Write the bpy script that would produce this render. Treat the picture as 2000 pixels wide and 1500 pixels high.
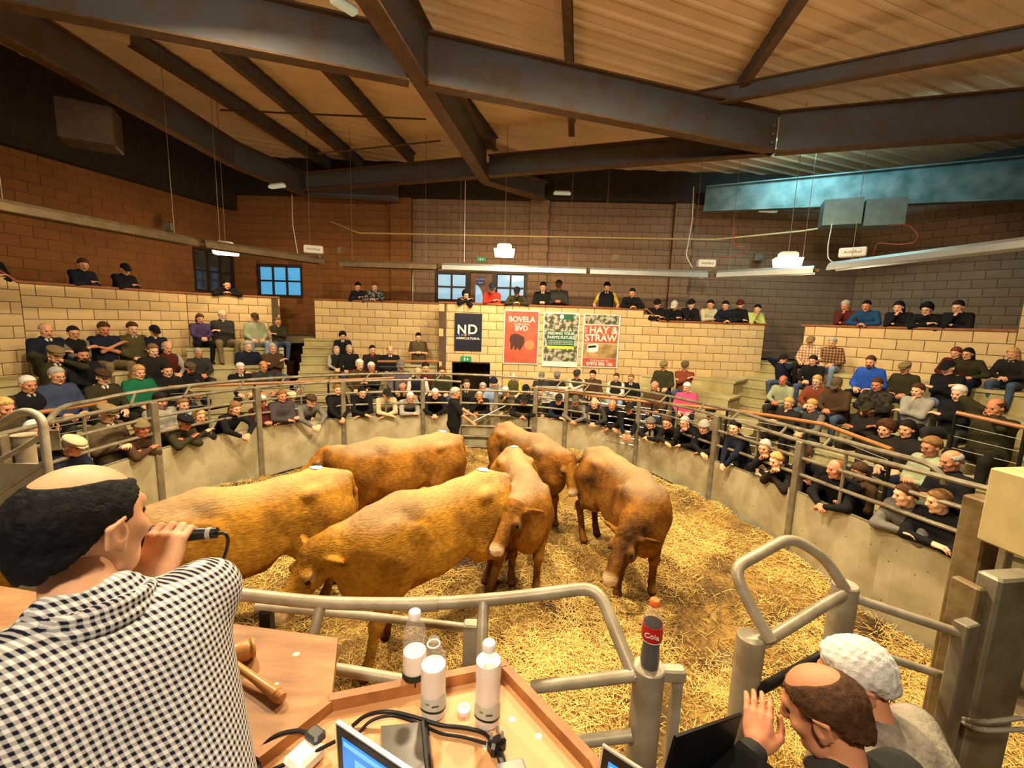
import bpy, math, random
import numpy as np
from mathutils import Vector, Matrix, Euler
random.seed(7)
rng = np.random.default_rng(7)
SC = bpy.context.scene
COL = SC.collection
for _o in list(bpy.data.objects):
    bpy.data.objects.remove(_o)

# ---------------------------------------------------------------- camera (pixel frame 2000 x 1500)
FPX = 850.0
PITCH = math.radians(8.4)
ROLL = math.radians(1.9)
EYE = np.array([0.0, 0.0, 3.2])
_f = np.array([0, math.cos(PITCH), -math.sin(PITCH)])
_r0 = np.array([1.0, 0, 0])
_u0 = np.cross(_r0, _f)
_r = math.cos(ROLL)*_r0 + math.sin(ROLL)*_u0
_u = math.cos(ROLL)*_u0 - math.sin(ROLL)*_r0
cam_data = bpy.data.cameras.new('camera')
cam = bpy.data.objects.new('camera', cam_data)
COL.objects.link(cam)
cam_data.sensor_width = 36
cam_data.lens = 36*FPX/2000
cam_data.clip_start = 0.02
cam_data.clip_end = 100
cam.matrix_world = Matrix(((_r[0], _u[0], -_f[0], EYE[0]), (_r[1], _u[1], -_f[1], EYE[1]), (_r[2], _u[2], -_f[2], EYE[2]), (0, 0, 0, 1)))
SC.camera = cam

# survey helpers: turn a measured pixel plus one known distance into a point of the room
def ray(px, py):
    return _f + (px-1000)/FPX*_r - (py-750)/FPX*_u
def atz(px, py, z):
    d = ray(px, py); return EYE + d*(z-EYE[2])/d[2]
def atd(px, py, dep):
    return EYE + ray(px, py)*dep
def zat(x, y, py):
    # height of the point of the vertical line (x, y) seen on picture row py
    lo, hi = -1.0, 9.0
    for _ in range(40):
        m = (lo+hi)/2
        q = np.array([x, y, m])-EYE
        if 750-FPX*(q@_u)/(q@_f) > py: lo = m
        else: hi = m
    return lo
def proj(p):
    q = np.array(p, float)-EYE; z = q@_f
    return 1000+FPX*(q@_r)/z, 750-FPX*(q@_u)/z

# ---------------------------------------------------------------- world, lights, exposure
w = bpy.data.worlds.new('world'); SC.world = w; w.use_nodes = True
w.node_tree.nodes['Background'].inputs[0].default_value = (0.50, 0.40, 0.27, 1)
w.node_tree.nodes['Background'].inputs[1].default_value = 0.10
SC.view_settings.view_transform = 'Standard'
SC.view_settings.look = 'None'
SC.view_settings.gamma = 1
SC.view_settings.use_curve_mapping = False
SC.view_settings.exposure = 0.0
def area_light(name, loc, target, energy, color, size, spread=180, sy=None):
    d = bpy.data.lights.new(name, 'AREA'); d.energy = energy; d.color = color
    d.shape = 'RECTANGLE' if sy else 'DISK'; d.size = size
    if sy: d.size_y = sy
    d.spread = math.radians(spread)
    o = bpy.data.objects.new(name, d); COL.objects.link(o); o.location = loc
    o.rotation_euler = (Vector(target)-Vector(loc)).to_track_quat('-Z', 'Y').to_euler()
    return o
# high-bay lamps over the sale ring, just above the frame
area_light('ring_lamp_light', (-3.6, 4.6, 7.0), (-2.8, 5.6, 0), 480, (1.0, .80, .50), .35, 165)
area_light('ring_lamp_light', (-.4, 4.8, 7.0), (-.3, 5.6, 0), 480, (1.0, .80, .50), .35, 165)
area_light('ring_lamp_light', (3.0, 4.6, 7.0), (2.6, 6.0, 0), 530, (1.0, .80, .50), .35, 165)
area_light('ring_lamp_light', (0.4, 9.0, 6.6), (0.3, 9.8, 0), 220, (1.0, .82, .52), .35, 150)
area_light('rostrum_lamp_light', (-0.4, -1.6, 6.0), (0.1, 1.6, 2.0), 160, (1.0, .84, .62), .6, 160)
# unseen lights added to brighten the roof underside, standing in for lamp spill
area_light('roof_fill_light', (-3.5, 1.2, 6.2), (-3.0, 4.5, 8.2), 95, (1.0, .82, .60), 1.2, 170)
area_light('roof_fill_light', (3.5, 1.2, 6.2), (3.4, 5.0, 8.2), 110, (1.0, .84, .62), 1.2, 170)
# daylight through a rooflight above the right hand gallery
area_light('rooflight', (6.6, 10.3, 7.5), (8.4, 11.6, 6.3), 130, (.35, .85, 1.0), 1.6, 180, .8)

# ---------------------------------------------------------------- material helpers
MATS = {}
def rgb(h):
    # 0-255 sRGB triple -> linear
    return tuple(((c/255)/12.92 if c/255 <= .04045 else ((c/255+.055)/1.055)**2.4) for c in h)
def mat(name, color, rough=.7, metal=0.0, noise=0.0, scale=8.0, bump=0.0, bscale=40.0, spec=.4, emis=None, estr=0, rnd=0.0, alpha=None, color2=None, trans=0.0, coat=0.0, detail=4.0, lo=.35, hi=.65):
    """procedural principled material; noise mixes to color2 (or a darker tone), rnd varies per object"""
    if name in MATS: return MATS[name]
    m = bpy.data.materials.new(name); m.use_nodes = True; nt = m.node_tree; N = nt.nodes; L = nt.links
    b = N['Principled BSDF']
    c = rgb(color) if max(color) > 1.001 else color
    b.inputs['Base Color'].default_value = (*c, 1)
    b.inputs['Roughness'].default_value = rough; b.inputs['Metallic'].default_value = metal
    b.inputs['Specular IOR Level'].default_value = spec
    if trans: b.inputs['Transmission Weight'].default_value = trans
    if coat: b.inputs['Coat Weight'].default_value = coat
    if emis:
        e = rgb(emis) if max(emis) > 1.001 else emis
        b.inputs['Emission Color'].default_value = (*e, 1); b.inputs['Emission Strength'].default_value = estr
    if alpha is not None: b.inputs['Alpha'].default_value = alpha
    tc = N.new('ShaderNodeTexCoord')
    last = None
    if noise or color2:
        n = N.new('ShaderNodeTexNoise'); n.inputs['Scale'].default_value = scale; n.inputs['Detail'].default_value = detail
        L.new(tc.outputs['Object'], n.inputs['Vector'])
        mr = N.new('ShaderNodeMapRange'); mr.inputs[1].default_value = lo; mr.inputs[2].default_value = hi
        L.new(n.outputs['Fac'], mr.inputs[0])
        mx = N.new('ShaderNodeMix'); mx.data_type = 'RGBA'
        c2 = (rgb(color2) if max(color2) > 1.001 else color2) if color2 else tuple(v*(1-noise) for v in c)
        mx.inputs['A'].default_value = (*c, 1); mx.inputs['B'].default_value = (*c2, 1)
        L.new(mr.outputs[0], mx.inputs['Factor']); last = mx.outputs['Result']
    if rnd:
        oi = N.new('ShaderNodeObjectInfo'); hs = N.new('ShaderNodeHueSaturation')
        m1 = N.new('ShaderNodeMapRange'); m1.inputs[3].default_value = 1-rnd; m1.inputs[4].default_value = 1+rnd
        m2 = N.new('ShaderNodeMapRange'); m2.inputs[3].default_value = .5-.03*rnd; m2.inputs[4].default_value = .5+.03*rnd
        ml = N.new('ShaderNodeMath'); ml.operation = 'FRACT'; mm = N.new('ShaderNodeMath'); mm.operation = 'MULTIPLY'; mm.inputs[1].default_value = 7.31
        L.new(oi.outputs['Random'], m1.inputs[0]); L.new(oi.outputs['Random'], mm.inputs[0]); L.new(mm.outputs[0], ml.inputs[0]); L.new(ml.outputs[0], m2.inputs[0])
        L.new(m1.outputs[0], hs.inputs['Value']); L.new(m2.outputs[0], hs.inputs['Hue'])
        if last: L.new(last, hs.inputs['Color'])
        else: hs.inputs['Color'].default_value = (*c, 1)
        last = hs.outputs[0]
    if last: L.new(last, b.inputs['Base Color'])
    if bump:
        n2 = N.new('ShaderNodeTexNoise'); n2.inputs['Scale'].default_value = bscale; n2.inputs['Detail'].default_value = 5
        L.new(tc.outputs['Object'], n2.inputs['Vector'])
        bp = N.new('ShaderNodeBump'); bp.inputs['Strength'].default_value = bump; bp.inputs['Distance'].default_value = .02
        L.new(n2.outputs['Fac'], bp.inputs['Height']); L.new(bp.outputs[0], b.inputs['Normal'])
    MATS[name] = m
    return m

# ---------------------------------------------------------------- object helpers
def world_m(o):
    m = o.matrix_basis.copy()
    if o.parent: m = world_m(o.parent) @ o.matrix_parent_inverse @ m
    return m
def parent_to(o, p):
    o.parent = p; o.matrix_parent_inverse = world_m(p).inverted()
def tag(o, label=None, cat=None, group=None, kind=None):
    if label: o['label'] = label
    if cat: o['category'] = cat
    if group: o['group'] = group
    if kind: o['kind'] = kind
    return o
def thing(name, loc, label=None, cat=None, group=None, kind=None):
    o = bpy.data.objects.new(name, None); COL.objects.link(o); o.location = loc; o.empty_display_size = .1
    return tag(o, label, cat, group, kind)
def link_mesh(name, me, m=None, parent=None, loc=(0, 0, 0), rot=None, smooth=False):
    o = bpy.data.objects.new(name, me); COL.objects.link(o); o.location = loc
    if rot is not None: o.rotation_euler = rot
    if m is not None and not me.materials: me.materials.append(m)
    if smooth: me.shade_smooth()
    if parent: parent_to(o, parent)
    return o
def mesh_from(name, v, f, mats=None, fm=None, smooth=False):
    """numpy or list verts / faces (all quads or mixed)"""
    me = bpy.data.meshes.new(name)
    v = np.asarray(v, np.float32)
    if isinstance(f, np.ndarray):
        k = f.shape[1]; n = len(f)
        me.vertices.add(len(v)); me.vertices.foreach_set('co', v.ravel())
        me.loops.add(n*k); me.loops.foreach_set('vertex_index', f.astype(np.int32).ravel())
        me.polygons.add(n); me.polygons.foreach_set('loop_start', np.arange(0, n*k, k, dtype=np.int32))
        if fm is not None: me.polygons.foreach_set('material_index', np.asarray(fm, np.int32))
        me.update(calc_edges=True)
    else:
        me.from_pydata([tuple(map(float, p)) for p in v], [], [tuple(map(int, q)) for q in f])
        if fm is not None: me.polygons.foreach_set('material_index', np.asarray(fm, np.int32))
        me.update()
    if mats:
        for m in mats: me.materials.append(m)
    if smooth: me.shade_smooth()
    return me
BOXF = [(0, 3, 2, 1), (4, 5, 6, 7), (0, 1, 5, 4), (1, 2, 6, 5), (2, 3, 7, 6), (3, 0, 4, 7)]
class MB:
    def __init__(s): s.v = []; s.f = []; s.m = []
    def add(s, v, f, mi=0):
        b = len(s.v); s.v += [tuple(map(float, p)) for p in v]; s.f += [tuple(i+b for i in q) for q in f]; s.m += [mi]*len(f); return s
    def box(s, c, size, rz=0, R=None, mi=0, taper=1.0):
        hx, hy, hz = size[0]/2, size[1]/2, size[2]/2
        P = [(-hx, -hy, -hz), (hx, -hy, -hz), (hx, hy, -hz), (-hx, hy, -hz)]
        P += [(x*taper, y*taper, hz) for x, y, _ in P]
        M = R if R is not None else Matrix.Rotation(rz, 3, 'Z')
        return s.add([Vector(c)+M @ Vector(p) for p in P], BOXF, mi)
    def bbox(s, c, size, b=.01, rz=0, R=None, mi=0):
        """box with chamfered edges"""
        hx, hy, hz = size[0]/2, size[1]/2, size[2]/2
        b = min(b, hx*.49, hy*.49, hz*.49)
        M = R if R is not None else Matrix.Rotation(rz, 3, 'Z')
        pts = []
        for z, k in ((-hz, b), (-hz+b, 0), (hz-b, 0), (hz, b)):
            x, y = hx-k, hy-k
            pts += [(x-b, -y, z), (x, -y+b, z), (x, y-b, z), (x-b, y, z), (-x+b, y, z), (-x, y-b, z), (-x, -y+b, z), (-x+b, -y, z)]
        f = [tuple(range(7, -1, -1)), tuple(range(24, 32))]
        for k in range(3):
            for i in range(8):
                j = (i+1) % 8; f.append((k*8+i, k*8+j, k*8+8+j, k*8+8+i))
        return s.add([Vector(c)+M @ Vector(p) for p in pts], f, mi)
    def tube(s, pts, r, n=8, closed=False, caps=True, mi=0):
        P = [np.array(p, float) for p in pts]; k = len(P)
        rr = r if hasattr(r, '__len__') else [r]*k
        T = []
        for i in range(k):
            a = P[(i-1) % k] if (closed or i > 0) else P[i]; b = P[(i+1) % k] if (closed or i < k-1) else P[i]
            t = b-a; T.append(t/(np.linalg.norm(t)+1e-12))
        ref = np.array([0, 0, 1.0]) if abs(T[0][2]) < .9 else np.array([1.0, 0, 0])
        N = np.cross(T[0], ref); N /= np.linalg.norm(N)
        vs = []
        for i in range(k):
            N = N-T[i]*(N@T[i]); N /= (np.linalg.norm(N)+1e-12); B = np.cross(T[i], N)
            sc = 1.0
            if 0 < i < k-1 or closed:
                a = P[i]-P[(i-1) % k]; b = P[(i+1) % k]-P[i]
                ca = (a@b)/(np.linalg.norm(a)*np.linalg.norm(b)+1e-12); sc = min(1.3, 1/max(.5, math.sqrt(max(0, (1+ca)/2))))
            for j in range(n):
                t = 2*math.pi*j/n; vs.append(P[i]+rr[i]*sc*(math.cos(t)*N+math.sin(t)*B))
        f = []
        for i in range(k if closed else k-1):
            for j in range(n):
                a = i*n+j; b = i*n+(j+1) % n; i2 = (i+1) % k
                f.append((a, b, i2*n+(j+1) % n, i2*n+j))
        if caps and not closed:
            f.append(tuple(range(n-1, -1, -1))); f.append(tuple((k-1)*n+j for j in range(n)))
        return s.add(vs, f, mi)
    def lathe(s, prof, o=(0, 0, 0), n=16, R=None, mi=0):
        """prof: (radius, height) pairs"""
        vs = []; M = R if R is not None else Matrix.Identity(3)
        for rr, h in prof:
            for j in range(n):
                t = 2*math.pi*j/n; vs.append(Vector(o)+M @ Vector((rr*math.cos(t), rr*math.sin(t), h)))
        f = [tuple(range(n-1, -1, -1)), tuple((len(prof)-1)*n+j for j in range(n))]
        for i in range(len(prof)-1):
            for j in range(n):
                f.append((i*n+j, i*n+(j+1) % n, (i+1)*n+(j+1) % n, (i+1)*n+j))
        return s.add(vs, f, mi)
    def prism(s, poly, z0, z1, mi=0):
        """vertical prism on a counter-clockwise plan polygon"""
        n = len(poly)
        a = sum(poly[i][0]*poly[(i+1) % n][1]-poly[(i+1) % n][0]*poly[i][1] for i in range(n))
        if a < 0: poly = poly[::-1]
        vs = [(p[0], p[1], z0) for p in poly]+[(p[0], p[1], z1) for p in poly]
        f = [tuple(range(n-1, -1, -1)), tuple(range(n, 2*n))]+[(i, (i+1) % n, n+(i+1) % n, n+i) for i in range(n)]
        return s.add(vs, f, mi)
    def build(s, name, mats, parent=None, smooth=False, label=None, cat=None, group=None, kind=None):
        v = np.array(s.v); c = (v.min(0)+v.max(0))/2; c[2] = v[:, 2].min()
        if not isinstance(mats, (list, tuple)): mats = [mats]
        me = mesh_from(name, v-c, s.f, mats, s.m)
        if smooth:
            me.shade_smooth()
            try: me.set_sharp_from_angle(angle=math.radians(40))
            except Exception: pass
        o = link_mesh(name, me, None, parent, tuple(c))
        return tag(o, label, cat, group, kind)
def bend(pts, rad=.12, seg=6):
    """round the inner corners of a polyline"""
    P = [np.array(p, float) for p in pts]; out = [P[0]]
    for i in range(1, len(P)-1):
        a = P[i-1]-P[i]; b = P[i+1]-P[i]; la = np.linalg.norm(a); lb = np.linalg.norm(b)
        r = min(rad, la*.45, lb*.45); A = P[i]+a/la*r; B = P[i]+b/lb*r
        for k in range(seg+1):
            t = k/seg; out.append((1-t)**2*A+2*t*(1-t)*P[i]+t*t*B)
    out.append(P[-1]); return out
def smoothline(pts, seg=8):
    P = [np.array(p, float) for p in pts]; P = [2*P[0]-P[1]]+P+[2*P[-1]-P[-2]]; out = []
    for i in range(1, len(P)-2):
        a, b, c, d = P[i-1:i+3]
        for k in range(seg):
            t = k/seg; out.append(.5*((2*b)+(-a+c)*t+(2*a-5*b+4*c-d)*t*t+(-a+3*b-3*c+d)*t**3))
    out.append(P[-2]); return out
# ================================================================ materials of the building
M_BLOCK = mat('block_warm', (214, 184, 132), .85, noise=.16, scale=3, bump=.25, bscale=60, rnd=.10)
M_BLOCK2 = mat('block_shaded', (148, 118, 92), .9, noise=.18, scale=2.2, bump=.25, bscale=60, rnd=.06)  # same block, darkened in colour because little lamplight reaches the rear walls
M_BLOCK3 = mat('block_shaded_warm', (140, 90, 44), .9, noise=.14, scale=2.2, bump=.25, bscale=60, rnd=.06)  # same block again, with dim warm lamplight put into its colour
M_MORTAR = mat('mortar', (96, 78, 56), .95, noise=.3, scale=6)
M_MORTAR2 = mat('mortar_dark', (100, 76, 58), .95, noise=.3, scale=6)
M_COPING = mat('coping_wood', (150, 86, 44), .5, noise=.35, scale=10, bump=.1)
M_MORTAR3 = mat('mortar_shaded_warm', (112, 72, 38), .95, noise=.2, scale=6)  # joints toned to the dim warm light painted into the left blocks
M_CONC = mat('terrace_concrete', (190, 178, 132), .9, color2=(150, 136, 86), scale=1.6, bump=.3, bscale=30)
M_CONC_D = mat('floor_concrete', (112, 96, 70), .9, noise=.4, scale=1.4, bump=.3, bscale=30)
M_STEEL = mat('galvanised_grey', (140, 132, 112), .5, metal=.35, color2=(112, 100, 78), scale=6, bump=.12, bscale=30)
M_STEELB = mat('beam_paint', (92, 92, 96), .55, metal=.3, color2=(92, 74, 56), scale=2.0, bump=.15, bscale=14, lo=.45, hi=.75)
M_STEELR = mat('beam_flange', (104, 76, 48), .7, metal=.2, noise=.35, scale=6, bump=.2, bscale=20)
M_ROOF = mat('roof_sheet', (224, 190, 148), .6, noise=.1, scale=1.2, bump=.05)
M_DARK = mat('dark_iron', (34, 30, 27), .5, metal=.4)
M_WHITE = mat('white_enamel', (214, 208, 196), .45)
M_BLACK = mat('black_plastic', (14, 13, 13), .4)

# ================================================================ block walls
_blk = {}
def block_mesh(l, h, m):
    k = (round(l, 3), round(h, 3), m.name)
    if k not in _blk:
        t = .05; c = .004
        x, z = l/2, h/2
        v = [(-x, t, -z), (x, t, -z), (x, t, z), (-x, t, z), (-x, c, -z), (x, c, -z), (x, c, z), (-x, c, z), (-x+c, 0, -z+c), (x-c, 0, -z+c), (x-c, 0, z-c), (-x+c, 0, z-c)]
        f = [(0, 1, 2, 3), (4, 7, 3, 0)[::-1], (5, 1, 2, 6)[::-1], (4, 0, 1, 5)[::-1], (7, 6, 2, 3)[::-1], (4, 5, 9, 8), (5, 6, 10, 9), (6, 7, 11, 10), (7, 4, 8, 11), (8, 9, 10, 11)]
        _blk[k] = mesh_from('block', v, f, [m])
    return _blk[k]
def block_wall(name, p0, p1, z0, ztop, label=None, m=None, mm=None, th=.2, openings=(), limit=300, zfirst=None, keep=None, joint=.012, off=0.0):
    """wall seen from the left of p0->p1 rotated to face the ring; every block its own piece"""
    m = m or M_BLOCK; mm = mm or M_MORTAR
    p0 = np.array(p0, float); p1 = np.array(p1, float); L = np.linalg.norm(p1-p0); t = (p1-p0)/L
    n = np.array([t[1], -t[0]]); phi = math.atan2(t[1], t[0])
    zt = ztop if callable(ztop) else (lambda s: ztop)
    zmax = max(zt(s) for s in np.linspace(0, L, 60))
    root = MB()
    cuts = sorted(set([0, L]+[s for o in openings for s in o[:2] if 0 < s < L]+([s for s in np.linspace(0, L, 25)] if callable(ztop) else [])))
    for a, b in zip(cuts[:-1], cuts[1:]):
        mid = (a+b)/2; iv = [(z0, zt(mid))]
        for o in openings:
            if o[0] <= mid <= o[1]:
                new = []
                for u, v in iv:
                    if o[2] > u: new.append((u, min(v, o[2])))
                    if o[3] < v: new.append((max(u, o[3]), v))
                iv = new
        for u, v in iv:
            if v-u < .01: continue
            A = p0+t*a-n*.008; B = p0+t*b-n*.008
            root.prism([A, B, B-n*th, A-n*th], u, v)
    w = root.build(name, mm, kind='structure')
    if label: w['label'] = label
    # lay the courses down from the top
    H = .225; LEN = .45; todo = []
    k = 0; zc = zmax if zfirst is None else zfirst
    while zc-H > z0-.12:
        s = -LEN+(0 if k % 2 else LEN/2)+off
        while s < L:
            a, b = max(s, 0), min(s+LEN, L)
            s += LEN
            if b-a < .06: continue
            top = min(zc, zt((a+b)/2)); bot = max(zc-H, z0)
            segs = [(a, b, bot, top)]
            for o in openings:
                ns = []
                for (c, d, e, f_) in segs:
                    if o[0] < d and o[1] > c and o[2] < f_ and o[3] > e:
                        if o[0]-c > .06: ns.append((c, o[0], e, f_))
                        if d-o[1] > .06: ns.append((o[1], d, e, f_))
                        if o[0] <= c and o[1] >= d:
                            if o[2]-e > .05: ns.append((c, d, e, o[2]))
                            if f_-o[3] > .05: ns.append((c, d, o[3], f_))
                    else: ns.append((c, d, e, f_))
                segs = ns
            for (c, d, e, f_) in segs:
                if f_-e < .05 or d-c < .06: continue
                P = p0+t*(c+d)/2
                if keep and not keep(P[0], P[1], (e+f_)/2): continue
                todo.append((np.hypot(P[0], P[1]), c, d, e, f_))
        zc -= H; k += 1
    todo.sort(key=lambda q: q[0])
    rest = MB()
    for i, (_, c, d, e, f_) in enumerate(todo):
        P = p0+t*(c+d)/2+n*(.0+.0015*random.uniform(-1, 1)); l = round(d-c-joint, 3); h = round(f_-e-joint, 3)
        if i < limit:
            link_mesh('block', block_mesh(l, h, m), None, w, (P[0], P[1], (e+f_)/2), (0, 0, phi))
        else:
            rest.box((P[0]-n[0]*.025, P[1]-n[1]*.025, (e+f_)/2), (l, .05, h), phi)
    if rest.v:
        rest.build('more_blocks', m, w, kind='stuff')
    return w
def coping(pts, wd=.26, th=.045, label='brown timber coping along the wall top', n=1):
    """pts: list of (x,y,z) along the wall top"""
    mb = MB()
    for a, b in zip(pts[:-1], pts[1:]):
        a = np.array(a); b = np.array(b); d = b-a; h = np.array([d[0], d[1]]); h /= np.linalg.norm(h); q = np.array([h[1], -h[0], 0])
        f = q*.03; k = -q*(wd-.03); up = np.array([0, 0, th])
        mb.add([a+f, b+f, b+k, a+k, a+f+up, b+f+up, b+k+up, a+k+up], BOXF)
    return mb.build('trim_%d' % n, M_COPING, kind='structure', label=label)

A0, A1, A2, B2 = (-10.0, 4.6), (-9.3, 8.3), (-8.4, 11.3), (-6.6, 12.4)
C1, C2 = (-5.9, 13.0), (-2.08, 12.9)
D1, D2 = (-2.05, 11.95), (-.28, 12.02)
P1, P2 = (-.28, 12.1), (6.9, 12.1)
R1, R2, R3 = (7.2, 10.9), (9.2, 8.05), (11.2, 5.3)
GZ = 3.58     # top of the gallery parapet
def ztopA(s):
    L = math.dist(A0, A1)
    # stepped up towards the near end
    if s > L-.02: return GZ+.0
    if s > L-.45: return GZ+(L-.02-s)/.43*.32
    return GZ+.32
block_wall('wall_left', A0, A1, 0, ztopA, 'pale block parapet wall on the left, stepping up at its near end')
block_wall('wall_left_middle', A1, A2, 0, GZ, 'pale block parapet wall beside the left seating')
block_wall('wall_left_far', A2, B2, 0, GZ, 'pale block parapet wall behind the woman in purple')
LC = math.dist(C1, C2)
block_wall('wall_back_left', C1, C2, 0, GZ, 'pale block parapet wall left of the dark blue sign')
LD = math.dist(D1, D2)
s915 = LD*(915-855)/(980-855)
block_wall('wall_back_centre', D1, D2, 0, GZ, 'projecting pale block bay with the dark doorway and navy sign', openings=[(.38, 1.42, 0, 1.98)])
LP = math.dist(P1, P2)
def ztopP(s):
    x = P1[0]+s
    if x < 3.62: return GZ
    if x < 4.0: return GZ-(x-3.62)/.38*.30
    return GZ-.30
block_wall('wall_back_right', P1, P2, 0, ztopP, 'pale block parapet wall carrying the three posters')
block_wall('wall_right', R1, R2, 0, GZ-.30, 'pale block parapet wall behind the right seating')
block_wall('wall_right_near', R2, R3, 0, 7.4, 'full height block wall at the right edge')
# side returns of the parapets
block_wall('wall_left_return', B2, (B2[0]-.9, B2[1]+1.4), 0, GZ)
block_wall('wall_bay_return', C2, D1, 0, GZ)
block_wall('wall_right_return', (P2[0], P2[1]), (P2[0]+.25, P2[1]+1.1), 0, GZ-.30)
coping([(A0[0], A0[1], GZ+.32), (A1[0]-.085, A1[1]-.45, GZ+.32), (A1[0]-.01, A1[1]-.03, GZ), (A1[0], A1[1], GZ), (A2[0], A2[1], GZ), (B2[0], B2[1], GZ)], n=1, label='brown coping on the left parapet')
coping([(C1[0], C1[1], GZ), (C2[0], C2[1], GZ)], n=2, label='brown coping on the parapet left of the sign')
coping([(D1[0], D1[1], GZ), (D2[0], D2[1], GZ)], n=3, label='brown coping over the doorway bay')
coping([(P1[0], P1[1], GZ), (3.62, 12.1, GZ), (4.0, 12.1, GZ-.30), (P2[0]+.1, P2[1], GZ-.30)], n=4, label='brown coping stepping down beyond the posters')
coping([(R1[0]-.04, R1[1]+.06, GZ-.30), (R2[0], R2[1], GZ-.30)], n=5, label='brown coping on the right parapet')

# rear (outer) walls, with windows and the glazed door
Q0, Q1 = (-11.9, 3.5), (-9.05, 14.35)
Q2 = (10.2, 13.45)
Q3 = (12.6, 10.3)
ROOFZ = 6.85
def onwall(p0, p1, px):
    # distance along p0->p1 where the picture column px meets the wall (taken at mid height)
    lo, hi = 0.0, math.dist(p0, p1)
    t = (np.array(p1)-np.array(p0))/hi
    for _ in range(40):
        m = (lo+hi)/2; P = np.array(p0)+t*m
        if proj((P[0], P[1], 4.0))[0] < px: lo = m
        else: hi = m
    return lo
def pt(p0, p1, s):
    t = (np.array(p1)-np.array(p0))/math.dist(p0, p1); return np.array(p0)+t*s
# rear wall is one straight plane split at its piers
def rp(px):
    s = onwall(Q1, Q2, px); return tuple(pt(Q1, Q2, s)), s
X770, s770 = rp(770); X1060, s1060 = rp(1060); X1340, s1340 = rp(1340)
def zrow(p, py): return zat(p[0], p[1], py)
def window_spec(p0, p1, pxa, pxb, pyt, pyb):
    a, b = onwall(p0, p1, pxa), onwall(p0, p1, pxb); m = pt(p0, p1, (a+b)/2)
    return a, b, zrow(m, pyb), zrow(m, pyt)
WIN = []
w1 = window_spec(Q0, Q1, 380, 462, 489, 572)
w2 = window_spec(Q1, X770, 502, 591, 516, 581)
w3 = window_spec(X770, X1060, 849, 914, 530, 590)
w4 = window_spec(X770, X1060, 965, 1028, 531, 594)
dr = window_spec(X770, X1060, 914, 965, 529, 720)
dr = (dr[0], dr[1], 2.5, dr[3])
keepz = lambda x, y, z: z > 2.2
block_wall('wall_outer_left', Q0, Q1, 0, ROOFZ, 'dim warm-lit block outer wall on the left', M_BLOCK3, M_MORTAR3, openings=[w1], keep=keepz)
block_wall('wall_outer_back_left', Q1, X770, 0, ROOFZ, 'dim warm-lit outer block wall with the blue window', M_BLOCK3, M_MORTAR3, openings=[w2], keep=keepz)
block_wall('wall_outer_back', X770, X1060, 0, ROOFZ, 'shaded outer block wall with the glazed door', M_BLOCK2, M_MORTAR2, openings=[w3, w4, dr], keep=keepz)
block_wall('wall_outer_back_middle', X1060, X1340, 0, ROOFZ, 'shaded outer block wall behind the standing men', M_BLOCK2, M_MORTAR2, keep=keepz)
block_wall('wall_outer_back_right', X1340, Q2, 0, ROOFZ, 'shaded outer block wall above the right stairs', M_BLOCK2, M_MORTAR2, keep=keepz)
block_wall('wall_outer_right', Q2, Q3, 0, ROOFZ, 'shaded outer block wall behind the right gallery', M_BLOCK2, M_MORTAR2, keep=keepz)
block_wall('wall_outer_right_near', Q3, (13.2, 4.0), 0, ROOFZ+.5, None, M_BLOCK2, M_MORTAR2, keep=lambda x, y, z: False)
# piers
for i, (pa, pb) in enumerate([(766, 806), (1030, 1066), (1302, 1340)]):
    a = onwall(Q1, Q2, pa); b = onwall(Q1, Q2, pb); A = pt(Q1, Q2, a); B = pt(Q1, Q2, b); nn = np.array([-.047, -.999])
    block_wall(['pier_left', 'pier_middle', 'pier_right'][i].replace('pier', 'wall_pier'), tuple(A+nn*.14), tuple(B+nn*.14), 2.2, ROOFZ, None, M_BLOCK3 if i == 0 else M_BLOCK2, M_MORTAR2, off=.1)

def wallframe(p0, p1, s, z, o=0.0):
    """matrix: x along the wall, y into the wall, z up; at s, z"""
    P = pt(p0, p1, s); t = (np.array(p1)-np.array(p0))/math.dist(p0, p1)
    n = np.array([t[1], -t[0]])
    return Matrix(((t[0], -n[0], 0, P[0]+n[0]*o), (t[1], -n[1], 0, P[1]+n[1]*o), (0, 0, 1, z), (0, 0, 0, 1)))
def place(mb, M):
    mb.v = [tuple(M @ Vector(v)) for v in mb.v]; return mb
M_FRAME = mat('window_frame_brown', (56, 34, 22), .5, noise=.2)
M_FRAME2 = mat('door_frame_oak', (128, 88, 54), .5, noise=.3, scale=8)
M_GLASSB = mat('dusk_pane', (60, 130, 190), .15, emis=(82, 170, 222), estr=.75, color2=(100, 170, 215), scale=2)
M_GLASSW = mat('daylit_pane', (150, 180, 200), .15, emis=(158, 196, 220), estr=.8, color2=(110, 150, 170), scale=3)
M_GLASSD = mat('reflecting_pane', (50, 48, 40), .08, color2=(86, 84, 72), scale=1.5, spec=.8)
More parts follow.
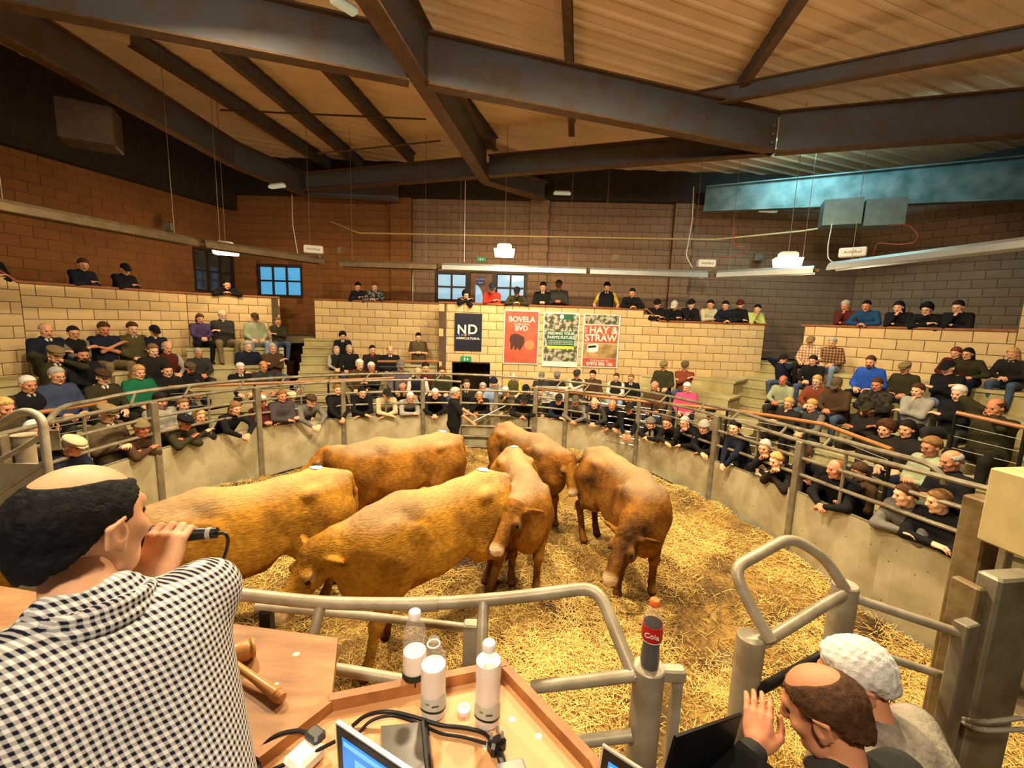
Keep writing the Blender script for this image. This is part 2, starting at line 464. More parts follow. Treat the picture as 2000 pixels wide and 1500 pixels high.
def window(n, p0, p1, spec, nx, nz, gm, label, fm=None):
    a, b, z0, z1 = spec; fm = fm or M_FRAME; W = b-a; Hh = z1-z0
    M = wallframe(p0, p1, (a+b)/2, z0, -.02)
    root = thing('window_%d' % n, tuple(M.translation), label, None, None, 'structure')
    fr = MB(); t = .07
    fr.box((0, .03, t/2), (W, .09, t)); fr.box((0, .03, Hh-t/2), (W, .09, t)); fr.box((-W/2+t/2, .03, Hh/2), (t, .09, Hh-2*t)); fr.box((W/2-t/2, .03, Hh/2), (t, .09, Hh-2*t))
    place(fr, M).build('window_frame', fm, root)
    iw = (W-2*t); ih = (Hh-2*t); mt = .055
    for i in range(1, nx):
        place(MB().box((-W/2+t+iw*i/nx, .03, Hh/2), (mt, .07, ih)), M).build('mullion', fm, root)
    for j in range(1, nz):
        place(MB().box((0, .032, t+ih*j/nz), (iw, .06, mt)), M).build('glazing_bar', fm, root)
    for i in range(nx):
        for j in range(nz):
            place(MB().box((-W/2+t+iw*(i+.5)/nx, .05, t+ih*(j+.5)/nz), (iw/nx-mt, .012, ih/nz-mt)), M).build('pane', gm, root)
    return root
window(1, Q0, Q1, w1, 3, 2, M_GLASSD, 'unlit brown framed window left of the blue one')
window(2, Q1, X770, w2, 3, 2, M_GLASSB, 'six pane window glowing dusk blue')
window(3, X770, X1060, w3, 2, 2, M_GLASSW, 'bright window left of the glazed door')
window(4, X770, X1060, w4, 2, 2, M_GLASSW, 'bright window right of the glazed door')
# door between windows 3 and 4
a, b, z0, z1 = dr
M = wallframe(X770, X1060, (a+b)/2, z0, 0); W = b-a; Hh = z1-z0
dd = thing('door_1', tuple(M.translation), 'oak door with a curved glass panel between the two windows', None, None, 'structure')
fr = MB(); fr.box((-W/2+.03, .04, Hh/2), (.06, .12, Hh)); fr.box((W/2-.03, .04, Hh/2), (.06, .12, Hh)); fr.box((0, .04, Hh-.03), (W-.12, .12, .06)); place(fr, M).build('door_frame', M_FRAME, dd)
place(MB().box((0, .06, Hh/2-.02), (W-.14, .045, Hh-.1)), M).build('door_leaf', M_FRAME2, dd)
gp = MB(); pts = [(-.08+.3*math.cos(t), .9+.85*math.sin(t)) for t in np.linspace(-math.pi/2, math.pi/2, 14)]
gp.add([(x-.1, .028, z) for x, z in pts], [tuple(range(len(pts)))]); gp.add([(x-.1, .034, z) for x, z in pts], [tuple(range(len(pts)))[::-1]]); place(gp, M).build('glass_panel', M_GLASSW, dd)

# ================================================================ floors and terraces
def offs(poly, d):
    """offset an open polyline to its right side (towards the ring) by d"""
    P = [np.array(p, float) for p in poly]; out = []
    for i in range(len(P)):
        ns = []
        if i > 0: t = P[i]-P[i-1]; t /= np.linalg.norm(t); ns.append(np.array([t[1], -t[0]]))
        if i < len(P)-1: t = P[i+1]-P[i]; t /= np.linalg.norm(t); ns.append(np.array([t[1], -t[0]]))
        n = sum(ns); n /= np.linalg.norm(n); k = 1/max(.5, n@ns[0])
        out.append(P[i]+n*d*k)
    return out
fl = MB(); fl.prism([(-14, -3), (14, -3), (14, 16), (-14, 16)], -.2, -.02); fl.build('floor', M_CONC_D, kind='structure')
def terrace(name, line, depth, ztop, label, z0=0.0, d0=0.0):
    mb = MB()
    a = offs(line, d0) if d0 else [np.array(p) for p in line]; b = offs(line, depth)
    for i in range(len(line)-1):
        mb.prism([a[i], a[i+1], b[i+1], b[i]], z0, ztop-.06)
        c = offs(line, depth+.035); mb.prism([a[i], a[i+1], c[i+1], c[i]], ztop-.06, ztop)
    o = mb.build('floor_terrace', M_CONC, label=label, kind='structure')
    return o
S1, S2, S3, S4 = 1.05, 1.45, 1.85, 2.25
lineA = [A0, A1, A2, B2]
def terr_stack(line, tiers, where):
    # tiers: (outer depth, top) from the wall outwards; each slab spans its own strip only
    d0 = 0.0
    for i, (d, z) in enumerate(tiers):
        lab = '%s concrete terrace step %s' % (['topmost', 'second highest', 'third highest', 'fourth highest', 'lowest'][i], where)
        terrace('t', line, d, z, lab, 0, d0); d0 = d
terr_stack([A0, A1, A2], [(.85, S3), (1.65, S2), (2.4, S1), (3.0, .55)], 'along the left wall')
terr_stack([A2, B2], [(.8, S4), (1.5, S3), (2.2, S2), (2.9, S1), (3.5, .55)], 'below the woman in purple')
terr_stack([(-5.15, 12.98), C2], [(.75, S3), (1.5, S2), (2.2, S1)], 'left of the navy sign')
terr_stack([(.0, 12.1), (3.3, 12.1)], [(.75, S1), (1.3, .5)], 'under the posters')
for pz, zz, lb in (([(3.6, 12.1), (5.0, 11.83), (5.75, 11.2), (6.6, 12.1)], 1.80, 'topmost'), ([(3.0, 12.1), (3.1, 11.5), (4.7, 11.15), (5.3, 10.5), (5.9, 11.1), (5.0, 12.0)], 1.47, 'second'), ([(2.9, 12.1), (2.8, 10.95), (4.4, 10.5), (4.85, 9.95), (5.4, 10.5), (4.4, 12.0)], 1.05, 'third'), ([(2.8, 11.2), (2.6, 10.5), (4.1, 9.9), (4.45, 9.3), (5.0, 10.0), (4.2, 11.4)], .5, 'lowest')):
    MB().prism(pz, 0, zz-.05).prism([(x*1.003, y-.03) for x, y in pz], zz-.05, zz).build('floor_terrace', M_CONC, label=lb+' concrete terrace step left of the right stairs', kind='structure')
terr_stack([(7.75, 10.1), R2, (11.0, 5.6)], [(.8, S4), (1.6, S3), (2.4, S2), (3.2, S1), (3.9, .5)], 'along the right wall')
def stairs(base, dirv, width, n, rise, run, label, z0=0.0):
    root = thing('floor_stairs', (base[0], base[1], z0), label, None, None, 'structure')
    d = np.array(dirv, float); d /= np.linalg.norm(d); q = np.array([d[1], -d[0]])
    for i in range(n):
        a = np.array(base)+d*run*i; b = a+d*(run if i < n-1 else run*3)
        mb = MB(); mb.prism([a-q*width/2, a+q*width/2, b+q*width/2, b-q*width/2], z0, z0+rise*(i+1)-.05); a2 = a-d*.03; mb.prism([a2-q*width/2, a2+q*width/2, b+q*width/2, b-q*width/2], z0+rise*(i+1)-.05, z0+rise*(i+1)); mb.build('step', M_CONC, root)
    return root
stairs((-4.72, 9.9), (-.30, 1), 1.0, 12, .205, .27, 'concrete steps rising beside the left seating')
stairs((4.95, 10.35), (.72, .69), 1.25, 11, .205, .28, 'concrete steps rising beside the right seating')
# gallery floors
gf = MB(); gf.prism([(-12, 4), (-10.3, 4.6), (-9.55, 8.3), (-8.6, 11.5), (-6.9, 12.7), (-6.2, 13.2), (-2.1, 13.15), (-2.1, 12.25), (-.3, 12.25), (-.3, 12.35), (6.9, 12.35), (7.3, 13.2), (10.3, 13.2), (10.3, 13.6), (-12, 15)], 2.3, 2.5)
gf.build('floor_gallery', M_CONC_D, kind='structure')
gf = MB(); gf.prism([(7.3, 13.2), (7.3, 11.2), (9.4, 8.2), (11.4, 5.5), (13, 5.5), (13, 10.5), (10.3, 13.5)], 2.0, 2.25)
gf.build('floor_gallery_right', M_CONC_D, kind='structure')

# ================================================================ roof steelwork
def ibeam(a, b, h=.62, fw=.2, tf=.03, tw=.02, label='', name='roof_beam', up=(0, 0, 1), m=None, mf=None, h2=None, parent=None):
    """a, b: centre line of the bottom flange; h2: depth at b"""
    a = np.array(a, float); b = np.array(b, float); d = b-a; L = np.linalg.norm(d); d /= L
    q = np.cross(d, np.array(up, float)); q /= np.linalg.norm(q); v = np.cross(q, d); h2 = h2 or h
    def pr(w0, z0a, z1a, z0b, z1b):
        return [a-q*w0+v*z0a, b-q*w0+v*z0b, b+q*w0+v*z0b, a+q*w0+v*z0a, a-q*w0+v*z1a, b-q*w0+v*z1b, b+q*w0+v*z1b, a+q*w0+v*z1a]
    mb = MB(); F = [f[::-1] for f in BOXF]
    mb.add(pr(tw/2, tf, h-tf, tf, h2-tf), F, 0)
    mb.add(pr(fw/2, 0, tf, 0, tf), F, 1); mb.add(pr(fw/2, h-tf, h, h2-tf, h2), F, 1)
    k = max(2, int(L/2.5))
    return mb.build(name, [m or M_STEELB, mf or M_STEELR], parent, label=label or None, cat=None if parent else 'beam')
ZB = 6.7
ibeam((-2.2, 3.0, 6.8), (-.86, 12.0, ZB), .85, .27, label='long dark steel rafter crossing from overhead to the back wall')
ibeam((-.86, 12.0, ZB), (.75, 13.3, ZB-.05), .5, .3, label='short steel haunch at the head of the middle pier')
ibeam((-7.5, 5.35, ZB), (-1.72, 7.22, ZB), .72, .22, label='slanting grey steel beam left of the long rafter')
bm = ibeam((-1.45, 7.30, ZB), (5.15, 9.42, ZB), .75, .22, label='slanting grey steel beam right of the long rafter')
bb = ibeam((5.2, 9.45, ZB), (12.0, 7.35, ZB), .78, .24, label='broad steel beam running to the right edge from the bolted joint')
ibeam((-6.2, 13.35, ZB), (-1.05, 11.6, ZB), .5, .2, label='rear steel beam left of the long rafter')
ibeam((-.75, 11.5, ZB), (5.15, 9.5, ZB), .5, .2, label='rear steel beam passing under the bolted joint')
ibeam((-7.0, 5.6, ZB), (-7.05, 11.4, ZB), .62, .22, label='left rafter receding towards the back corner')
ibeam((-7.05, 11.4, ZB), (-6.25, 13.6, ZB-.1), .62, .22, label='last length of the left rafter beside the corner')
ibeam((-6.2, 13.5, ZB-.12), (-3.6, 13.75, ZB-.12), .55, .2, label='steel lintel beam over the left rear wall')
M_TEAL = mat('beam_teal_lit', (132, 144, 140), .5, metal=.25, color2=(84, 104, 100), scale=2.5, bump=.12, bscale=14)  # teal daylight falling on this rafter is put into its colour as well
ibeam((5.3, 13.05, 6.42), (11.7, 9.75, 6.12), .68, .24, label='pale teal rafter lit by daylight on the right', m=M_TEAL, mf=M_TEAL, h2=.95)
# bolts at the joint
for i in range(3):
    p = atz(1520, 241+i*18, ZB+.45-.17*i)
    q = np.array([5.02, 9.36, ZB+.48-.16*i])
    MB().lathe([(.028, 0), (.028, .03), (.018, .04)], (q[0], q[1]-.03, q[2]), 8, Matrix.Rotation(math.pi/2, 3, 'X')).build('bolt', M_STEEL, bm)
# purlins
def purlin(a, b, label, h=.26, w=.14):
    ibeam(a, b, h, w, .015, .012, label, 'roof_purlin')
# roof plane follows B2 direction; gentle rise towards the viewer
def roofz(x, y): return 7.75+.055*(13-y)-.02*x
def pl(px0, py0, px1, py1, label, dz=-.34, ext=0.0, h=.32):
    out = []
    for px, py in ((px0, py0), (px1, py1)):
        z = 7.6
        for _ in range(12):
            P = atz(px, py, z); z = .5*z+.5*(roofz(P[0], P[1])+dz)
        out.append(atz(px, py, z))
    a, b = out; d = (a-b); d /= np.linalg.norm(d)
    purlin(tuple(a+d*ext), tuple(b-d*.3), label, h=h)
pl(1106, 0, 1116, 255, 'straight roof purlin above the middle of the ring', ext=2)
pl(1570, 0, 1440, 190, 'stout roof purlin slanting down to the right hand joint', ext=2, h=.42)
pl(500, 0, 560, 40, 'roof purlin near the green light fitting', ext=1.5)
pl(255, 90, 640, 330, 'first roof purlin right of the left rafter')
pl(420, 100, 700, 328, 'second roof purlin right of the left rafter')
pl(625, 130, 800, 315, 'third roof purlin right of the left rafter')
pl(905, 215, 960, 285, 'short roof purlin right of the long rafter')
def br(a, b, label, r=.05):
    MB().tube([a, b], r, 6).build('roof_tie', M_STEELR, label=label, cat='tie bar')
ibeam(tuple(atz(1340, 215, 7.4)), tuple(atz(2000, 95, 7.2)), .3, .12, label='upper sloping rail above the bolted joint')
br(tuple(atz(430, 215, 7.6)), tuple(atz(832, 233, 7.5)), 'thin tie bar between the left purlins', .02)
br(tuple(atz(620, 300, 7.0)), tuple(atz(860, 275, 7.0)), 'thin tie bar below the third purlin', .02)
# roof cladding: one sheet per 1 m, ribs standing down
e1 = np.array([.95, .31]); e2 = np.array([-.31, .95])
rc = thing('ceiling', (0, 8, 7.8), 'tan profiled metal roof cladding', None, None, 'structure')
for k in range(-8, 12):
    mb = MB(); c = np.array([0, 7.5])+e2*k*1.0
    prof = []
    for j in range(3):
        t = j/3; prof += [(t, 0), (t+.05, -.022), (t+.10, -.022), (t+.15, 0)]
    prof.append((1.0, 0))
    vs = []
    for s in (-17, 17):
        for (t, dz) in prof:
            p = c+e1*s+e2*t*.995; vs.append((p[0], p[1], roofz(p[0], p[1])+dz))
    n = len(prof)
    mb.add(vs, [(i, i+1, n+i+1, n+i) for i in range(n-1)]); mb.build('roof_sheet', M_ROOF, rc)
cb = MB(); cb.prism([(-16, -4), (16, -4), (16, 17), (-16, 17)], 8.9, 9.0); cb.build('ceiling_deck', M_DARK, kind='structure')
# eaves plates closing the gap above the outer walls
for nm, p, q in (('trim_11', Q0, Q1), ('trim_12', Q1, Q2), ('trim_13', Q2, Q3)):
    a = np.array(p); b = np.array(q); t = (b-a)/np.linalg.norm(b-a); n_ = np.array([t[1], -t[0]])
    zb = 6.32 if nm == 'trim_11' else 6.78
    mb = MB(); mb.prism([a+n_*.25, b+n_*.25, b-n_*.15, a-n_*.15], zb, 8.6); mb.build(nm, mat('eaves_dark', (52, 38, 24), .8, noise=.4), kind='structure', label='dark steel eaves band above the outer wall')
# ================================================================ sale ring
RING = [(-4.9, 2.6), (-5.35, 4.4), (-5.28, 6.26), (-4.79, 8.04), (-3.71, 9.4), (-2.11, 10.17), (-1.22, 10.3), (-.37, 10.36), (.58, 10.3), (1.3, 10.1), (2.84, 9.47), (3.65, 7.52), (3.95, 5.73), (4.12, 4.5), (4.4, 3.62)]
RPX = {2: (293, 785, 880), 3: (497, 757, 836), 4: (673, 745, 818), 5: (826, 742, 812), 7: (968, 750, 812), 9: (1112, 762, 822), 10: (1252, 778, 848), 11: (1400, 812, 900), 12: (1557, 862, 960), 13: (1700, 908, 1033), 14: (1925, 968, 1125)}
RTOP = []; RPAN = []
for i, p in enumerate(RING):
    if i in RPX: RTOP.append(zat(p[0], p[1], RPX[i][1])); RPAN.append(zat(p[0], p[1], RPX[i][2]))
    else: RTOP.append(None); RPAN.append(None)
def fillz(a):
    idx = [i for i, v in enumerate(a) if v is not None]
    return [float(np.interp(i, idx, [a[j] for j in idx])) for i in range(len(a))]
RTOP = fillz(RTOP); RPAN = fillz(RPAN)
M_PANEL = mat('ring_panel', (182, 172, 140), .6, metal=.1, color2=(150, 138, 104), scale=2.2, bump=.15, bscale=8)
# small dark pits on the panels
_nt = M_PANEL.node_tree; _b = _nt.nodes['Principled BSDF']; _src = _b.inputs['Base Color'].links[0].from_socket
_tc = _nt.nodes.new('ShaderNodeTexCoord'); _vo = _nt.nodes.new('ShaderNodeTexVoronoi'); _vo.inputs['Scale'].default_value = 9
_nt.links.new(_tc.outputs['Object'], _vo.inputs['Vector'])
_mr = _nt.nodes.new('ShaderNodeMapRange'); _mr.inputs[1].default_value = .06; _mr.inputs[2].default_value = .11; _mr.inputs[3].default_value = .75; _mr.inputs[4].default_value = 0
_nt.links.new(_vo.outputs['Distance'], _mr.inputs[0])
_mx = _nt.nodes.new('ShaderNodeMix'); _mx.data_type = 'RGBA'; _mx.inputs['B'].default_value = (*rgb((60, 48, 32)), 1)
_nt.links.new(_mr.outputs[0], _mx.inputs['Factor']); _nt.links.new(_src, _mx.inputs['A']); _nt.links.new(_mx.outputs['Result'], _b.inputs['Base Color'])

fence = thing('ring_fence', (RING[7][0], RING[7][1], 0), 'sale ring fence of steel panels, square posts and horizontal pipe rails', 'fence')
def inner(p, q, d):
    t = np.array(q)-np.array(p); t /= np.linalg.norm(t); n = np.array([t[1], -t[0]]); return np.array(p)+n*d
GATE = (6, 8)
def catm(seq, seg):
    return smoothline(seq, seg)
for i in range(len(RING)-1):
    if GATE[0] <= i < GATE[1]: continue
    pts = [(*RING[j], 0) for j in range(max(0, i-1), min(len(RING), i+3))]
    k0 = 1 if i > 0 else 0
    S = catm(pts, 6); S = S[k0*6:k0*6+7]
    mb = MB()
    for j in range(6):
        a, b = S[j][:2], S[j+1][:2]; za = RPAN[i]+(RPAN[i+1]-RPAN[i])*j/6; zb = RPAN[i]+(RPAN[i+1]-RPAN[i])*(j+1)/6
        t = (b-a)/np.linalg.norm(b-a); n = np.array([t[1], -t[0]])*.02
        vs = [(*(a+n), .02), (*(b+n), .02), (*(b-n), .02), (*(a-n), .02), (*(a+n), za), (*(b+n), zb), (*(b-n), zb), (*(a-n), za)]
        mb.add(vs, [f[::-1] for f in BOXF])
    mb.build('panel', M_PANEL, fence)
    # cap strip and two mid rails
    for k, fr in enumerate((0.0, .36, .68)):
        L = []
        for j in range(7):
            zp = RPAN[i]+(RPAN[i+1]-RPAN[i])*j/6; zt_ = RTOP[i]+(RTOP[i+1]-RTOP[i])*j/6
            L.append((S[j][0], S[j][1], zp+(zt_-zp)*fr+(0.0 if k else .012)))
        MB().tube(L, .024 if k else .016, 7).build('rail' if k else 'panel_edge', M_STEEL, fence, smooth=True)
    # thin baluster at mid span
    if i not in (5, 8, 13, 0):
        m = S[3]; MB().tube([(m[0], m[1], RPAN[i]-.02), (m[0], m[1], (RTOP[i]+RTOP[i+1])/2)], .02, 6).build('baluster', M_STEEL, fence, smooth=True)
for i, p in enumerate(RING):
    if i in (6, 13): continue
    q = RING[min(i+1, len(RING)-1)]; o = RING[max(i-1, 0)]; ang = math.atan2(q[1]-o[1], q[0]-o[0])
    wd = .12 if i not in (8,) else .14
    MB().bbox((p[0], p[1], RTOP[i]/2), (wd*.8, wd, RTOP[i]), .01, ang).build('post', M_STEEL, fence)
# top rail through the post heads
S = smoothline([(p[0], p[1], RTOP[i]) for i, p in enumerate(RING) if i <= 6], 6)
MB().tube(S, .028, 8).build('top_rail', M_STEEL, fence, smooth=True)
S = smoothline([(p[0], p[1], RTOP[i]) for i, p in enumerate(RING) if i >= 8], 6)
MB().tube(S, .028, 8).build('top_rail', M_STEEL, fence, smooth=True)
# raised outer pipe on slanting struts
UP = [(90, 828, 4.6), (120, 797, 5.3), (175, 784, 6.0), (300, 762, None), (500, 741, None), (700, 731, None), (860, 730, None), (1000, 736, None), (1110, 745, None), (1250, 763, None), (1425, 800, None), (1500, 822, None), (1625, 855, None), (1700, 876, None), (1800, 903, None), (1838, 928, None), (1846, 946, None)]
def ring_hit(px, out=.14):
    """plan point where the picture column px crosses the ring line moved outwards"""
    O = [p for p in offs(RING, -out)]
    best = None
    for a, b in zip(O[:-1], O[1:]):
        for t in np.linspace(0, 1, 60):
            P = a+(b-a)*t; e = abs(proj((P[0], P[1], 1.8))[0]-px)
            if best is None or e < best[0]: best = (e, P)
    return best[1]
up = []
for px, py, d in UP:
    if d: up.append(ray(px, py)*d+EYE)
    else:
        P = ring_hit(px); up.append((P[0], P[1], zat(P[0], P[1], py)))
up[0] = np.array([RING[1][0], RING[1][1]+.4, 1.75]); up[1] = np.array([-5.75, 5.3, 1.95]); up[2] = np.array([-5.8, 6.0, 2.0])
for k, (px, py) in enumerate(((90, 828), (120, 797), (175, 784))):
    d = ray(px, py); s_ = 4.4+.75*k
    up[k] = EYE+d*s_
MB().tube(smoothline(up, 6), .03, 8).build('outer_pipe', M_STEEL, fence, smooth=True)
for px in (255, 360, 465, 545, 640, 710, 850, 1085, 1140, 1220, 1290, 1365, 1430, 1525, 1610):
    P = ring_hit(px, .0); Q = ring_hit(px+12, .14)
    ip = min(range(len(RING)), key=lambda i: math.dist(RING[i], P)); zt_ = RTOP[ip]
    us = min(up, key=lambda u: math.dist(u[:2], Q))
    zu = float(np.interp(px+12, [proj(u)[0] for u in up], [u[2] for u in up]))
    # top rail height below
    ds = sorted(range(len(RING)), key=lambda i: math.dist(RING[i], P))[:2]; d1, d2 = [math.dist(RING[i], P) for i in ds]
    zr = (RTOP[ds[0]]*d2+RTOP[ds[1]]*d1)/(d1+d2)
    MB().tube([(P[0], P[1], zr), (Q[0], Q[1], zu)], .018, 6).build('strut', M_STEEL, fence, smooth=True)
# barred gate at the back of the ring
g0, g1, g2 = [np.array(RING[i]) for i in (6, 7, 8)]
gate = thing('ring_gate', (g1[0], g1[1], 0), 'barred steel gate in the far side of the ring beside the handler', 'gate')
for k, z in enumerate((.10, .36, .62, .90, 1.18, 1.50)):
    MB().tube([(*g0, z), (*(g1+(0, -.05)), z), (*(g2+(-.06, -.03)), z)], .026, 7).build('rail', M_STEEL, gate, smooth=True)
MB().tube([(*g0, .02), (*g0, 1.62)], .03, 8).build('post', M_STEEL, gate, smooth=True)
MB().prism([(g0[0], g0[1]+.35), (g2[0], g2[1]+.38), (g2[0], g2[1]+.42), (g0[0], g0[1]+.39)], .02, .93).build('panel', M_PANEL, gate)

# ---------------------------------------------------------------- straw bed
M_BED = mat('straw_bed', (150, 116, 54), .95, color2=(46, 30, 16), scale=1.3, bump=.9, bscale=25, detail=8, lo=.42, hi=.66)
inner_ring = [np.array(p) for p in offs(RING, .07)]
poly = [np.array([-4.4, 1.2])]+inner_ring+[np.array([4.0, 1.2])]
def inside(x, y, P=poly):
    c = np.zeros(x.shape, bool); n = len(P)
    for i in range(n):
        x0, y0 = P[i]; x1, y1 = P[(i+1) % n]
        k = ((y0 > y) != (y1 > y)) & (x < (x1-x0)*(y-y0)/((y1-y0) or 1e-9)+x0); c ^= k
    return c
def hump(x, y):
    return .05+.035*np.sin(1.9*x+.7)*np.cos(1.6*y)+.025*np.sin(4.1*x+2*y)+.02*np.sin(6.3*y-3*x)+.018*np.sin(11*x+3)*np.sin(9.5*y)
def edge_rise(x, y):
    d = np.full(x.shape, 9.0)
    for a, b in zip(inner_ring[:-1], inner_ring[1:]):
        t = np.clip(((x-a[0])*(b[0]-a[0])+(y-a[1])*(b[1]-a[1]))/((b-a)@(b-a)), 0, 1)
        d = np.minimum(d, np.hypot(x-a[0]-t*(b[0]-a[0]), y-a[1]-t*(b[1]-a[1])))
    return .16*np.exp(-(d/.35)**2)*(.5+.5*np.sin(2.3*x+1.7*y+1))
gx, gy = np.meshgrid(np.arange(-5.5, 4.7, .07), np.arange(1.2, 10.5, .07), indexing='ij')
gz = hump(gx, gy)+edge_rise(gx, gy)
vid = -np.ones(gx.shape, int); ok = inside(gx, gy); cell = ok[:-1, :-1] & ok[1:, :-1] & ok[1:, 1:] & ok[:-1, 1:]
idx = np.arange(gx.size).reshape(gx.shape)
F = np.stack([idx[:-1, :-1][cell], idx[1:, :-1][cell], idx[1:, 1:][cell], idx[:-1, 1:][cell]], 1)
used = np.unique(F); rm = -np.ones(gx.size, int); rm[used] = np.arange(len(used))
V = np.stack([gx.ravel(), gy.ravel(), gz.ravel()], 1)[used]
bed = link_mesh('straw_bed', mesh_from('straw_bed', V, rm[F], [M_BED], smooth=True))
tag(bed, 'trampled straw bedding covering the sale ring floor', 'straw', kind='stuff')
SM = [mat('straw_a', (218, 184, 102), .6), mat('straw_b', (184, 144, 68), .7), mat('straw_c', (122, 88, 40), .8), mat('straw_d', (66, 46, 24), .9)]
def straws(n, box, seed, lift=.02, ln=(.06, .17), wd=.0035):
    r = np.random.default_rng(seed)
    x = r.uniform(box[0], box[1], n*2); y = r.uniform(box[2], box[3], n*2); k = inside(x, y); x = x[k][:n]; y = y[k][:n]; n = len(x)
    dirt = .8*np.sin(1.3*x+.5*y+2)*np.cos(1.7*y-.6*x)+.6*np.sin(3.7*x)*np.sin(3.1*y+1)+.4*np.sin(7.3*x+y)*np.sin(6.1*y)+.35*np.exp(-((x-1.6)**2+(y-4.2)**2)/1.6)
    keep = r.random(n) > np.clip(dirt*.95, 0, .80); x, y, dirt = x[keep], y[keep], dirt[keep]; n = len(x)
    z = hump(x, y)+edge_rise(x, y)+r.uniform(-.004, lift, n)
    th = r.uniform(0, 2*np.pi, n); tl = r.normal(0, .22, n); L = r.uniform(ln[0], ln[1], n)
    d = np.stack([np.cos(th)*np.cos(tl), np.sin(th)*np.cos(tl), np.sin(tl)], 1)
    q = np.stack([-np.sin(th), np.cos(th), r.normal(0, .5, n)], 1); q /= np.linalg.norm(q, axis=1)[:, None]
    c = np.stack([x, y, z], 1); a = c-d*L[:, None]/2; b = c+d*L[:, None]/2; W = q*wd*r.uniform(.7, 1.6, n)[:, None]
    bow = np.zeros((n, 3)); bow[:, 2] = r.uniform(-.008, .012, n)
    V = np.stack([a-W, a+W, c+W+bow, c-W+bow, b+W, b-W], 1).reshape(-1, 3)
    i = np.arange(n)*6
    F = np.concatenate([np.stack([i, i+1, i+2, i+3], 1), np.stack([i+3, i+2, i+4, i+5], 1)])
    mi = np.clip((r.normal(.75, .9, n)+dirt*1.5), 0, 3.4).astype(int); fm = np.concatenate([mi, mi])
    o = link_mesh('loose_straw', mesh_from('loose_straw', V, F, SM, fm))
    return o
tag(straws(105000, (-5.4, 4.6, 1.2, 10.4), 3, ln=(.05, .14), wd=.0024), 'loose pale straw strewn over the ring', 'straw', kind='stuff')
tag(straws(45000, (-1.5, 4.4, 2.2, 6.5), 4, .03, ln=(.06, .16), wd=.002), 'longer loose straw in the near right of the ring', 'straw', kind='stuff')

# ---------------------------------------------------------------- handrails of the seating
M_WOODRAIL = mat('orange_wood_rail', (172, 112, 58), .4, noise=.2, scale=12)
M_WIRE = mat('steel_wire', (200, 196, 188), .3, metal=.8)
def wired_rail(pts, ground, label, wires=7, flat=False, post=1.4):
    """pts: top rail 3-D points"""
    root = thing('handrail', (pts[0][0], pts[0][1], ground), label, 'handrail')
    MB().tube(pts, .032, 8).build('wooden_rail', M_WOODRAIL, root, smooth=True)
    for k in range(wires):
        fr = (k+1)/(wires+1)
        MB().tube([(p[0], p[1], p[2]-(p[2]-ground)*fr*.95) for p in pts], .006, 4).build('wire', M_WIRE, root)
    L = [math.dist(a, b) for a, b in zip(pts[:-1], pts[1:])]; tot = sum(L); n = max(1, round(tot/post))
    for i in range(n+1):
        s = tot*i/n; j = 0
        while j < len(L)-1 and s > L[j]: s -= L[j]; j += 1
        t = min(1, s/L[j]); P = [a+(b-a)*t for a, b in zip(pts[j], pts[j+1])]
        MB().box((P[0], P[1], (P[2]-.03+ground)/2), (.035, .035, P[2]-.03-ground)).build('post', M_DARK, root)
    return root
def RP(px, py, z): p = atz(px, py, z); return (p[0], p[1], z)
def RD(px, py, d): p = atd(px, py, d); return tuple(p)
wired_rail([(-7.35, 4.6, 1.62), (-6.75, 7.1, 1.62)], .55, 'orange wooden handrail at the far left of the seating')
wired_rail([RD(330, 756, 8.6), RD(560, 747, 9.6), RD(770, 738, 10.4)], .5, 'orange wooden handrail curving behind the left ring leaners')
wired_rail([RD(738, 706, 11.5), RD(856, 706, 11.3)], .8, 'short handrail below the young man in the olive polo')
wired_rail([RD(1035, 757, 10.8), RD(1200, 778, 9.9), RD(1420, 800, 8.6), RD(1500, 811, 8.0), RD(1610, 829, 7.1), RD(1742, 878, 5.9)], .3, 'long orange wooden handrail sweeping behind the right ring leaners')
wired_rail([RD(1868, 806, 6.6), RD(2005, 836, 6.0)], .5, 'orange wooden handrail at the right edge below the phone user')
def wb():
    m = MB(); a = np.array(RD(1868, 808, 6.58)); 
    return a

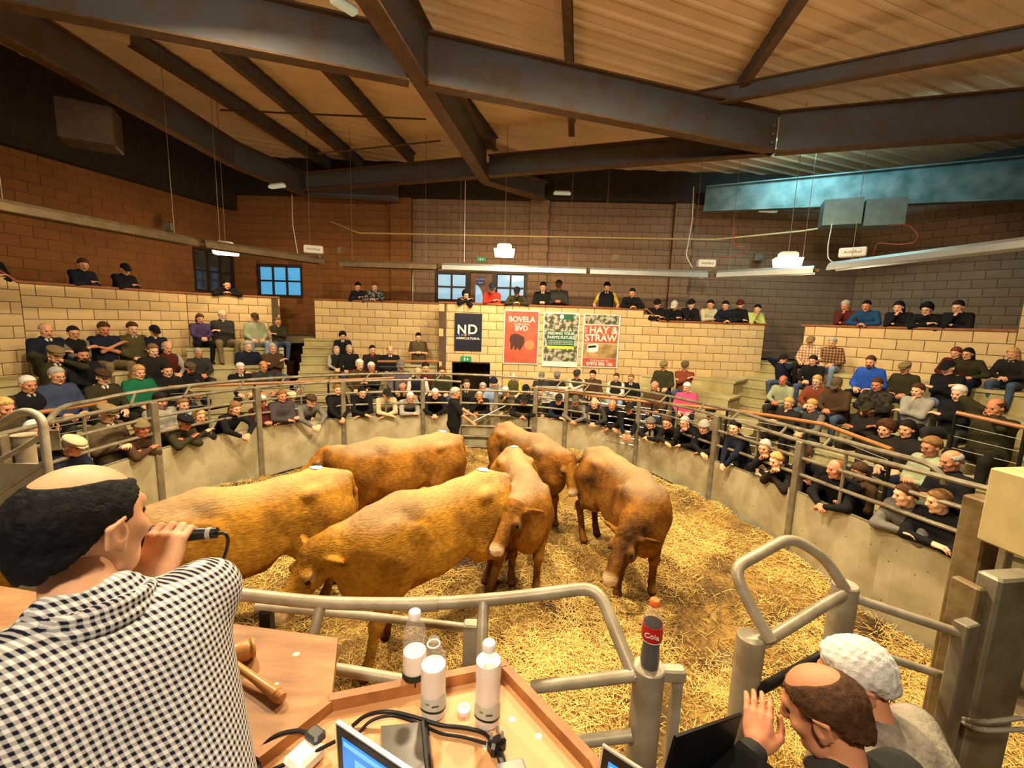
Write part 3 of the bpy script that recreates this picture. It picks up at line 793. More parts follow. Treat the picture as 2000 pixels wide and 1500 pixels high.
# ---------------------------------------------------------------- heaters, lamps, pipes under the roof
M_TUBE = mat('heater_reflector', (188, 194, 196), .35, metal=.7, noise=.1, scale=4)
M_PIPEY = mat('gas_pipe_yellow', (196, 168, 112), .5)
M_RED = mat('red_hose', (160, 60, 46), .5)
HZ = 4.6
M_TUBEO = mat('dull_heater_reflector', (128, 108, 80), .6, metal=.4, noise=.3, scale=6)  # darker, duller tone for the left heaters
def trough(a, b, label, rm=None):
    a = np.array(a); b = np.array(b); d = b-a; L = np.linalg.norm(d); t = d/L; q = np.cross(t, [0, 0, 1.0]); q /= np.linalg.norm(q)
    root = thing('radiant_heater', tuple((a+b)/2), label, 'heater', 'radiant tube heaters under the roof')
    pr = [(-.15, -.09), (-.12, .02), (-.05, .08), (.05, .08), (.12, .02), (.15, -.09)]
    vs = []
    for P in (a, b):
        vs += [P+q*x+np.array([0, 0, z]) for x, z in pr]
        vs += [P+q*x*.93+np.array([0, 0, z-.012]) for x, z in pr]
    f = []
    for i in range(5):
        f += [(i, i+1, 12+i+1, 12+i), (6+i+1, 6+i, 18+i, 18+i+1)]
    f += [(0, 12, 18, 6), (5, 11, 23, 17)]+[(i+1, i, 6+i, 7+i) for i in range(5)]+[(12+i, 13+i, 19+i, 18+i) for i in range(5)]
    MB().add(vs, f).build('reflector', rm or M_TUBE, root)
    MB().tube([a+np.array([0, 0, -.03])-t*.1, b+np.array([0, 0, -.03])+t*.1], .035, 8).build('burner_tube', M_STEELR, root, smooth=True)
    for s in (.12, .88):
        P = a+d*s; MB().tube([P+np.array([0, 0, .08]), (P[0], P[1], roofz(P[0], P[1])+.02)], .006, 4).build('hanging_chain', M_STEEL, root)
    return root
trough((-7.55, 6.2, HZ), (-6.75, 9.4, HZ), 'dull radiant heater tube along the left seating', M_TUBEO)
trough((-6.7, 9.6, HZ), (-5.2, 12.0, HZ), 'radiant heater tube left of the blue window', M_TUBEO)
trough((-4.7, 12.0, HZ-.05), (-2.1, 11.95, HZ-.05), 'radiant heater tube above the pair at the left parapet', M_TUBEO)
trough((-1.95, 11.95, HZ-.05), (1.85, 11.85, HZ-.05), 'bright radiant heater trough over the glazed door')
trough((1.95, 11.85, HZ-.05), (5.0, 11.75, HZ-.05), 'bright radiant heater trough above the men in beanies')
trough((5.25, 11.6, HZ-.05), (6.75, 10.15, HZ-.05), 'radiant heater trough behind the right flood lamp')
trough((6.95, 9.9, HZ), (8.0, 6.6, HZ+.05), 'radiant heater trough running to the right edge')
def text(name, s, size, M, m, parent, ext=.001, align='CENTER', font_bold=False, sx=1.0):
    cu = bpy.data.curves.new(name, 'FONT'); cu.body = s; cu.size = size; cu.align_x = align; cu.align_y = 'CENTER'; cu.extrude = ext
    if font_bold: cu.offset = size*.022
    o = bpy.data.objects.new(name, cu); COL.objects.link(o)
    dg = bpy.context.evaluated_depsgraph_get(); me = bpy.data.meshes.new_from_object(o.evaluated_get(dg))
    bpy.data.objects.remove(o); bpy.data.curves.remove(cu)
    me.transform(Matrix.Diagonal((sx, 1, 1, 1))); me.transform(M); me.materials.clear(); me.materials.append(m)
    c = Vector(M.translation); me.transform(Matrix.Translation(-c))
    ob = bpy.data.objects.new(name, me); COL.objects.link(ob); ob.location = c; parent_to(ob, parent); return ob
def facing(P, n, up=(0, 0, 1)):
    """matrix with z along n (towards viewer), y up"""
    n = Vector(n).normalized(); u = Vector(up); x = u.cross(n).normalized(); y = n.cross(x)
    return Matrix(((x[0], y[0], n[0], P[0]), (x[1], y[1], n[1], P[1]), (x[2], y[2], n[2], P[2]), (0, 0, 0, 1)))
def burner(p, ang, label, l=.46):
    root = thing('heater_burner_box', p, label, 'burner box', 'white burner boxes of the heaters')
    R = Matrix.Rotation(ang, 3, 'Z'); MB().bbox((p[0], p[1], p[2]+.12), (l, .2, .2), .02, R=R).build('casing', M_WHITE, root)
    MB().tube([Vector(p)+R @ Vector((l*.3, 0, .03)), Vector(p)+R @ Vector((l*.3, 0, -.07))], .02, 6).build('stub', M_STEEL, root)
    n = R @ Vector((0, -1, 0)); c = Vector(p)+Vector((0, 0, .12))+n*.102
    text('lettering', 'AmbiRad', .085, facing(c, n), M_BLACK, root)
burner(RD(613, 497, 11.3), math.radians(20), 'white burner box at the left of the three')
burner(RD(1378, 524, 11.7), math.radians(-3), 'white burner box at the centre right of the heater run')
burner(RD(1664, 504, 9.7), math.radians(-40), 'white burner box above the right gallery', .5)
M_LAMP = mat('lamp_diffuser', (255, 240, 210), .3, emis=(255, 214, 150), estr=26)
def flood(p, ang, label, e):
    root = thing('flood_lamp', p, label, 'lamp', 'hanging flood lamps')
    R = Matrix.Rotation(ang, 3, 'Z')
    MB().box((p[0], p[1], p[2]-.03), (.46, .30, .17), R=R, taper=1.12).build('diffuser', M_LAMP, root)
    MB().bbox((p[0], p[1], p[2]+.125), (.36, .24, .14), .04, R=R).build('gear_housing', M_WHITE, root)
    MB().tube([Vector(p)+Vector((0, 0, .19)), (p[0], p[1], roofz(p[0], p[1])+.02)], .007, 4).build('suspension_cable', M_STEEL, root)
    d = bpy.data.lights.new('flood_lamp_light', 'POINT'); d.energy = e; d.color = (1, .80, .52); d.shadow_soft_size = .15
    o = bpy.data.objects.new('flood_lamp_light', d); COL.objects.link(o); o.location = (p[0], p[1], p[2]-.25)
flood(RD(441, 488, 10.6), .3, 'glowing flood lamp on the left below the dark roof', 55)
flood(RD(985, 492, 11.0), 0, 'glowing flood lamp over the glazed door', 55)
flood(RD(1538, 510, 9.4), -.3, 'glowing flood lamp on the right beside the heater', 55)
def pipe(pts, r, m, name, label, cat='pipe', bd=.1):
    return MB().tube(bend(pts, bd), r, 8).build(name, m, smooth=True, label=label, cat=cat)
pipe([RD(645, 432, 13.6), RD(700, 455, 13.0), RD(1050, 462, 12.6), RD(1395, 468, 12.2), RD(1560, 452, 11.2), RD(1700, 432, 10.2), RD(1765, 434, 9.7)], .022, M_PIPEY, 'gas_pipe', 'long pale yellow gas pipe under the roof')
pipe([RD(1355, 365, 11.6), RD(1352, 430, 11.6), RD(1340, 500, 11.6), RD(1352, 522, 11.6)], .012, M_WHITE, 'cable_drop', 'white cable dropping to the centre right burner box', 'cable')
pipe([RD(570, 380, 11.6), RD(572, 440, 11.5), RD(582, 498, 11.4)], .010, M_WHITE, 'cable_drop', 'white cable dropping to the left burner box', 'cable')
pipe([RD(1625, 437, 9.9), RD(1617, 480, 9.8), RD(1617, 505, 9.8), RD(1628, 513, 9.8)], .010, M_WHITE, 'cable_drop', 'white cable dropping beside the flood lamp on the right', 'cable')
pipe([RD(1738, 441, 9.2), RD(1775, 438, 9.1), RD(1795, 460, 9.0), RD(1785, 475, 9.1), RD(1755, 478, 9.3), RD(1712, 474, 9.6), RD(1705, 500, 9.7)], .010, M_RED, 'gas_hose', 'red gas hose looping above the right burner box', 'hose')
pipe([RD(1435, 441, 11.2), RD(1433, 480, 11.2), RD(1455, 483, 11.2), RD(1455, 497, 11.3), RD(1404, 506, 11.6), RD(1402, 522, 11.7)], .010, M_RED, 'gas_hose', 'red gas hose beside the centre right burner box', 'hose')
pipe([RD(909, 330, 11.4), RD(907, 512, 12.0)], .008, M_WHITE, 'cable_drop', 'white cable hanging left of the centre flood lamp', 'cable')
pipe([RD(806, 480, 13.7), RD(806, 590, 13.8)], .02, M_WHITE, 'wall_conduit', 'white conduit down the wall left of the bright window', 'conduit')
pipe([RD(831, 400, 13.9), RD(831, 568, 13.9)], .012, M_PIPEY, 'wall_conduit', 'thin conduit down the wall beside the bright window', 'conduit')
for px, py, d, lab in ((936, 492, 13.6, 'grey wall floodlight over the exit sign'), (1202, 504, 13.4, 'grey wall floodlight right of the centre lamp'), (667, 489, 13.8, 'small wall floodlight above the left parapet pair'), (329, 443, 11.5, 'small wall floodlight high on the left wall'), (1482, 503, 12.9, 'grey wall floodlight left of the right lamp')):
    p = RD(px, py, d); root = thing('wall_floodlight', p, lab, 'floodlight')
    MB().bbox(p, (.26, .12, .22), .02, .0).build('casing', M_STEEL, root); MB().box((p[0], p[1]+.1, p[2]), (.05, .14, .05)).build('bracket', M_DARK, root)
p = RD(1345, 383, 12.9)
M_TIN = mat('duct_tin', (120, 140, 136), .4, metal=.6, noise=.2, scale=5)
dbx = thing('duct_box', RD(1695, 438, 9.6), 'grey sheet metal duct box hanging below the teal rafter', 'duct')
for a, b in (((1612, 438), (1690, 440)), ((1692, 440), (1775, 440))):
    A = np.array(RD(a[0], a[1], 10.0 if a[0] < 1650 else 9.7)); B = np.array(RD(b[0], b[1], 9.7 if b[0] < 1700 else 9.4))
    c = (A+B)/2; MB().box((c[0], c[1]+.2, c[2]+.28), (np.linalg.norm(B-A)-.02, .5, .56), math.atan2(B[1]-A[1], B[0]-A[0])).build('casing', M_TIN, dbx)
db2 = MB(); q = RD(165, 235, 7.0); db2.bbox((q[0]-.1, q[1]+.2, q[2]-.02), (.72, .5, .62), .02, .5); db2.build('duct_box', mat('duct_brown', (70, 50, 30), .6, metal=.3, noise=.3, scale=4), label='blurred sheet metal duct box in the top left corner', cat='duct')
# light fittings
M_FIT = mat('bulkhead_diffuser', (205, 205, 190), .4, emis=(180, 200, 170), estr=.35)
for (px, py, d, ang, lab) in ((672, 12, 5.6, .9, 'greenish lit strip fitting beside the long rafter'), (541, 364, 10.8, -.4, 'small bulkhead light under the left roof'), (1500, 412, 12.0, .1, 'small bulkhead light under the teal rafter'), (1098, 378, 12.6, 0, 'small bulkhead light above the middle pier')):
    p = RD(px, py, d); root = thing('strip_light', p, lab, 'light'); R = Matrix.Rotation(ang, 3, 'Z')
    MB().bbox((p[0], p[1], p[2]), (.5 if py > 100 else .34, .13, .07), .03, R=R).build('diffuser', M_FIT, root); MB().box((p[0], p[1], p[2]+.05), (.44 if py > 100 else .30, .09, .03), R=R).build('base', M_WHITE, root)

# ================================================================ signs on the walls
M_NAVY = mat('sign_navy', (24, 26, 44), .4); M_POSTW = mat('poster_white', (228, 224, 214), .5); M_POSTR = mat('poster_red', (176, 76, 56), .5, color2=(196, 96, 70), scale=3)
M_POSTG = mat('poster_green', (30, 92, 62), .5); M_POSTY = mat('poster_yellow', (214, 206, 60), .5); M_POSTD = mat('poster_bull', (86, 50, 40), .6, noise=.5, scale=20); M_POSTO = mat('poster_orange', (226, 130, 84), .5)
M_PHOTO = mat('poster_photo', (178, 170, 150), .5, color2=(70, 78, 52), scale=9, detail=8, lo=.45, hi=.55); M_PHOTO2 = mat('poster_field', (196, 160, 104), .5, color2=(120, 96, 60), scale=4); M_GREENSIGN = mat('exit_green', (20, 110, 64), .4, emis=(30, 150, 90), estr=.5)
def panel_on(px0, py0, px1, py1, p0, p1, o=.03):
    """matrix with origin at the sign centre on the wall; returns M, width, height"""
    a, b = onwall(p0, p1, px0), onwall(p0, p1, px1); c = pt(p0, p1, (a+b)/2)
    zt_ = zat(c[0], c[1], py0); zb_ = zat(c[0], c[1], py1); t = (np.array(p1)-np.array(p0))/math.dist(p0, p1); n = (t[1], -t[0], 0)
    P = (c[0]+n[0]*o, c[1]+n[1]*o, (zt_+zb_)/2); return facing(P, n), b-a, zt_-zb_
def flat(name, M, x, z, w_, h_, m, parent, o=.0, t=.006):
    mb = MB().box((x, z, o), (w_, h_, t)); return place(mb, M).build(name, m, parent)
def shape(name, M, pts, m, parent, o=.008):
    mb = MB(); n = len(pts); mb.add([(x, y, o) for x, y in pts]+[(x, y, o-.004) for x, y in pts], [tuple(range(n)), tuple(range(2*n-1, n-1, -1))]); return place(mb, M).build(name, m, parent)
def T(M, x, y, o=.008): return M @ Matrix.Translation((x, y, o))
M_, W_, H_ = panel_on(889, 612, 943, 685, D1, D2)
sg = thing('navy_sign', tuple(M_.translation), 'navy sign with large white ND AGRICULTURAL lettering', 'sign')
flat('board', M_, 0, 0, W_, H_, M_NAVY, sg)
text('letter_n', 'N', .34, T(M_, -.17, .06), M_POSTW, sg, font_bold=True); text('letter_d', 'D', .36, T(M_, .12, .065), M_POSTW, sg, font_bold=True)
text('lettering', 'AGRICULTURAL', .082, T(M_, 0, -.17), M_POSTW, sg, font_bold=True, sx=1.1)
for k, c in enumerate((mat('dot_blue', (70, 110, 180)), mat('dot_grey', (120, 120, 130)), M_POSTO, mat('dot_purple', (110, 90, 130)))): flat('square', M_, -.24+k*.085, -.08, .05, .05, c, sg, .006)
M_, W_, H_ = panel_on(985.5, 606, 1056, 711, P1, P2)
sg = thing('bull_poster', tuple(M_.translation), 'red BOVELA poster showing a bull, left of the three', 'poster', 'framed posters on the block wall')
flat('frame', M_, 0, 0, W_, H_, M_POSTW, sg); flat('print', M_, 0, 0, W_-.06, H_-.06, M_POSTR, sg, .004)
text('lettering', 'BOVELA', .20, T(M_, 0, H_*.33), M_POSTW, sg, font_bold=True); text('lettering', 'IS REDUCING', .07, T(M_, 0, H_*.245), M_POSTW, sg); text('lettering', 'BVD', .19, T(M_, 0, H_*.165), M_POSTW, sg, font_bold=True)
bl = [(-.38, .02), (-.34, .16), (-.2, .22), (-.02, .17), (.1, .1), (.12, -.06), (.05, -.2), (.0, -.3), (-.06, -.33), (-.1, -.22), (-.14, -.3), (-.2, -.32), (-.22, -.16), (-.28, -.3), (-.34, -.31), (-.34, -.12)]
shape('bull_picture', M_, [(x*.85, y*.85-.08) for x, y in bl], M_POSTD, sg); shape('ball_picture', M_, [(.24+.14*math.cos(t), -.2+.14*math.sin(t)) for t in np.linspace(0, 2*math.pi, 20)[:-1]], M_POSTO, sg, .0085)
M_, W_, H_ = panel_on(1064, 610, 1135, 716, P1, P2)
sg = thing('feed_poster', tuple(M_.translation), 'green and white poster about feeding your farm, middle of the three', 'poster', 'framed posters on the block wall')
flat('frame', M_, 0, 0, W_, H_, M_POSTW, sg); flat('photo_print', M_, 0, .05, W_-.06, H_-.2, M_PHOTO, sg, .004); flat('header', M_, .12, H_*.42, .4, .15, M_POSTG, sg, .007)
flat('green_panel', M_, 0, .03, W_*.74, H_*.27, M_POSTG, sg, .007); flat('yellow_band', M_, 0, -H_*.135, W_*.74, .09, M_POSTY, sg, .007)
text('lettering', 'FEEDING YOUR', .105, T(M_, 0, .17, .011), M_POSTW, sg, font_bold=True); text('lettering', "FARM'S FUTURE", .105, T(M_, 0, .06, .011), M_POSTW, sg, font_bold=True)
for k in range(3): text('small_print', 'quality feed fertiliser seed and advice', .045, T(M_, 0, -.03-k*.045, .011), M_POSTW, sg)
shape('logo_ring', M_, [(-.0+.06*math.cos(t), H_*.42+.06*math.sin(t)) for t in np.linspace(0, 2*math.pi, 16)[:-1]], M_POSTW, sg, .012)
M_, W_, H_ = panel_on(1142, 614, 1215, 718, P1, P2)
sg = thing('hay_poster', tuple(M_.translation), 'red and white HAY & STRAW poster, right of the three', 'poster', 'framed posters on the block wall')
flat('frame', M_, 0, 0, W_, H_, M_POSTW, sg); flat('crowd_print', M_, 0, H_*.40, W_-.08, H_*.17, M_PHOTO, sg, .004); flat('red_panel', M_, 0, H_*.13, W_-.08, H_*.33, M_POSTR, sg, .004); flat('field_print', M_, 0, -H_*.18, W_-.08, H_*.27, M_PHOTO2, sg, .004); flat('red_band', M_, 0, -H_*.40, W_-.08, H_*.16, M_POSTR, sg, .004)
text('lettering', 'HAY &', .27, T(M_, .06, H_*.2), M_POSTW, sg, font_bold=True); text('lettering', 'STRAW', .26, T(M_, 0, H_*.055), M_POSTW, sg, font_bold=True)
text('lettering', 'I.A.N', .08, T(M_, -.42, H_*.2) @ Matrix.Rotation(math.pi/2, 4, 'Z'), M_POSTW, sg)
text('lettering', 'Call Jimmy on', .09, T(M_, 0, -H_*.365), M_POSTW, sg); text('lettering', '07976 886 106', .12, T(M_, 0, -H_*.43), M_POSTW, sg, font_bold=True)
shape('trailer_picture', M_, [(-.36, -.3), (-.36, -.1), (-.1, -.06), (-.05, -.12), (-.06, -.28), (-.2, -.32)], M_POSTW, sg); shape('trailer_side', M_, [(-.34, -.2), (-.34, -.14), (-.12, -.11), (-.12, -.17)], M_NAVY, sg, .011)
for (px0, py0, px1, py1, A_, B_, lab) in ((902, 696, 923, 706, D1, D2, 'green exit sign under the navy sign'), (930, 503, 948, 511, X770, X1060, 'green exit sign below the grey floodlight')):
    M_, W_, H_ = panel_on(px0, py0, px1, py1, A_, B_, .04); sg = thing('exit_sign', tuple(M_.translation), lab, 'sign')
    flat('board', M_, 0, 0, W_, H_, M_GREENSIGN, sg, 0, .03); flat('running_figure', M_, -W_*.12, 0, W_*.12, H_*.6, M_POSTW, sg, .017); shape('arrow', M_, [(W_*.1, -H_*.25), (W_*.3, 0), (W_*.1, H_*.25)], M_POSTW, sg, .02)
M_, W_, H_ = panel_on(930, 540, 946, 557, X770, X1060, -.032); sg = thing('door_notice', tuple(M_.translation), 'small blue ALL DOORS SHUT notice on the oak door', 'sign')
flat('board', M_, 0, 0, W_, H_, mat('notice_blue', (30, 48, 120), .4), sg); text('lettering', 'ALL DOORS', .05, T(M_, 0, .05), M_POSTW, sg); text('lettering', 'SHUT', .06, T(M_, 0, -.06), M_POSTW, sg)
p = atd(820, 584, 13.9); MB().bbox((p[0], p[1]-.02, p[2]), (.17, .05, .10), .01).build('socket_box', M_WHITE, label='white socket box on the wall left of the bright window', cat='socket')
bn = thing('white_banner', RD(1083, 768, 10.7), 'white banner with grey scribble hung behind the ring leaners', 'banner')
c = RD(1083, 771, 10.75); MB().box((c[0], c[1], c[2]), (.62, .02, .42)).build('cloth', M_POSTW, bn); text('lettering', '6 T', .3, facing((c[0], c[1]-.014, c[2]), (0, -1, 0)), mat('scribble', (150, 150, 150)), bn)
# steps inside the doorway bay
MB().prism([(-1.7, 13.4), (-.55, 13.4), (-.55, 13.5), (-1.7, 13.5)], 0, 2.2).build('door_2', mat('far_door', (110, 92, 62), .6, noise=.2), kind='structure', label='dim timber door inside the dark doorway')
# ================================================================ smooth-union modelling kit (one continuous skin per body)
def nrm(v): v = np.array(v, float); return v/(np.linalg.norm(v)+1e-12)
def field(prims, h, pad=.03):
    lo = np.full(3, 1e9); hi = -lo
    bbs = []
    for p in prims:
        if p[0] == 'c': a, b = np.array(p[1], float), np.array(p[2], float); r = max(p[3], p[4]); l, u = np.minimum(a, b)-r, np.maximum(a, b)+r
        else: c = np.array(p[1], float); r = max(p[2]); l, u = c-r, c+r
        bbs.append((l, u))
        if p[-1] >= 0: lo = np.minimum(lo, l); hi = np.maximum(hi, u)
    lo = lo-pad; n = np.ceil((hi+pad-lo)/h).astype(int)+1
    ax = [lo[i]+h*np.arange(n[i]) for i in range(3)]
    D = np.full(n, .4, np.float32)
    for p, (l, u) in zip(prims, bbs):
        k = abs(p[-1]); m = k+2*h
        i0 = np.maximum(0, np.floor((l-m-lo)/h).astype(int)); i1 = np.minimum(n, np.ceil((u+m-lo)/h).astype(int)+1)
        if (i1 <= i0).any(): continue
        X = ax[0][i0[0]:i1[0], None, None]; Y = ax[1][None, i0[1]:i1[1], None]; Z = ax[2][None, None, i0[2]:i1[2]]
        if p[0] == 'c':
            a, b = np.array(p[1], float), np.array(p[2], float); d = b-a; L2 = d@d+1e-12
            t = np.clip(((X-a[0])*d[0]+(Y-a[1])*d[1]+(Z-a[2])*d[2])/L2, 0, 1)
            q = np.sqrt((X-a[0]-t*d[0])**2+(Y-a[1]-t*d[1])**2+(Z-a[2]-t*d[2])**2)-(p[3]+t*(p[4]-p[3]))
        else:
            c = np.array(p[1], float); r = p[2]; R = p[3]
            x, y, z = X-c[0], Y-c[1], Z-c[2]
            if R is not None:
                R = np.array(R); x, y, z = (R[0][0]*x+R[1][0]*y+R[2][0]*z, R[0][1]*x+R[1][1]*y+R[2][1]*z, R[0][2]*x+R[1][2]*y+R[2][2]*z)
            k0 = np.sqrt((x/r[0])**2+(y/r[1])**2+(z/r[2])**2); k1 = np.sqrt((x/r[0]**2)**2+(y/r[1]**2)**2+(z/r[2]**2)**2)+1e-9
            q = k0*(k0-1)/k1
        s = D[i0[0]:i1[0], i0[1]:i1[1], i0[2]:i1[2]]
        if p[-1] < 0:      # carve
            hh = np.maximum(k-np.abs(s+q), 0)/k; s[...] = np.maximum(s, -q)+hh*hh*k*.25
        elif k > 0:
            hh = np.maximum(k-np.abs(s-q), 0)/k; s[...] = np.minimum(s, q)-hh*hh*k*.25
        else: s[...] = np.minimum(s, q)
    return D, lo, ax
def surface(D, lo, h):
    """naive surface nets, vectorised"""
    ins = D < 0
    c = [ins[i:ins.shape[0]-1+i, j:ins.shape[1]-1+j, k:ins.shape[2]-1+k] for i in (0, 1) for j in (0, 1) for k in (0, 1)]
    s = sum(a.astype(np.int8) for a in c); act = (s > 0) & (s < 8)
    I = np.argwhere(act); nV = len(I); vid = -np.ones(act.shape, np.int32); vid[act] = np.arange(nV)
    acc = np.zeros((nV, 3)); cnt = np.zeros(nV)
    for ax_ in range(3):
        for u in (0, 1):
            for v in (0, 1):
                o = [0, 0, 0]; oo = [i for i in range(3) if i != ax_]; o[oo[0]] = u; o[oo[1]] = v
                a = I+np.array(o); b = a.copy(); b[:, ax_] += 1
                da = D[a[:, 0], a[:, 1], a[:, 2]]; db = D[b[:, 0], b[:, 1], b[:, 2]]
                k = (da < 0) != (db < 0); t = np.where(k, da/(da-db+1e-12), 0)
                P = a.astype(float); P[:, ax_] += t
                acc[k] += P[k]; cnt[k] += 1
    V = lo+h*acc/cnt[:, None]
    Fs = []
    for ax_ in range(3):
        sl0 = [slice(None)]*3; sl1 = [slice(None)]*3; sl0[ax_] = slice(0, -1); sl1[ax_] = slice(1, None)
        a = ins[tuple(sl0)]; b = ins[tuple(sl1)]; E_ = np.argwhere(a != b)
        o1, o2 = [i for i in range(3) if i != ax_]
        E_ = E_[(E_[:, o1] > 0) & (E_[:, o2] > 0) & (E_[:, o1] < act.shape[o1]) & (E_[:, o2] < act.shape[o2])]
        fl_ = a[E_[:, 0], E_[:, 1], E_[:, 2]]
        def g(du, dv):
            q = E_.copy(); q[:, o1] -= du; q[:, o2] -= dv; return vid[q[:, 0], q[:, 1], q[:, 2]]
        Q = np.stack([g(1, 1), g(0, 1), g(0, 0), g(1, 0)], 1)
        if ax_ == 1: fl_ = ~fl_
        Q[~fl_] = Q[~fl_][:, ::-1]; Fs.append(Q)
    return V, np.concatenate(Fs)
def skin(prims, h):
    D, lo, ax = field(prims, h); return surface(D, lo, h)
def yawR(a): c, s = math.cos(a), math.sin(a); return np.array([[c, -s, 0], [s, c, 0], [0, 0, 1.0]])
def frame(fwd, up=(0, 0, 1)):
    """columns: x = right, y = forward, z = up"""
    y = nrm(fwd); x = nrm(np.cross(y, up)); z = np.cross(x, y); return np.stack([x, y, z], 1)

# ================================================================ cattle
def fur(name, base, dark, pale):
    m = mat(name, base, .75, spec=.12); nt = m.node_tree; N = nt.nodes; L = nt.links; b = N['Principled BSDF']
    tc = N.new('ShaderNodeTexCoord'); n1 = N.new('ShaderNodeTexNoise'); n1.inputs['Scale'].default_value = 1.9; n1.inputs['Detail'].default_value = 7; n1.inputs['Roughness'].default_value = .62
    L.new(tc.outputs['Object'], n1.inputs['Vector'])
    r1 = N.new('ShaderNodeMapRange'); r1.inputs[1].default_value = .44; r1.inputs[2].default_value = .66; L.new(n1.outputs['Fac'], r1.inputs[0])
    mx = N.new('ShaderNodeMix'); mx.data_type = 'RGBA'; mx.inputs['A'].default_value = (*rgb(base), 1); mx.inputs['B'].default_value = (*rgb(dark), 1); L.new(r1.outputs[0], mx.inputs['Factor'])
    n3 = N.new('ShaderNodeTexNoise'); n3.inputs['Scale'].default_value = 24; n3.inputs['Detail'].default_value = 6; L.new(tc.outputs['Object'], n3.inputs['Vector'])
    r3 = N.new('ShaderNodeMapRange'); r3.inputs[1].default_value = .35; r3.inputs[2].default_value = .7; r3.inputs[3].default_value = .72; r3.inputs[4].default_value = 1.12; L.new(n3.outputs['Fac'], r3.inputs[0])
    mm = N.new('ShaderNodeMix'); mm.data_type = 'RGBA'; mm.blend_type = 'MULTIPLY'; mm.inputs['Factor'].default_value = 1; L.new(mx.outputs['Result'], mm.inputs['A']); L.new(r3.outputs[0], mm.inputs['B'])
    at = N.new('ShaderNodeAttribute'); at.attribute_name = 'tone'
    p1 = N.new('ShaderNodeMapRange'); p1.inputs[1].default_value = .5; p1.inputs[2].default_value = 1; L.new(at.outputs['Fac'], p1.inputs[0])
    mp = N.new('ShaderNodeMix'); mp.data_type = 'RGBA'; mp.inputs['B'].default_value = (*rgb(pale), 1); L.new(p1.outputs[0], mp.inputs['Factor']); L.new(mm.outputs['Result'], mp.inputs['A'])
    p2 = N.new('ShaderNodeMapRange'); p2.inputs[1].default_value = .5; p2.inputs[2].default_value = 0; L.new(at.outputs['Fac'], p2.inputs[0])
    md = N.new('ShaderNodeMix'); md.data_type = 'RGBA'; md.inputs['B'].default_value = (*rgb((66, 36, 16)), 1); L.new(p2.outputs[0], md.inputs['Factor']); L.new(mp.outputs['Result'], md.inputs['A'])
    L.new(md.outputs['Result'], b.inputs['Base Color'])
    mg = N.new('ShaderNodeMapping'); mg.inputs['Scale'].default_value = (22, 60, 90); L.new(tc.outputs['Object'], mg.inputs[0])
    n2 = N.new('ShaderNodeTexNoise'); n2.inputs['Scale'].default_value = 1; n2.inputs['Detail'].default_value = 6; L.new(mg.outputs[0], n2.inputs['Vector'])
    bp = N.new('ShaderNodeBump'); bp.inputs['Strength'].default_value = .55; bp.inputs['Distance'].default_value = .02; L.new(n2.outputs['Fac'], bp.inputs['Height']); L.new(bp.outputs[0], b.inputs['Normal'])
    b.inputs['Sheen Weight'].default_value = .0; b.inputs['Sheen Tint'].default_value = (1, .85, .5, 1)
    return m
M_EYE = mat('cow_eye', (16, 10, 8), .08); M_NOSE = mat('nostril', (60, 34, 28), .5); M_STK = mat('lot_sticker', (236, 236, 240), .5); M_SWITCH = mat('tail_hair', (92, 54, 26), .9, noise=.3, scale=20)
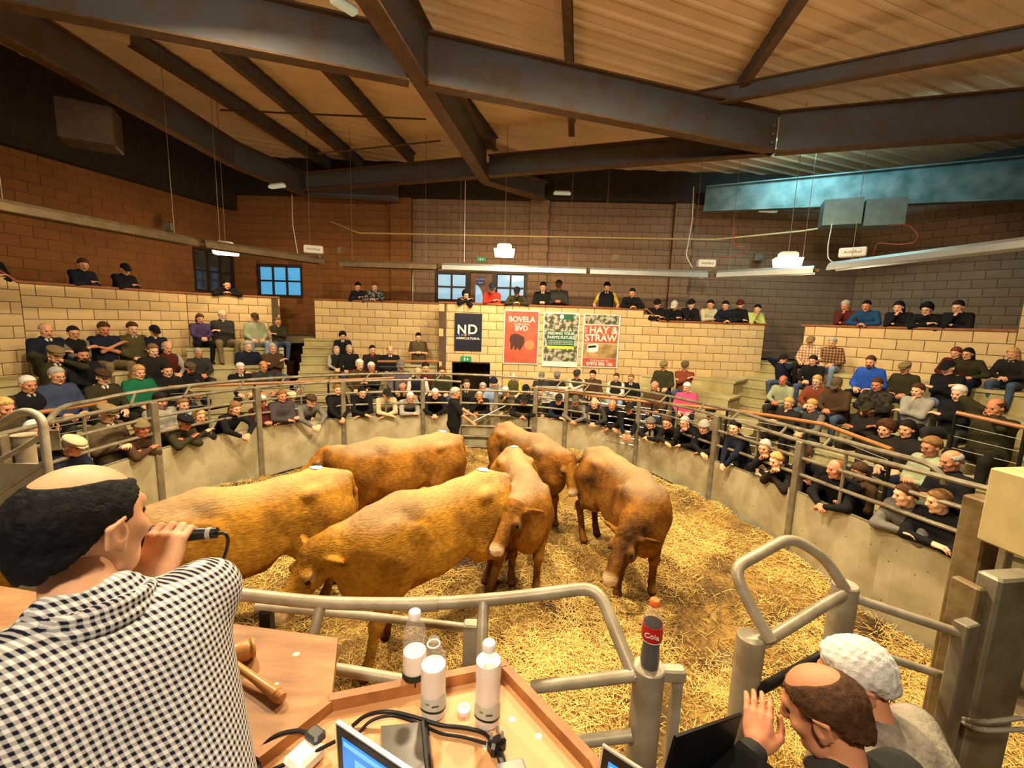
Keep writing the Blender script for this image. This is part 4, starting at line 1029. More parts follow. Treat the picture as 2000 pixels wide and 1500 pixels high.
def cow(loc, ang, s, furm, label, poll, muzzle, curve=0.0, legs=None, sticker=True, h=.0195, seed=0, tailside=0.0):
    """loc: ground point under the body centre, ang: heading; poll and muzzle in world metres"""
    r = random.Random(seed)
    Rz = yawR(ang); loc = np.array([loc[0], loc[1], .06])
    def W(p): return loc+Rz @ (np.array(p, float)*s)
    def toL(p): return (Rz.T @ (np.array(p, float)-loc))/s
    k = curve if abs(curve) > 1e-4 else 1e-4
    def B(x, y, z):
        th = k*x; return np.array([math.sin(th)/k-y*math.sin(th), (1-math.cos(th))/k+y*math.cos(th), z])
    def BR(x): return yawR(k*x)
    P = []
    def C(a, b, ra, rb, kk=.06): P.append(('c', B(*a), B(*b), ra, rb, kk))
    def E(c, rad, kk=.08, pitch=0.0):
        R = BR(c[0])
        if pitch: cp, sp = math.cos(pitch), math.sin(pitch); R = R @ np.array([[cp, 0, sp], [0, 1, 0], [-sp, 0, cp]])
        P.append(('e', B(*c), rad, R, kk))
    # trunk: deep chest, rounded barrel, broad rump
    E((.42, 0, .95), (.33, .245, .37)); E((.12, 0, .93), (.42, .285, .37)); E((-.2, 0, .95), (.42, .275, .34)); E((-.52, 0, 1.02), (.34, .245, .29)); E((-.72, 0, 1.05), (.23, .205, .24))
    C((.62, 0, 1.22), (.30, 0, 1.26), .10, .11, .12); C((.30, 0, 1.26), (-.30, 0, 1.225), .10, .085, .12); C((-.30, 0, 1.225), (-.60, 0, 1.27), .085, .085, .12); C((-.60, 0, 1.27), (-.92, 0, 1.22), .085, .06, .10)
    E((.66, 0, .78), (.18, .15, .22)); C((.55, 0, .60), (-.1, 0, .60), .10, .10, .12)
    for sd in (1, -1):
        E((-.50, sd*.20, 1.20), (.075, .05, .055), .07); E((-.86, sd*.10, 1.13), (.07, .055, .08), .06)
        E((-.66, sd*.155, .93), (.22, .125, .30), .08); E((.47, sd*.185, .98), (.17, .095, .30), .08, .15)
        E((-.32, sd*.2, .80), (.12, .06, .10), .08); E((.30, sd*.245, 1.05), (.10, .045, .16), .05, .3); E((-.58, sd*.235, .98), (.13, .04, .15), .05, -.3); E((.05, sd*.26, .80), (.28, .05, .14), .07)
    legs = legs or [(0, 0, 0)]*4     # order: front left, front right, hind left, hind right: (dx, dy, lift)
    hoofs = []
    for i, sd in ((0, 1), (1, -1)):
        dx, dy, lf = legs[i]
        el = (.44+dx*.1, sd*.165, .72); kn = (.50+dx*.55+(.06 if lf else 0), sd*.145+dy*.5, .42+lf*.5); ft = (.47+dx*.95-(.10 if lf else 0), sd*.14+dy, .13+lf); hf = (.50+dx-(.14 if lf else 0), sd*.14+dy, .035+lf)
        C((.46, sd*.17, .92), el, .14, .105, .08); C(el, kn, .10, .058, .05); P.append(('e', B(*kn), (.06, .055, .065), None, .03)); C(kn, ft, .047, .038, .03); C(ft, hf, .042, .052, .02); hoofs.append(hf)
    for i, sd in ((2, 1), (3, -1)):
        dx, dy, lf = legs[i]
        st = (-.46+dx*.25, sd*.19, .70); hk = (-.84+dx*.65, sd*.15+dy*.5, .50+lf*.4); ft = (-.74+dx*.95, sd*.14+dy, .14+lf); hf = (-.69+dx, sd*.14+dy, .035+lf)
        C((-.62, sd*.16, .95), st, .19, .125, .08); C((-.80, sd*.14, .95), (-.80, sd*.15, .68), .13, .09, .08); C(st, hk, .11, .058, .06); P.append(('e', B(*hk), (.05, .045, .06), None, .03)); C(hk, ft, .05, .040, .03); C(ft, hf, .044, .054, .02); hoofs.append(hf)
    # tail
    tl = [B(-.94, 0, 1.20), B(-1.0, tailside*.3, 1.05), B(-1.0, tailside*.8, .80), B(-.98, tailside, .58)]
    for a, b, ra, rb in ((tl[0], tl[1], .05, .032), (tl[1], tl[2], .032, .024), (tl[2], tl[3], .024, .022)): P.append(('c', a, b, ra, rb, .02))
    # neck and head
    pl_ = toL(poll); mz = toL(muzzle); H = nrm(mz-pl_); HL = .47
    S_ = nrm(np.cross(H, (0, 0, 1.0))); U_ = np.cross(S_, H)
    nb = B(.60, 0, 1.04); nc = nb*.45+pl_*.55+np.array([0, 0, .0]); pn = pl_-U_*.05-H*.02
    P.append(('c', nb, nc, .235, .155, .10)); P.append(('c', nc, pn, .155, .115, .08)); P.append(('c', B(.66, 0, .84), nc-np.array([0, 0, .10]), .17, .10, .12)); P.append(('c', B(.55, 0, 1.2), pl_-H*.03, .10, .07, .10))
    def Hd(x, y, z): return pl_+(H*x+S_*y*1.06+U_*z)*1.2
    HR = np.stack([H, S_, U_], 1)
    P.append(('e', Hd(.07, 0, -.02), (.13, .105, .095), HR, .05)); P.append(('c', Hd(.10, 0, -.01), Hd(.34, 0, -.015), .085, .062, .05)); P.append(('e', Hd(.02, 0, .05), (.06, .07, .045), HR, .04))
    P.append(('c', Hd(.08, 0, -.12), Hd(.34, 0, -.075), .075, .045, .05)); P.append(('e', Hd(.385, 0, -.03), (.06, .078, .062), HR, .04)); P.append(('e', Hd(.37, 0, -.085), (.05, .055, .03), HR, .02))
    for sd in (1, -1):
        P.append(('e', Hd(.13, sd*.085, .015), (.045, .03, .032), HR, .03))                     # brow
        P.append(('e', Hd(.12, sd*.072, -.08), (.085, .035, .06), HR, .03))                     # cheek
        P.append(('e', Hd(.155, sd*.105, -.005), (.024, .016, .018), HR, -.012))                # eye socket
        P.append(('e', Hd(.425, sd*.042, -.012), (.018, .014, .014), HR, -.010))                # nostril
        er = nrm(S_*sd+U_*(-.12)-H*.25); eu = nrm(np.cross(er, H)); en = np.cross(er, eu)
        P.append(('c', Hd(.01, sd*.09, -.01), Hd(.01, sd*.09, -.01)+er*.05, .03, .032, .02))
        P.append(('e', Hd(.0, sd*.09, -.01)+er*.11, (.10, .055, .022), np.stack([er, eu, en], 1), .02))
    V, F_ = skin(P, h)
    # tone: pale muzzle, eye rings, ears; darker lower legs and knees
    tone = np.full(len(V), .5); q = (V-pl_) @ HR
    tone += .48*np.clip(1.2-np.abs(q[:, 0]-.515)/.09, 0, 1)*(np.abs(q[:, 1]) < .12)*(np.abs(q[:, 2]) < .15)
    for sd in (1, -1): tone += .38*np.clip(1-np.linalg.norm(q-np.array([.155, sd*.105, -.005]), axis=1)/.055, 0, 1)
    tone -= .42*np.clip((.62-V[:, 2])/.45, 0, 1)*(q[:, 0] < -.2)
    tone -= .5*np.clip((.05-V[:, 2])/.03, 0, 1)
    tone += .12*np.clip((V[:, 2]-1.18)/.1, 0, 1)*(q[:, 0] < -.05)  # lighter along the back: overhead lamplight put into the coat tone
    # hair locks: a little relief along the normal directions
    me = mesh_from('body', V, F_, [furm], smooth=True)
    nv = np.empty(len(V)*3, np.float32); me.vertices.foreach_get('normal', nv); nv = nv.reshape(-1, 3)
    wv = np.sin(V[:, 0]*61+5*np.sin(V[:, 2]*23+seed))*np.sin(V[:, 2]*53+4*np.sin(V[:, 1]*31))*np.sin(V[:, 1]*47+seed)
    amp = .0026+.010*np.clip(1-np.linalg.norm(q-np.array([.05, 0, .05]), axis=1)/.15, 0, 1)
    V2 = V+nv*(wv*amp)[:, None]
    big = np.sin(V[:, 0]*9+seed)*np.sin(V[:, 2]*11+1.3*seed)
    V2 = V2+nv*(.006*big*(V[:, 2] > .6)*(q[:, 0] < -.2))[:, None]
    me.vertices.foreach_set('co', V2.astype(np.float32).ravel()); me.update()
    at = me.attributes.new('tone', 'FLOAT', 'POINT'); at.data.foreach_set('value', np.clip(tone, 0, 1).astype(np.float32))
    root = thing('cow', tuple(loc-np.array([0, 0, .06])), label, 'cow', 'cattle being sold in the ring')
    root.rotation_euler = (0, 0, ang)
    def put(name, me_, m_, p=None, R=None):
        o = link_mesh(name, me_, m_); M = Matrix.Translation(Vector(loc)) @ Matrix.Rotation(ang, 4, 'Z') @ Matrix.Scale(s, 4)
        if p is not None:
            M = M @ Matrix.Translation(Vector(p))
            if R is not None: M = M @ Matrix(R.tolist()).to_4x4()
        o.matrix_basis = M; parent_to(o, root); return o
    put('body', me, None)
    for sd in (1, -1):
        mb = MB(); mb.lathe([(.004, -.02), (.012, -.016), (.018, -.008), (.0205, 0), (.018, .008), (.012, .016), (.004, .02)], n=12)
        put('eye', mesh_from('eye', mb.v, mb.f, [M_EYE], smooth=True), None, Hd(.155, sd*.092, -.005))
        mb = MB(); mb.lathe([(.002, -.010), (.010, -.006), (.012, 0), (.010, .006), (.002, .010)], n=10)
        put('nostril', mesh_from('nostril', mb.v, mb.f, [M_NOSE], smooth=True), None, Hd(.432, sd*.045, -.014))
    Pt = [('c', tl[3]+np.array([0, 0, .03]), tl[3]-np.array([0, 0, .14]), .028, .042, .01), ('c', tl[3]-np.array([0, 0, .14]), tl[3]-np.array([-.01, 0, .30]), .042, .012, .02)]
    v_, f_ = skin(Pt, .012); put('tail_switch', mesh_from('tail_switch', v_, f_, [M_SWITCH], smooth=True), None)
    if sticker:
        # paper disc laid on the coat over the hips
        rings = [(0, 0)]+[(.30*r_, t) for r_ in (.1, .2) for t in np.linspace(0, 2*math.pi, 17)[:-1]]
        body = V2; pts = []
        for rr, t in rings:
            x, y = -.62+rr*math.cos(t)*1.0, rr*math.sin(t)
            b3 = B(x, y, 0); d = np.hypot(body[:, 0]-b3[0], body[:, 1]-b3[1])+(body[:, 2] < 1.0)*9
            pts.append((b3[0], b3[1], body[np.argmin(d), 2]+.009))
        f = [(0, 1+i, 1+(i+1) % 16) for i in range(16)]+[(1+i, 17+i, 17+(i+1) % 16, 1+(i+1) % 16) for i in range(16)]
        put('lot_sticker', mesh_from('lot_sticker', pts, f, [M_STK]), None)
    return root
FA = fur('fur_golden', (172, 120, 34), (88, 50, 13), (232, 204, 160))
FB = fur('fur_brown', (134, 86, 26), (56, 31, 9), (232, 200, 156))
FC = fur('fur_red_gold', (152, 100, 30), (68, 38, 11), (234, 206, 166))
a1 = math.atan2(-1.11, -1.14)
cow((-2.55, 3.98), a1, 1.10, FA, 'big golden bullock with round white sticker, filling the left behind the auctioneer', (-3.75, 2.75, 1.32), (-4.05, 2.4, .95), legs=[(.12, 0, 0), (-.18, 0, 0), (.12, 0, 0), (-.15, 0, 0)], seed=1)
cow((-1.56, 6.05), math.atan2(-.74, -1.26), 1.04, FC, 'brown bullock walking left in front of the handler', (-2.62, 5.98, 1.22), (-2.98, 5.72, .92), curve=-.25, legs=[(.16, 0, .05), (-.15, 0, 0), (.12, 0, 0), (-.2, 0, 0)], seed=2)
cow((-.77, 4.07), math.atan2(-1.25, -1.18), 1.10, FA, 'golden bullock in the middle with lowered head and white sticker, leg at the rail', (-1.62, 3.42, 1.20), (-1.80, 3.20, .86), curve=.1, legs=[(.25, 0, 0), (-.12, 0, 0), (.12, 0, 0), (-.12, 0, 0)], seed=3)
cow((.17, 5.22), math.atan2(-.99, .13), 1.02, FC, 'bullock facing the rostrum with curly forehead and pale muzzle', (.07, 4.36, 1.24), (-.14, 4.00, .90), curve=-.15, legs=[(.05, 0, 0), (-.1, 0, 0), (0, 0, 0), (-.12, 0, 0)], seed=4)
cow((.28, 6.78), math.atan2(-.835, .55), 1.02, FB, 'rearmost bullock turned to the right with raised ears', (.86, 6.12, 1.20), (.92, 5.78, .80), curve=.1, legs=[(.1, 0, 0), (-.05, 0, 0), (0, 0, 0), (-.1, 0, 0)], sticker=False, seed=5)
cow((1.50, 5.22), math.atan2(-.98, .193), 1.05, FB, 'right hand bullock curling round with its head low', (1.26, 4.28, 1.02), (1.02, 4.02, .66), curve=-.42, legs=[(-.02, .03, 0), (.1, -.1, 0), (-.1, 0, 0), (-.05, 0, 0)], sticker=False, seed=6)
# ================================================================ people
def head_prims(fine=False):
    P = []
    P.append(('e', (0, -.012, .032), (.076, .096, .088), None, .03))
    P.append(('e', (0, .030, -.035), (.058, .062, .075), None, .04))
    P.append(('c', (-.036, .035, -.078), (.036, .035, -.078), .030, .030, .03))
    P.append(('e', (0, .072, -.098), (.024, .022, .018), None, .02))
    P.append(('c', (-.030, .080, .030), (.030, .080, .030), .012, .012, .02))
    P.append(('c', (0, .088, .018), (0, .110, -.018), .0085, .0125, .012))
    P.append(('e', (0, .100, -.024), (.018, .012, .009), None, .010))
    P.append(('e', (0, .088, -.052), (.025, .012, .008), None, .010))
    P.append(('e', (0, .084, -.064), (.020, .011, .008), None, .008))
    for s in (1, -1):
        P.append(('e', (s*.045, .062, -.020), (.022, .020, .020), None, .02))
        P.append(('e', (s*.031, .094, .010), (.018, .014, .012), None, -.010))
        P.append(('e', (s*.080, -.004, -.008), (.010, .020, .032), None, .008))
        if fine:
            P.append(('e', (s*.090, -.001, -.002), (.007, .010, .016), None, -.004)); P.append(('c', (s*.082, -.020, -.028), (s*.088, -.024, .012), .006, .006, .004)); P.append(('c', (s*.088, -.024, .012), (s*.086, .004, .024), .006, .005, .004)); P.append(('e', (s*.080, .004, -.036), (.006, .008, .010), None, .006))
    return P
_EY = MB()
for s in (1, -1): _EY.lathe([(.003, -.0125), (.009, -.009), (.0125, 0), (.009, .009), (.003, .0125)], (s*.031, .0775, .010), 8)
def head_arrays(h):
    V, F_ = skin(head_prims(h < .006), h); n = len(V); fc = V[F_].mean(1)
    fm = np.zeros(len(F_), int)
    fm[(np.abs(fc[:, 0]) < .023) & (np.abs(fc[:, 2]+.058) < .0085) & (fc[:, 1] > .085)] = 2
    ev = np.array(_EY.v); ef = [f for f in _EY.f]
    return V, F_, fm
def eye_arrays():
    q = np.array([list(f)+[f[-1]]*(4-len(f)) if len(f) <= 4 else list(f[:4]) for f in _EY.f if len(f) == 4])
    return np.array(_EY.v), q
HEAD_C = head_arrays(.0108); HEAD_F = head_arrays(.0045); EYE_A = eye_arrays()
def hand_prims(curl=.9, thumb=.6):
    """right hand, wrist at origin, fingers along +y, palm facing -z"""
    P = [('c', (0, -.03, 0), (0, .02, 0), .026, .027, .02), ('e', (-.002, .05, -.002), (.042, .048, .017), None, .02)]
    for i, (x, L) in enumerate(((-.032, .068), (-.011, .078), (.011, .074), (.031, .058))):
        a = np.array([x, .088, 0]); seg = [L*.45, L*.32, L*.28]; th = .15*curl; p = a
        P.append(('c', (x*.8, .05, 0), tuple(a), .011, .0098, .008))
        for k, l in enumerate(seg):
            th += curl*(.45, .75, .6)[k]; q = p+np.array([x*.02, math.cos(th)*l, -math.sin(th)*l]); P.append(('c', tuple(p), tuple(q), .0096-.0008*k, .0088-.0008*k, .003)); p = q
    t0 = np.array([-.030, .012, -.004]); t1 = t0+np.array([-.030, .034, -.012]); t2 = t1+np.array([-.010+.02*thumb, .028, -.012*thumb-.006]); t3 = t2+np.array([.012*thumb, .024, -.012*thumb])
    P += [('c', t0, t1, .016, .0125, .012), ('c', t1, t2, .0115, .0105, .004), ('c', t2, t3, .0105, .009, .003)]
    return P
HAND = {'relax': skin(hand_prims(.55, .3), .0098), 'grip': skin(hand_prims(1.35, 1.0), .0098)}
HAND_F = {'relax': skin(hand_prims(.55, .3), .004), 'grip': skin(hand_prims(1.35, 1.0), .004)}

def hair_arrays(style, h=.0085):
    D, lo, ax = field(head_prims(), h, .075)
    X, Y, Z = np.meshgrid(*ax, indexing='ij')
    base = [('e', (0, -.012, .032), (.076, .096, .088), None, .03), ('e', (0, .0, -.03), (.066, .07, .07), None, .04)]
    Dh, lo2, _ = field(base, h, .0); 
    k0 = np.sqrt((X/.076)**2+((Y+.012)/.096)**2+((Z-.032)/.088)**2); cr = (k0-1)*.085
    k1 = np.sqrt((X/.068)**2+((Y+.020)/.080)**2+((Z+.015)/.085)**2); bk = (k1-1)*.075
    sk = np.minimum(cr, bk); wob = .0025*np.sin(X*170)*np.sin(Y*150)*np.sin(Z*130)
    jag = .004*np.sin(X*140+1)+.003*np.sin(X*310); line = (.034+.62*Y)-Z+jag; line = np.where(Y < -.02, .0216-1.1*(-Y-.02)-Z+jag, line); line = np.where((np.abs(X) > .060) & (Y > -.02) & (Y < .03), line-.022, line)
    if style == 'short': Q = np.maximum(sk-.009+wob, np.maximum(line, -.062-Z))
    elif style == 'full': Q = np.maximum(sk-.004-.013*np.clip(-line/.035, 0, 1)+1.5*wob, np.maximum(line-.004, -.07-Z))
    elif style == 'fringe': Q = np.maximum(np.maximum(sk-.003-.009*np.clip((.074-Z)/.03, 0, 1)+wob, np.maximum(line, -.062-Z)), Z-.074)
    elif style == 'crown': Q = np.maximum(np.maximum(sk-.002-.011*np.clip((.096-Z)/.045, 0, 1)+wob, np.maximum(line-.006, -.088-Z)), Z-.096+.25*np.maximum(Y, 0))
    elif style == 'curly':
        wob = .007*np.sin(X*95+1)*np.sin(Y*90)*np.sin(Z*85); Q = np.maximum(sk-.036+wob, np.maximum(line-.02, -.11-Z)); Q = np.maximum(Q, Y-.075)
    elif style in ('long', 'bob'):
        low = -.22 if style == 'long' else -.11
        fall = np.sqrt(((np.abs(X)-.045)/.045)**2+((Y+.04)/.062)**2); tail_ = np.maximum((fall-1)*.05, np.maximum(low-Z, Z-.02))
        back = np.maximum((np.sqrt((X/.085)**2+((Y+.075)/.035)**2)-1)*.04, np.maximum(low-Z, Z-.03))
        Q = np.minimum(np.maximum(sk-.017+wob, np.maximum(line-.005, -.08-Z)), np.minimum(tail_, back))
        Q = np.maximum(Q, np.where(Z < .045, Y-.045, -1))
    elif style == 'beanie':
        Q = np.maximum(np.minimum(cr-.018, np.maximum(cr-.026, np.abs(Z-.045)-.020)), .024+.12*Y-Z); Q = np.minimum(Q, (np.sqrt(X**2+(Y+.02)**2+(Z-.135)**2)-.018))
    elif style == 'cap':
        crn = np.maximum(cr-.018, .040+.05*Y-Z); pk = np.maximum((np.sqrt((X/.075)**2+((Y-.085)/.090)**2)-1)*.08, np.abs(Z-.050+.25*(Y-.08)+1.2*X*X)-.0058)
        Q = np.minimum(crn, np.where(Y > .03, pk, 1))
    elif style == 'flatcap':
        k3 = np.sqrt((X/.098)**2+((Y-.005)/.128)**2+((Z-.083-.12*(-Y))/.040)**2); crn = (k3-1)*.045; band = np.maximum(cr-.016, np.maximum(.040-Z, Z-.10)); pk = np.maximum((np.sqrt((X/.07)**2+((Y-.085)/.065)**2)-1)*.07, np.abs(Z-.056+.35*(Y-.08)+1.0*X*X)-.0058)
        Q = np.minimum(np.minimum(crn, band), np.where(Y > .03, pk, 1))
    elif style == 'hood':
        k3 = np.sqrt((X/.105)**2+((Y+.03)/.125)**2+((Z-.02)/.125)**2); Q = np.maximum((k3-1)*.1, -((np.sqrt((X/.068)**2+((Z+.0)/.092)**2)-1)*.07)*(Y > .0)-(Y <= .0)*1.0); Q = np.maximum(Q, Y-.06)
    Q = Q.astype(np.float32); Q[0] = Q[-1] = 1; Q[:, 0] = Q[:, -1] = 1; Q[:, :, 0] = Q[:, :, -1] = 1
    return surface(Q, lo, h)
_hair = {}
def hair_mesh(style, fine=False):
    k = (style, fine)
    if k not in _hair:
        V, F_ = hair_arrays(style, .005 if fine else .009); _hair[k] = mesh_from('hair', V, F_, [M_BLACK], smooth=True)
    return _hair[k]
# back-of-neck and beard prefabs
def beard_arrays(h=.009):
    P = [('c', (-.052, .035, -.055), (0, .078, -.092), .024, .024, .03), ('c', (.052, .035, -.055), (0, .078, -.092), .024, .024, .03), ('c', (-.022, .092, -.042), (.022, .092, -.042), .009, .009, .01)]
    return skin(P, h)
BEARD = mesh_from('beard', *beard_arrays(), [M_BLACK], smooth=True)
def glasses_mesh():
    mb = MB()
    for s in (1, -1):
        mb.tube([(s*.031+.021*math.cos(t), .104, .008+.016*math.sin(t)) for t in np.linspace(0, 2*math.pi, 11)[:-1]], .0022, 4, closed=True)
        mb.tube([(s*.052, .102, .012), (s*.078, .02, .010)], .002, 4)
    mb.tube([(-.010, .105, .010), (.010, .105, .010)], .002, 4)
    return mesh_from('glasses', mb.v, mb.f, [M_BLACK])
GLASSES = glasses_mesh()
SK = [mat('skin_a', (214, 158, 120), .55, spec=.35, rnd=.05), mat('skin_b', (198, 132, 96), .55, spec=.35, rnd=.05), mat('skin_c', (226, 176, 140), .55, spec=.35, rnd=.05), mat('skin_d', (180, 108, 76), .55, rnd=.05)]
M_EYEP = mat('eye_dark', (36, 28, 26), .2); M_LIP = mat('lips', (150, 82, 66), .5)
def cloth(c, name=None, c2=None):
    n = 'cloth_%d_%d_%d' % c if not c2 else 'cloth_%d_%d_%d_%d' % (*c, c2[0])
    return mat(n, c, .88, noise=.22, scale=7, bump=.35, bscale=26, spec=.15) if not c2 else mat(n, c, .88, color2=c2, scale=16, bump=.35, bscale=26, spec=.15, lo=.46, hi=.54, detail=2)
def checked(name, c1, c2, sc, w=.5, soft=.08):
    """woven check: bands in two directions of the garment"""
    if name in MATS: return MATS[name]
    m = mat(name, c1, .85, spec=.15); nt = m.node_tree; N = nt.nodes; L = nt.links; b = N['Principled BSDF']
    tc = N.new('ShaderNodeTexCoord'); sp = N.new('ShaderNodeSeparateXYZ'); L.new(tc.outputs['Object'], sp.inputs[0]); outs = []
    ad = N.new('ShaderNodeMath'); ad.operation = 'MULTIPLY_ADD'; ad.inputs[1].default_value = .55; L.new(sp.outputs[1], ad.inputs[0]); L.new(sp.outputs[0], ad.inputs[2])
    for src in (ad.outputs[0], sp.outputs[2]):
        a = N.new('ShaderNodeMath'); a.operation = 'MULTIPLY'; a.inputs[1].default_value = sc; L.new(src, a.inputs[0])
        f = N.new('ShaderNodeMath'); f.operation = 'SINE'; L.new(a.outputs[0], f.inputs[0])
        g = N.new('ShaderNodeMapRange'); g.inputs[1].default_value = -soft; g.inputs[2].default_value = soft; L.new(f.outputs[0], g.inputs[0]); outs.append(g.outputs[0])
    s = N.new('ShaderNodeMath'); s.operation = 'ADD'; L.new(outs[0], s.inputs[0]); L.new(outs[1], s.inputs[1])
    h = N.new('ShaderNodeMath'); h.operation = 'MULTIPLY'; h.inputs[1].default_value = w; L.new(s.outputs[0], h.inputs[0]); h.use_clamp = True
    mx = N.new('ShaderNodeMix'); mx.data_type = 'RGBA'; mx.inputs['A'].default_value = (*rgb(c1), 1); mx.inputs['B'].default_value = (*rgb(c2), 1); L.new(h.outputs[0], mx.inputs['Factor']); L.new(mx.outputs['Result'], b.inputs['Base Color'])
    return m
HAIRC = {'grey': (172, 168, 158), 'white': (226, 222, 212), 'dark': (34, 26, 20), 'brown': (84, 54, 32), 'light': (140, 100, 58), 'blond': (206, 164, 98), 'black': (20, 17, 16), 'red': (120, 60, 30)}
CC = {'black': (26, 25, 27), 'navy': (28, 32, 48), 'dark': (38, 34, 30), 'olive': (78, 72, 42), 'dkolive': (54, 50, 32), 'brown': (74, 54, 36), 'tweed': (92, 80, 56), 'grey': (112, 108, 100), 'lgrey': (160, 156, 144), 'cream': (196, 184, 148), 'white': (206, 200, 188), 'green': (28, 104, 74), 'purple': (74, 58, 96), 'blue': (40, 82, 178), 'lblue': (140, 160, 190), 'maroon': (84, 32, 30), 'red': (158, 44, 32), 'pink': (214, 76, 120), 'rust': (124, 62, 40), 'yellow': (206, 178, 60), 'sage': (150, 156, 124), 'khaki': (130, 112, 76), 'jeans': (72, 86, 112), 'charcoal': (52, 50, 48), 'fleece': (60, 68, 96), 'teal': (32, 70, 110), 'lime': (196, 200, 110)}

def ik(S, W, l1, l2, pole):
    d = W-S; L = np.linalg.norm(d); L = min(L, (l1+l2)*.995); dn = nrm(d); W = S+dn*L
    a = (l1*l1-l2*l2+L*L)/(2*L); hh = math.sqrt(max(0, l1*l1-a*a)); p = np.array(pole, float); p = nrm(p-dn*(p@dn)); return S+dn*a+p*hh, W

def person(P, face, s, kind, headz, arms, top, legc, hair, hairc, label, group=None, look=None, rail=None, skin_i=0, hat=None, vest=None, short=False, fat=0.0, beard=False, glass=False, drop=.42, fine=False, dpitch=0.0, shirt=None, wrists=None, extra_hair=0.0):
    """P: world base point (seat top, floor, or floor under the rail); face: heading unit vector; headz: head centre above base (before scaling by s)"""
    face = nrm([face[0], face[1], 0]); R = frame(face)
    TL = .50
    if kind == 'seat':
        hip = np.array([0, 0, .11]); c = np.clip((headz-.11-.10)/(TL+.06), .35, 1); th = math.acos(c)
    elif kind == 'stand':
        hip = np.array([0, 0, .93]); c = np.clip((headz-.93-.10)/(TL+.06), .5, 1); th = math.acos(c)
    else:
        hz = .93; c = (headz-hz-.06)/(TL+.04)
        if c < .18: hz = max(.55, headz-.06-.18*(TL+.04)); c = .18
        th = math.acos(min(c, .99)); th = max(th, .18); hip = np.array([0, -(TL*math.sin(th)+.04), hz])
    d = np.array([0, math.sin(th), math.cos(th)]); n_ = np.array([0, math.cos(th), -math.sin(th)])
    chest = hip+d*TL*.72; nb = hip+d*TL; hd = nb+np.array([0, math.sin(th*.55), math.cos(th*.55)])*.15+np.array([0, .012, 0])
    # head orientation
    hdw = np.array(P)+R @ (hd*s)
    tgt = np.array(look if look is not None else (0, 5.2, .9))+rng.normal(0, .35, 3)*(0 if fine else 1); lv = R.T @ nrm(tgt-hdw)
    yaw = math.atan2(lv[0], lv[1]); yaw = float(np.clip(yaw, -1.1, 1.1)); pit = math.asin(np.clip(lv[2], -1, 1))*.8+dpitch-.05
    fw = np.array([math.sin(yaw)*math.cos(pit), math.cos(yaw)*math.cos(pit), math.sin(pit)]); HR = frame(fw)
    hd = hd+HR[:, 1]*.015
    sh = {sd: nb-d*.045+np.array([sd*.185, 0, 0])-n_*.015 for sd in (1, -1)}
    kn, an = {}, {}
    for sd in (1, -1):
        h0 = hip+np.array([sd*.095, 0, -.01])
        if kind == 'seat': kn[sd] = h0+np.array([sd*(.07+fat*.3), .43, .02]); an[sd] = np.array([sd*.14, .40+.05*sd*((P[0]*7) % 1-.5), -drop+.09])
        elif kind == 'stand': kn[sd] = h0*[1, 1, .54]+[sd*.01, .03, 0]; an[sd] = np.array([sd*.11, -.03, .09])
        else:
            an[sd] = np.array([sd*.12, hip[1]-.06, .09]); m = (h0+an[sd])/2; kn[sd] = m+np.array([0, .03+.5*max(0, .93-hip[2]), 0])
    # arms
    wr, el, fist = {}, {}, {}
    for sd in (1, -1):
        S = sh[sd]; fist[sd] = 'relax'; pole = (sd*.6, -.3, -.8)
        if arms == 'rail': w_ = np.array([-sd*.05, .07+.03*sd, rail+.045+.02*(sd > 0)]); pole = (sd*1.2, .2, -.5)
        elif arms == 'hang': w_ = np.array([sd*.08, .22, rail-.02]); pole = (sd*.8, 0, .2)
        elif arms == 'clasp' and kind == 'lean': w_ = np.array([sd*.035, .16, rail+.03]); pole = (sd*1, 0, -.2); fist[sd] = 'grip'
        elif arms == 'clasp': w_ = np.array([sd*.04, .34, .26]); pole = (sd*.8, -.2, -.3); fist[sd] = 'grip'
        elif arms == 'cross': w_ = chest+n_*.17+np.array([-sd*.11, .02, -.02+.03*sd]); pole = (sd*.9, .1, -.8)
        elif arms == 'chin':
            if sd > 0: w_ = hd+HR[:, 1]*.09-HR[:, 2]*.15+HR[:, 0]*.02; pole = (.5, .2, -1); fist[sd] = 'grip'
            else: w_ = (np.array([.03, .06, rail+.05]) if kind == 'lean' else chest+n_*.15+np.array([.10, .03, -.08])); pole = (-.9, .1, -.6)
        elif arms == 'phone':
            if sd > 0: w_ = hd+HR[:, 0]*.10-HR[:, 2]*.06; pole = (1, .1, -.6); fist[sd] = 'grip'
            else: w_ = hd-HR[:, 0]*.05+HR[:, 1]*.11-HR[:, 2]*.07; pole = (-1, .2, -.6); fist[sd] = 'grip'
        elif arms == 'front': w_ = hip+d*.22+n_*.22+np.array([sd*.05, 0, 0]); fist[sd] = 'grip'
        elif arms == 'down': w_ = hip+np.array([sd*.24, .05, -.02])
        elif arms == 'reach': w_ = (hip+d*.40+n_*.42+np.array([sd*.06+.1, 0, 0])) ; fist[sd] = 'grip'
        else: w_ = np.array([sd*.13, .30, .215])       # hands on the thighs
        if wrists and sd in wrists: w_ = R.T @ (np.array(wrists[sd][0])-np.array(P))/s; fist[sd] = wrists[sd][1]; pole = wrists[sd][2]
        el[sd], wr[sd] = ik(S, np.array(w_, float), .285, .255, pole)
    out = []
    # skin: core figure, head and two hands as one mesh
    core = [('c', hip, chest, .085, .09, .05), ('c', chest, nb, .09, .055, .05), ('c', nb-d*.02, hd-HR[:, 2]*.05-HR[:, 1]*.02, .058, .052, .03), ('c', sh[1], sh[-1], .045, .045, .05)]
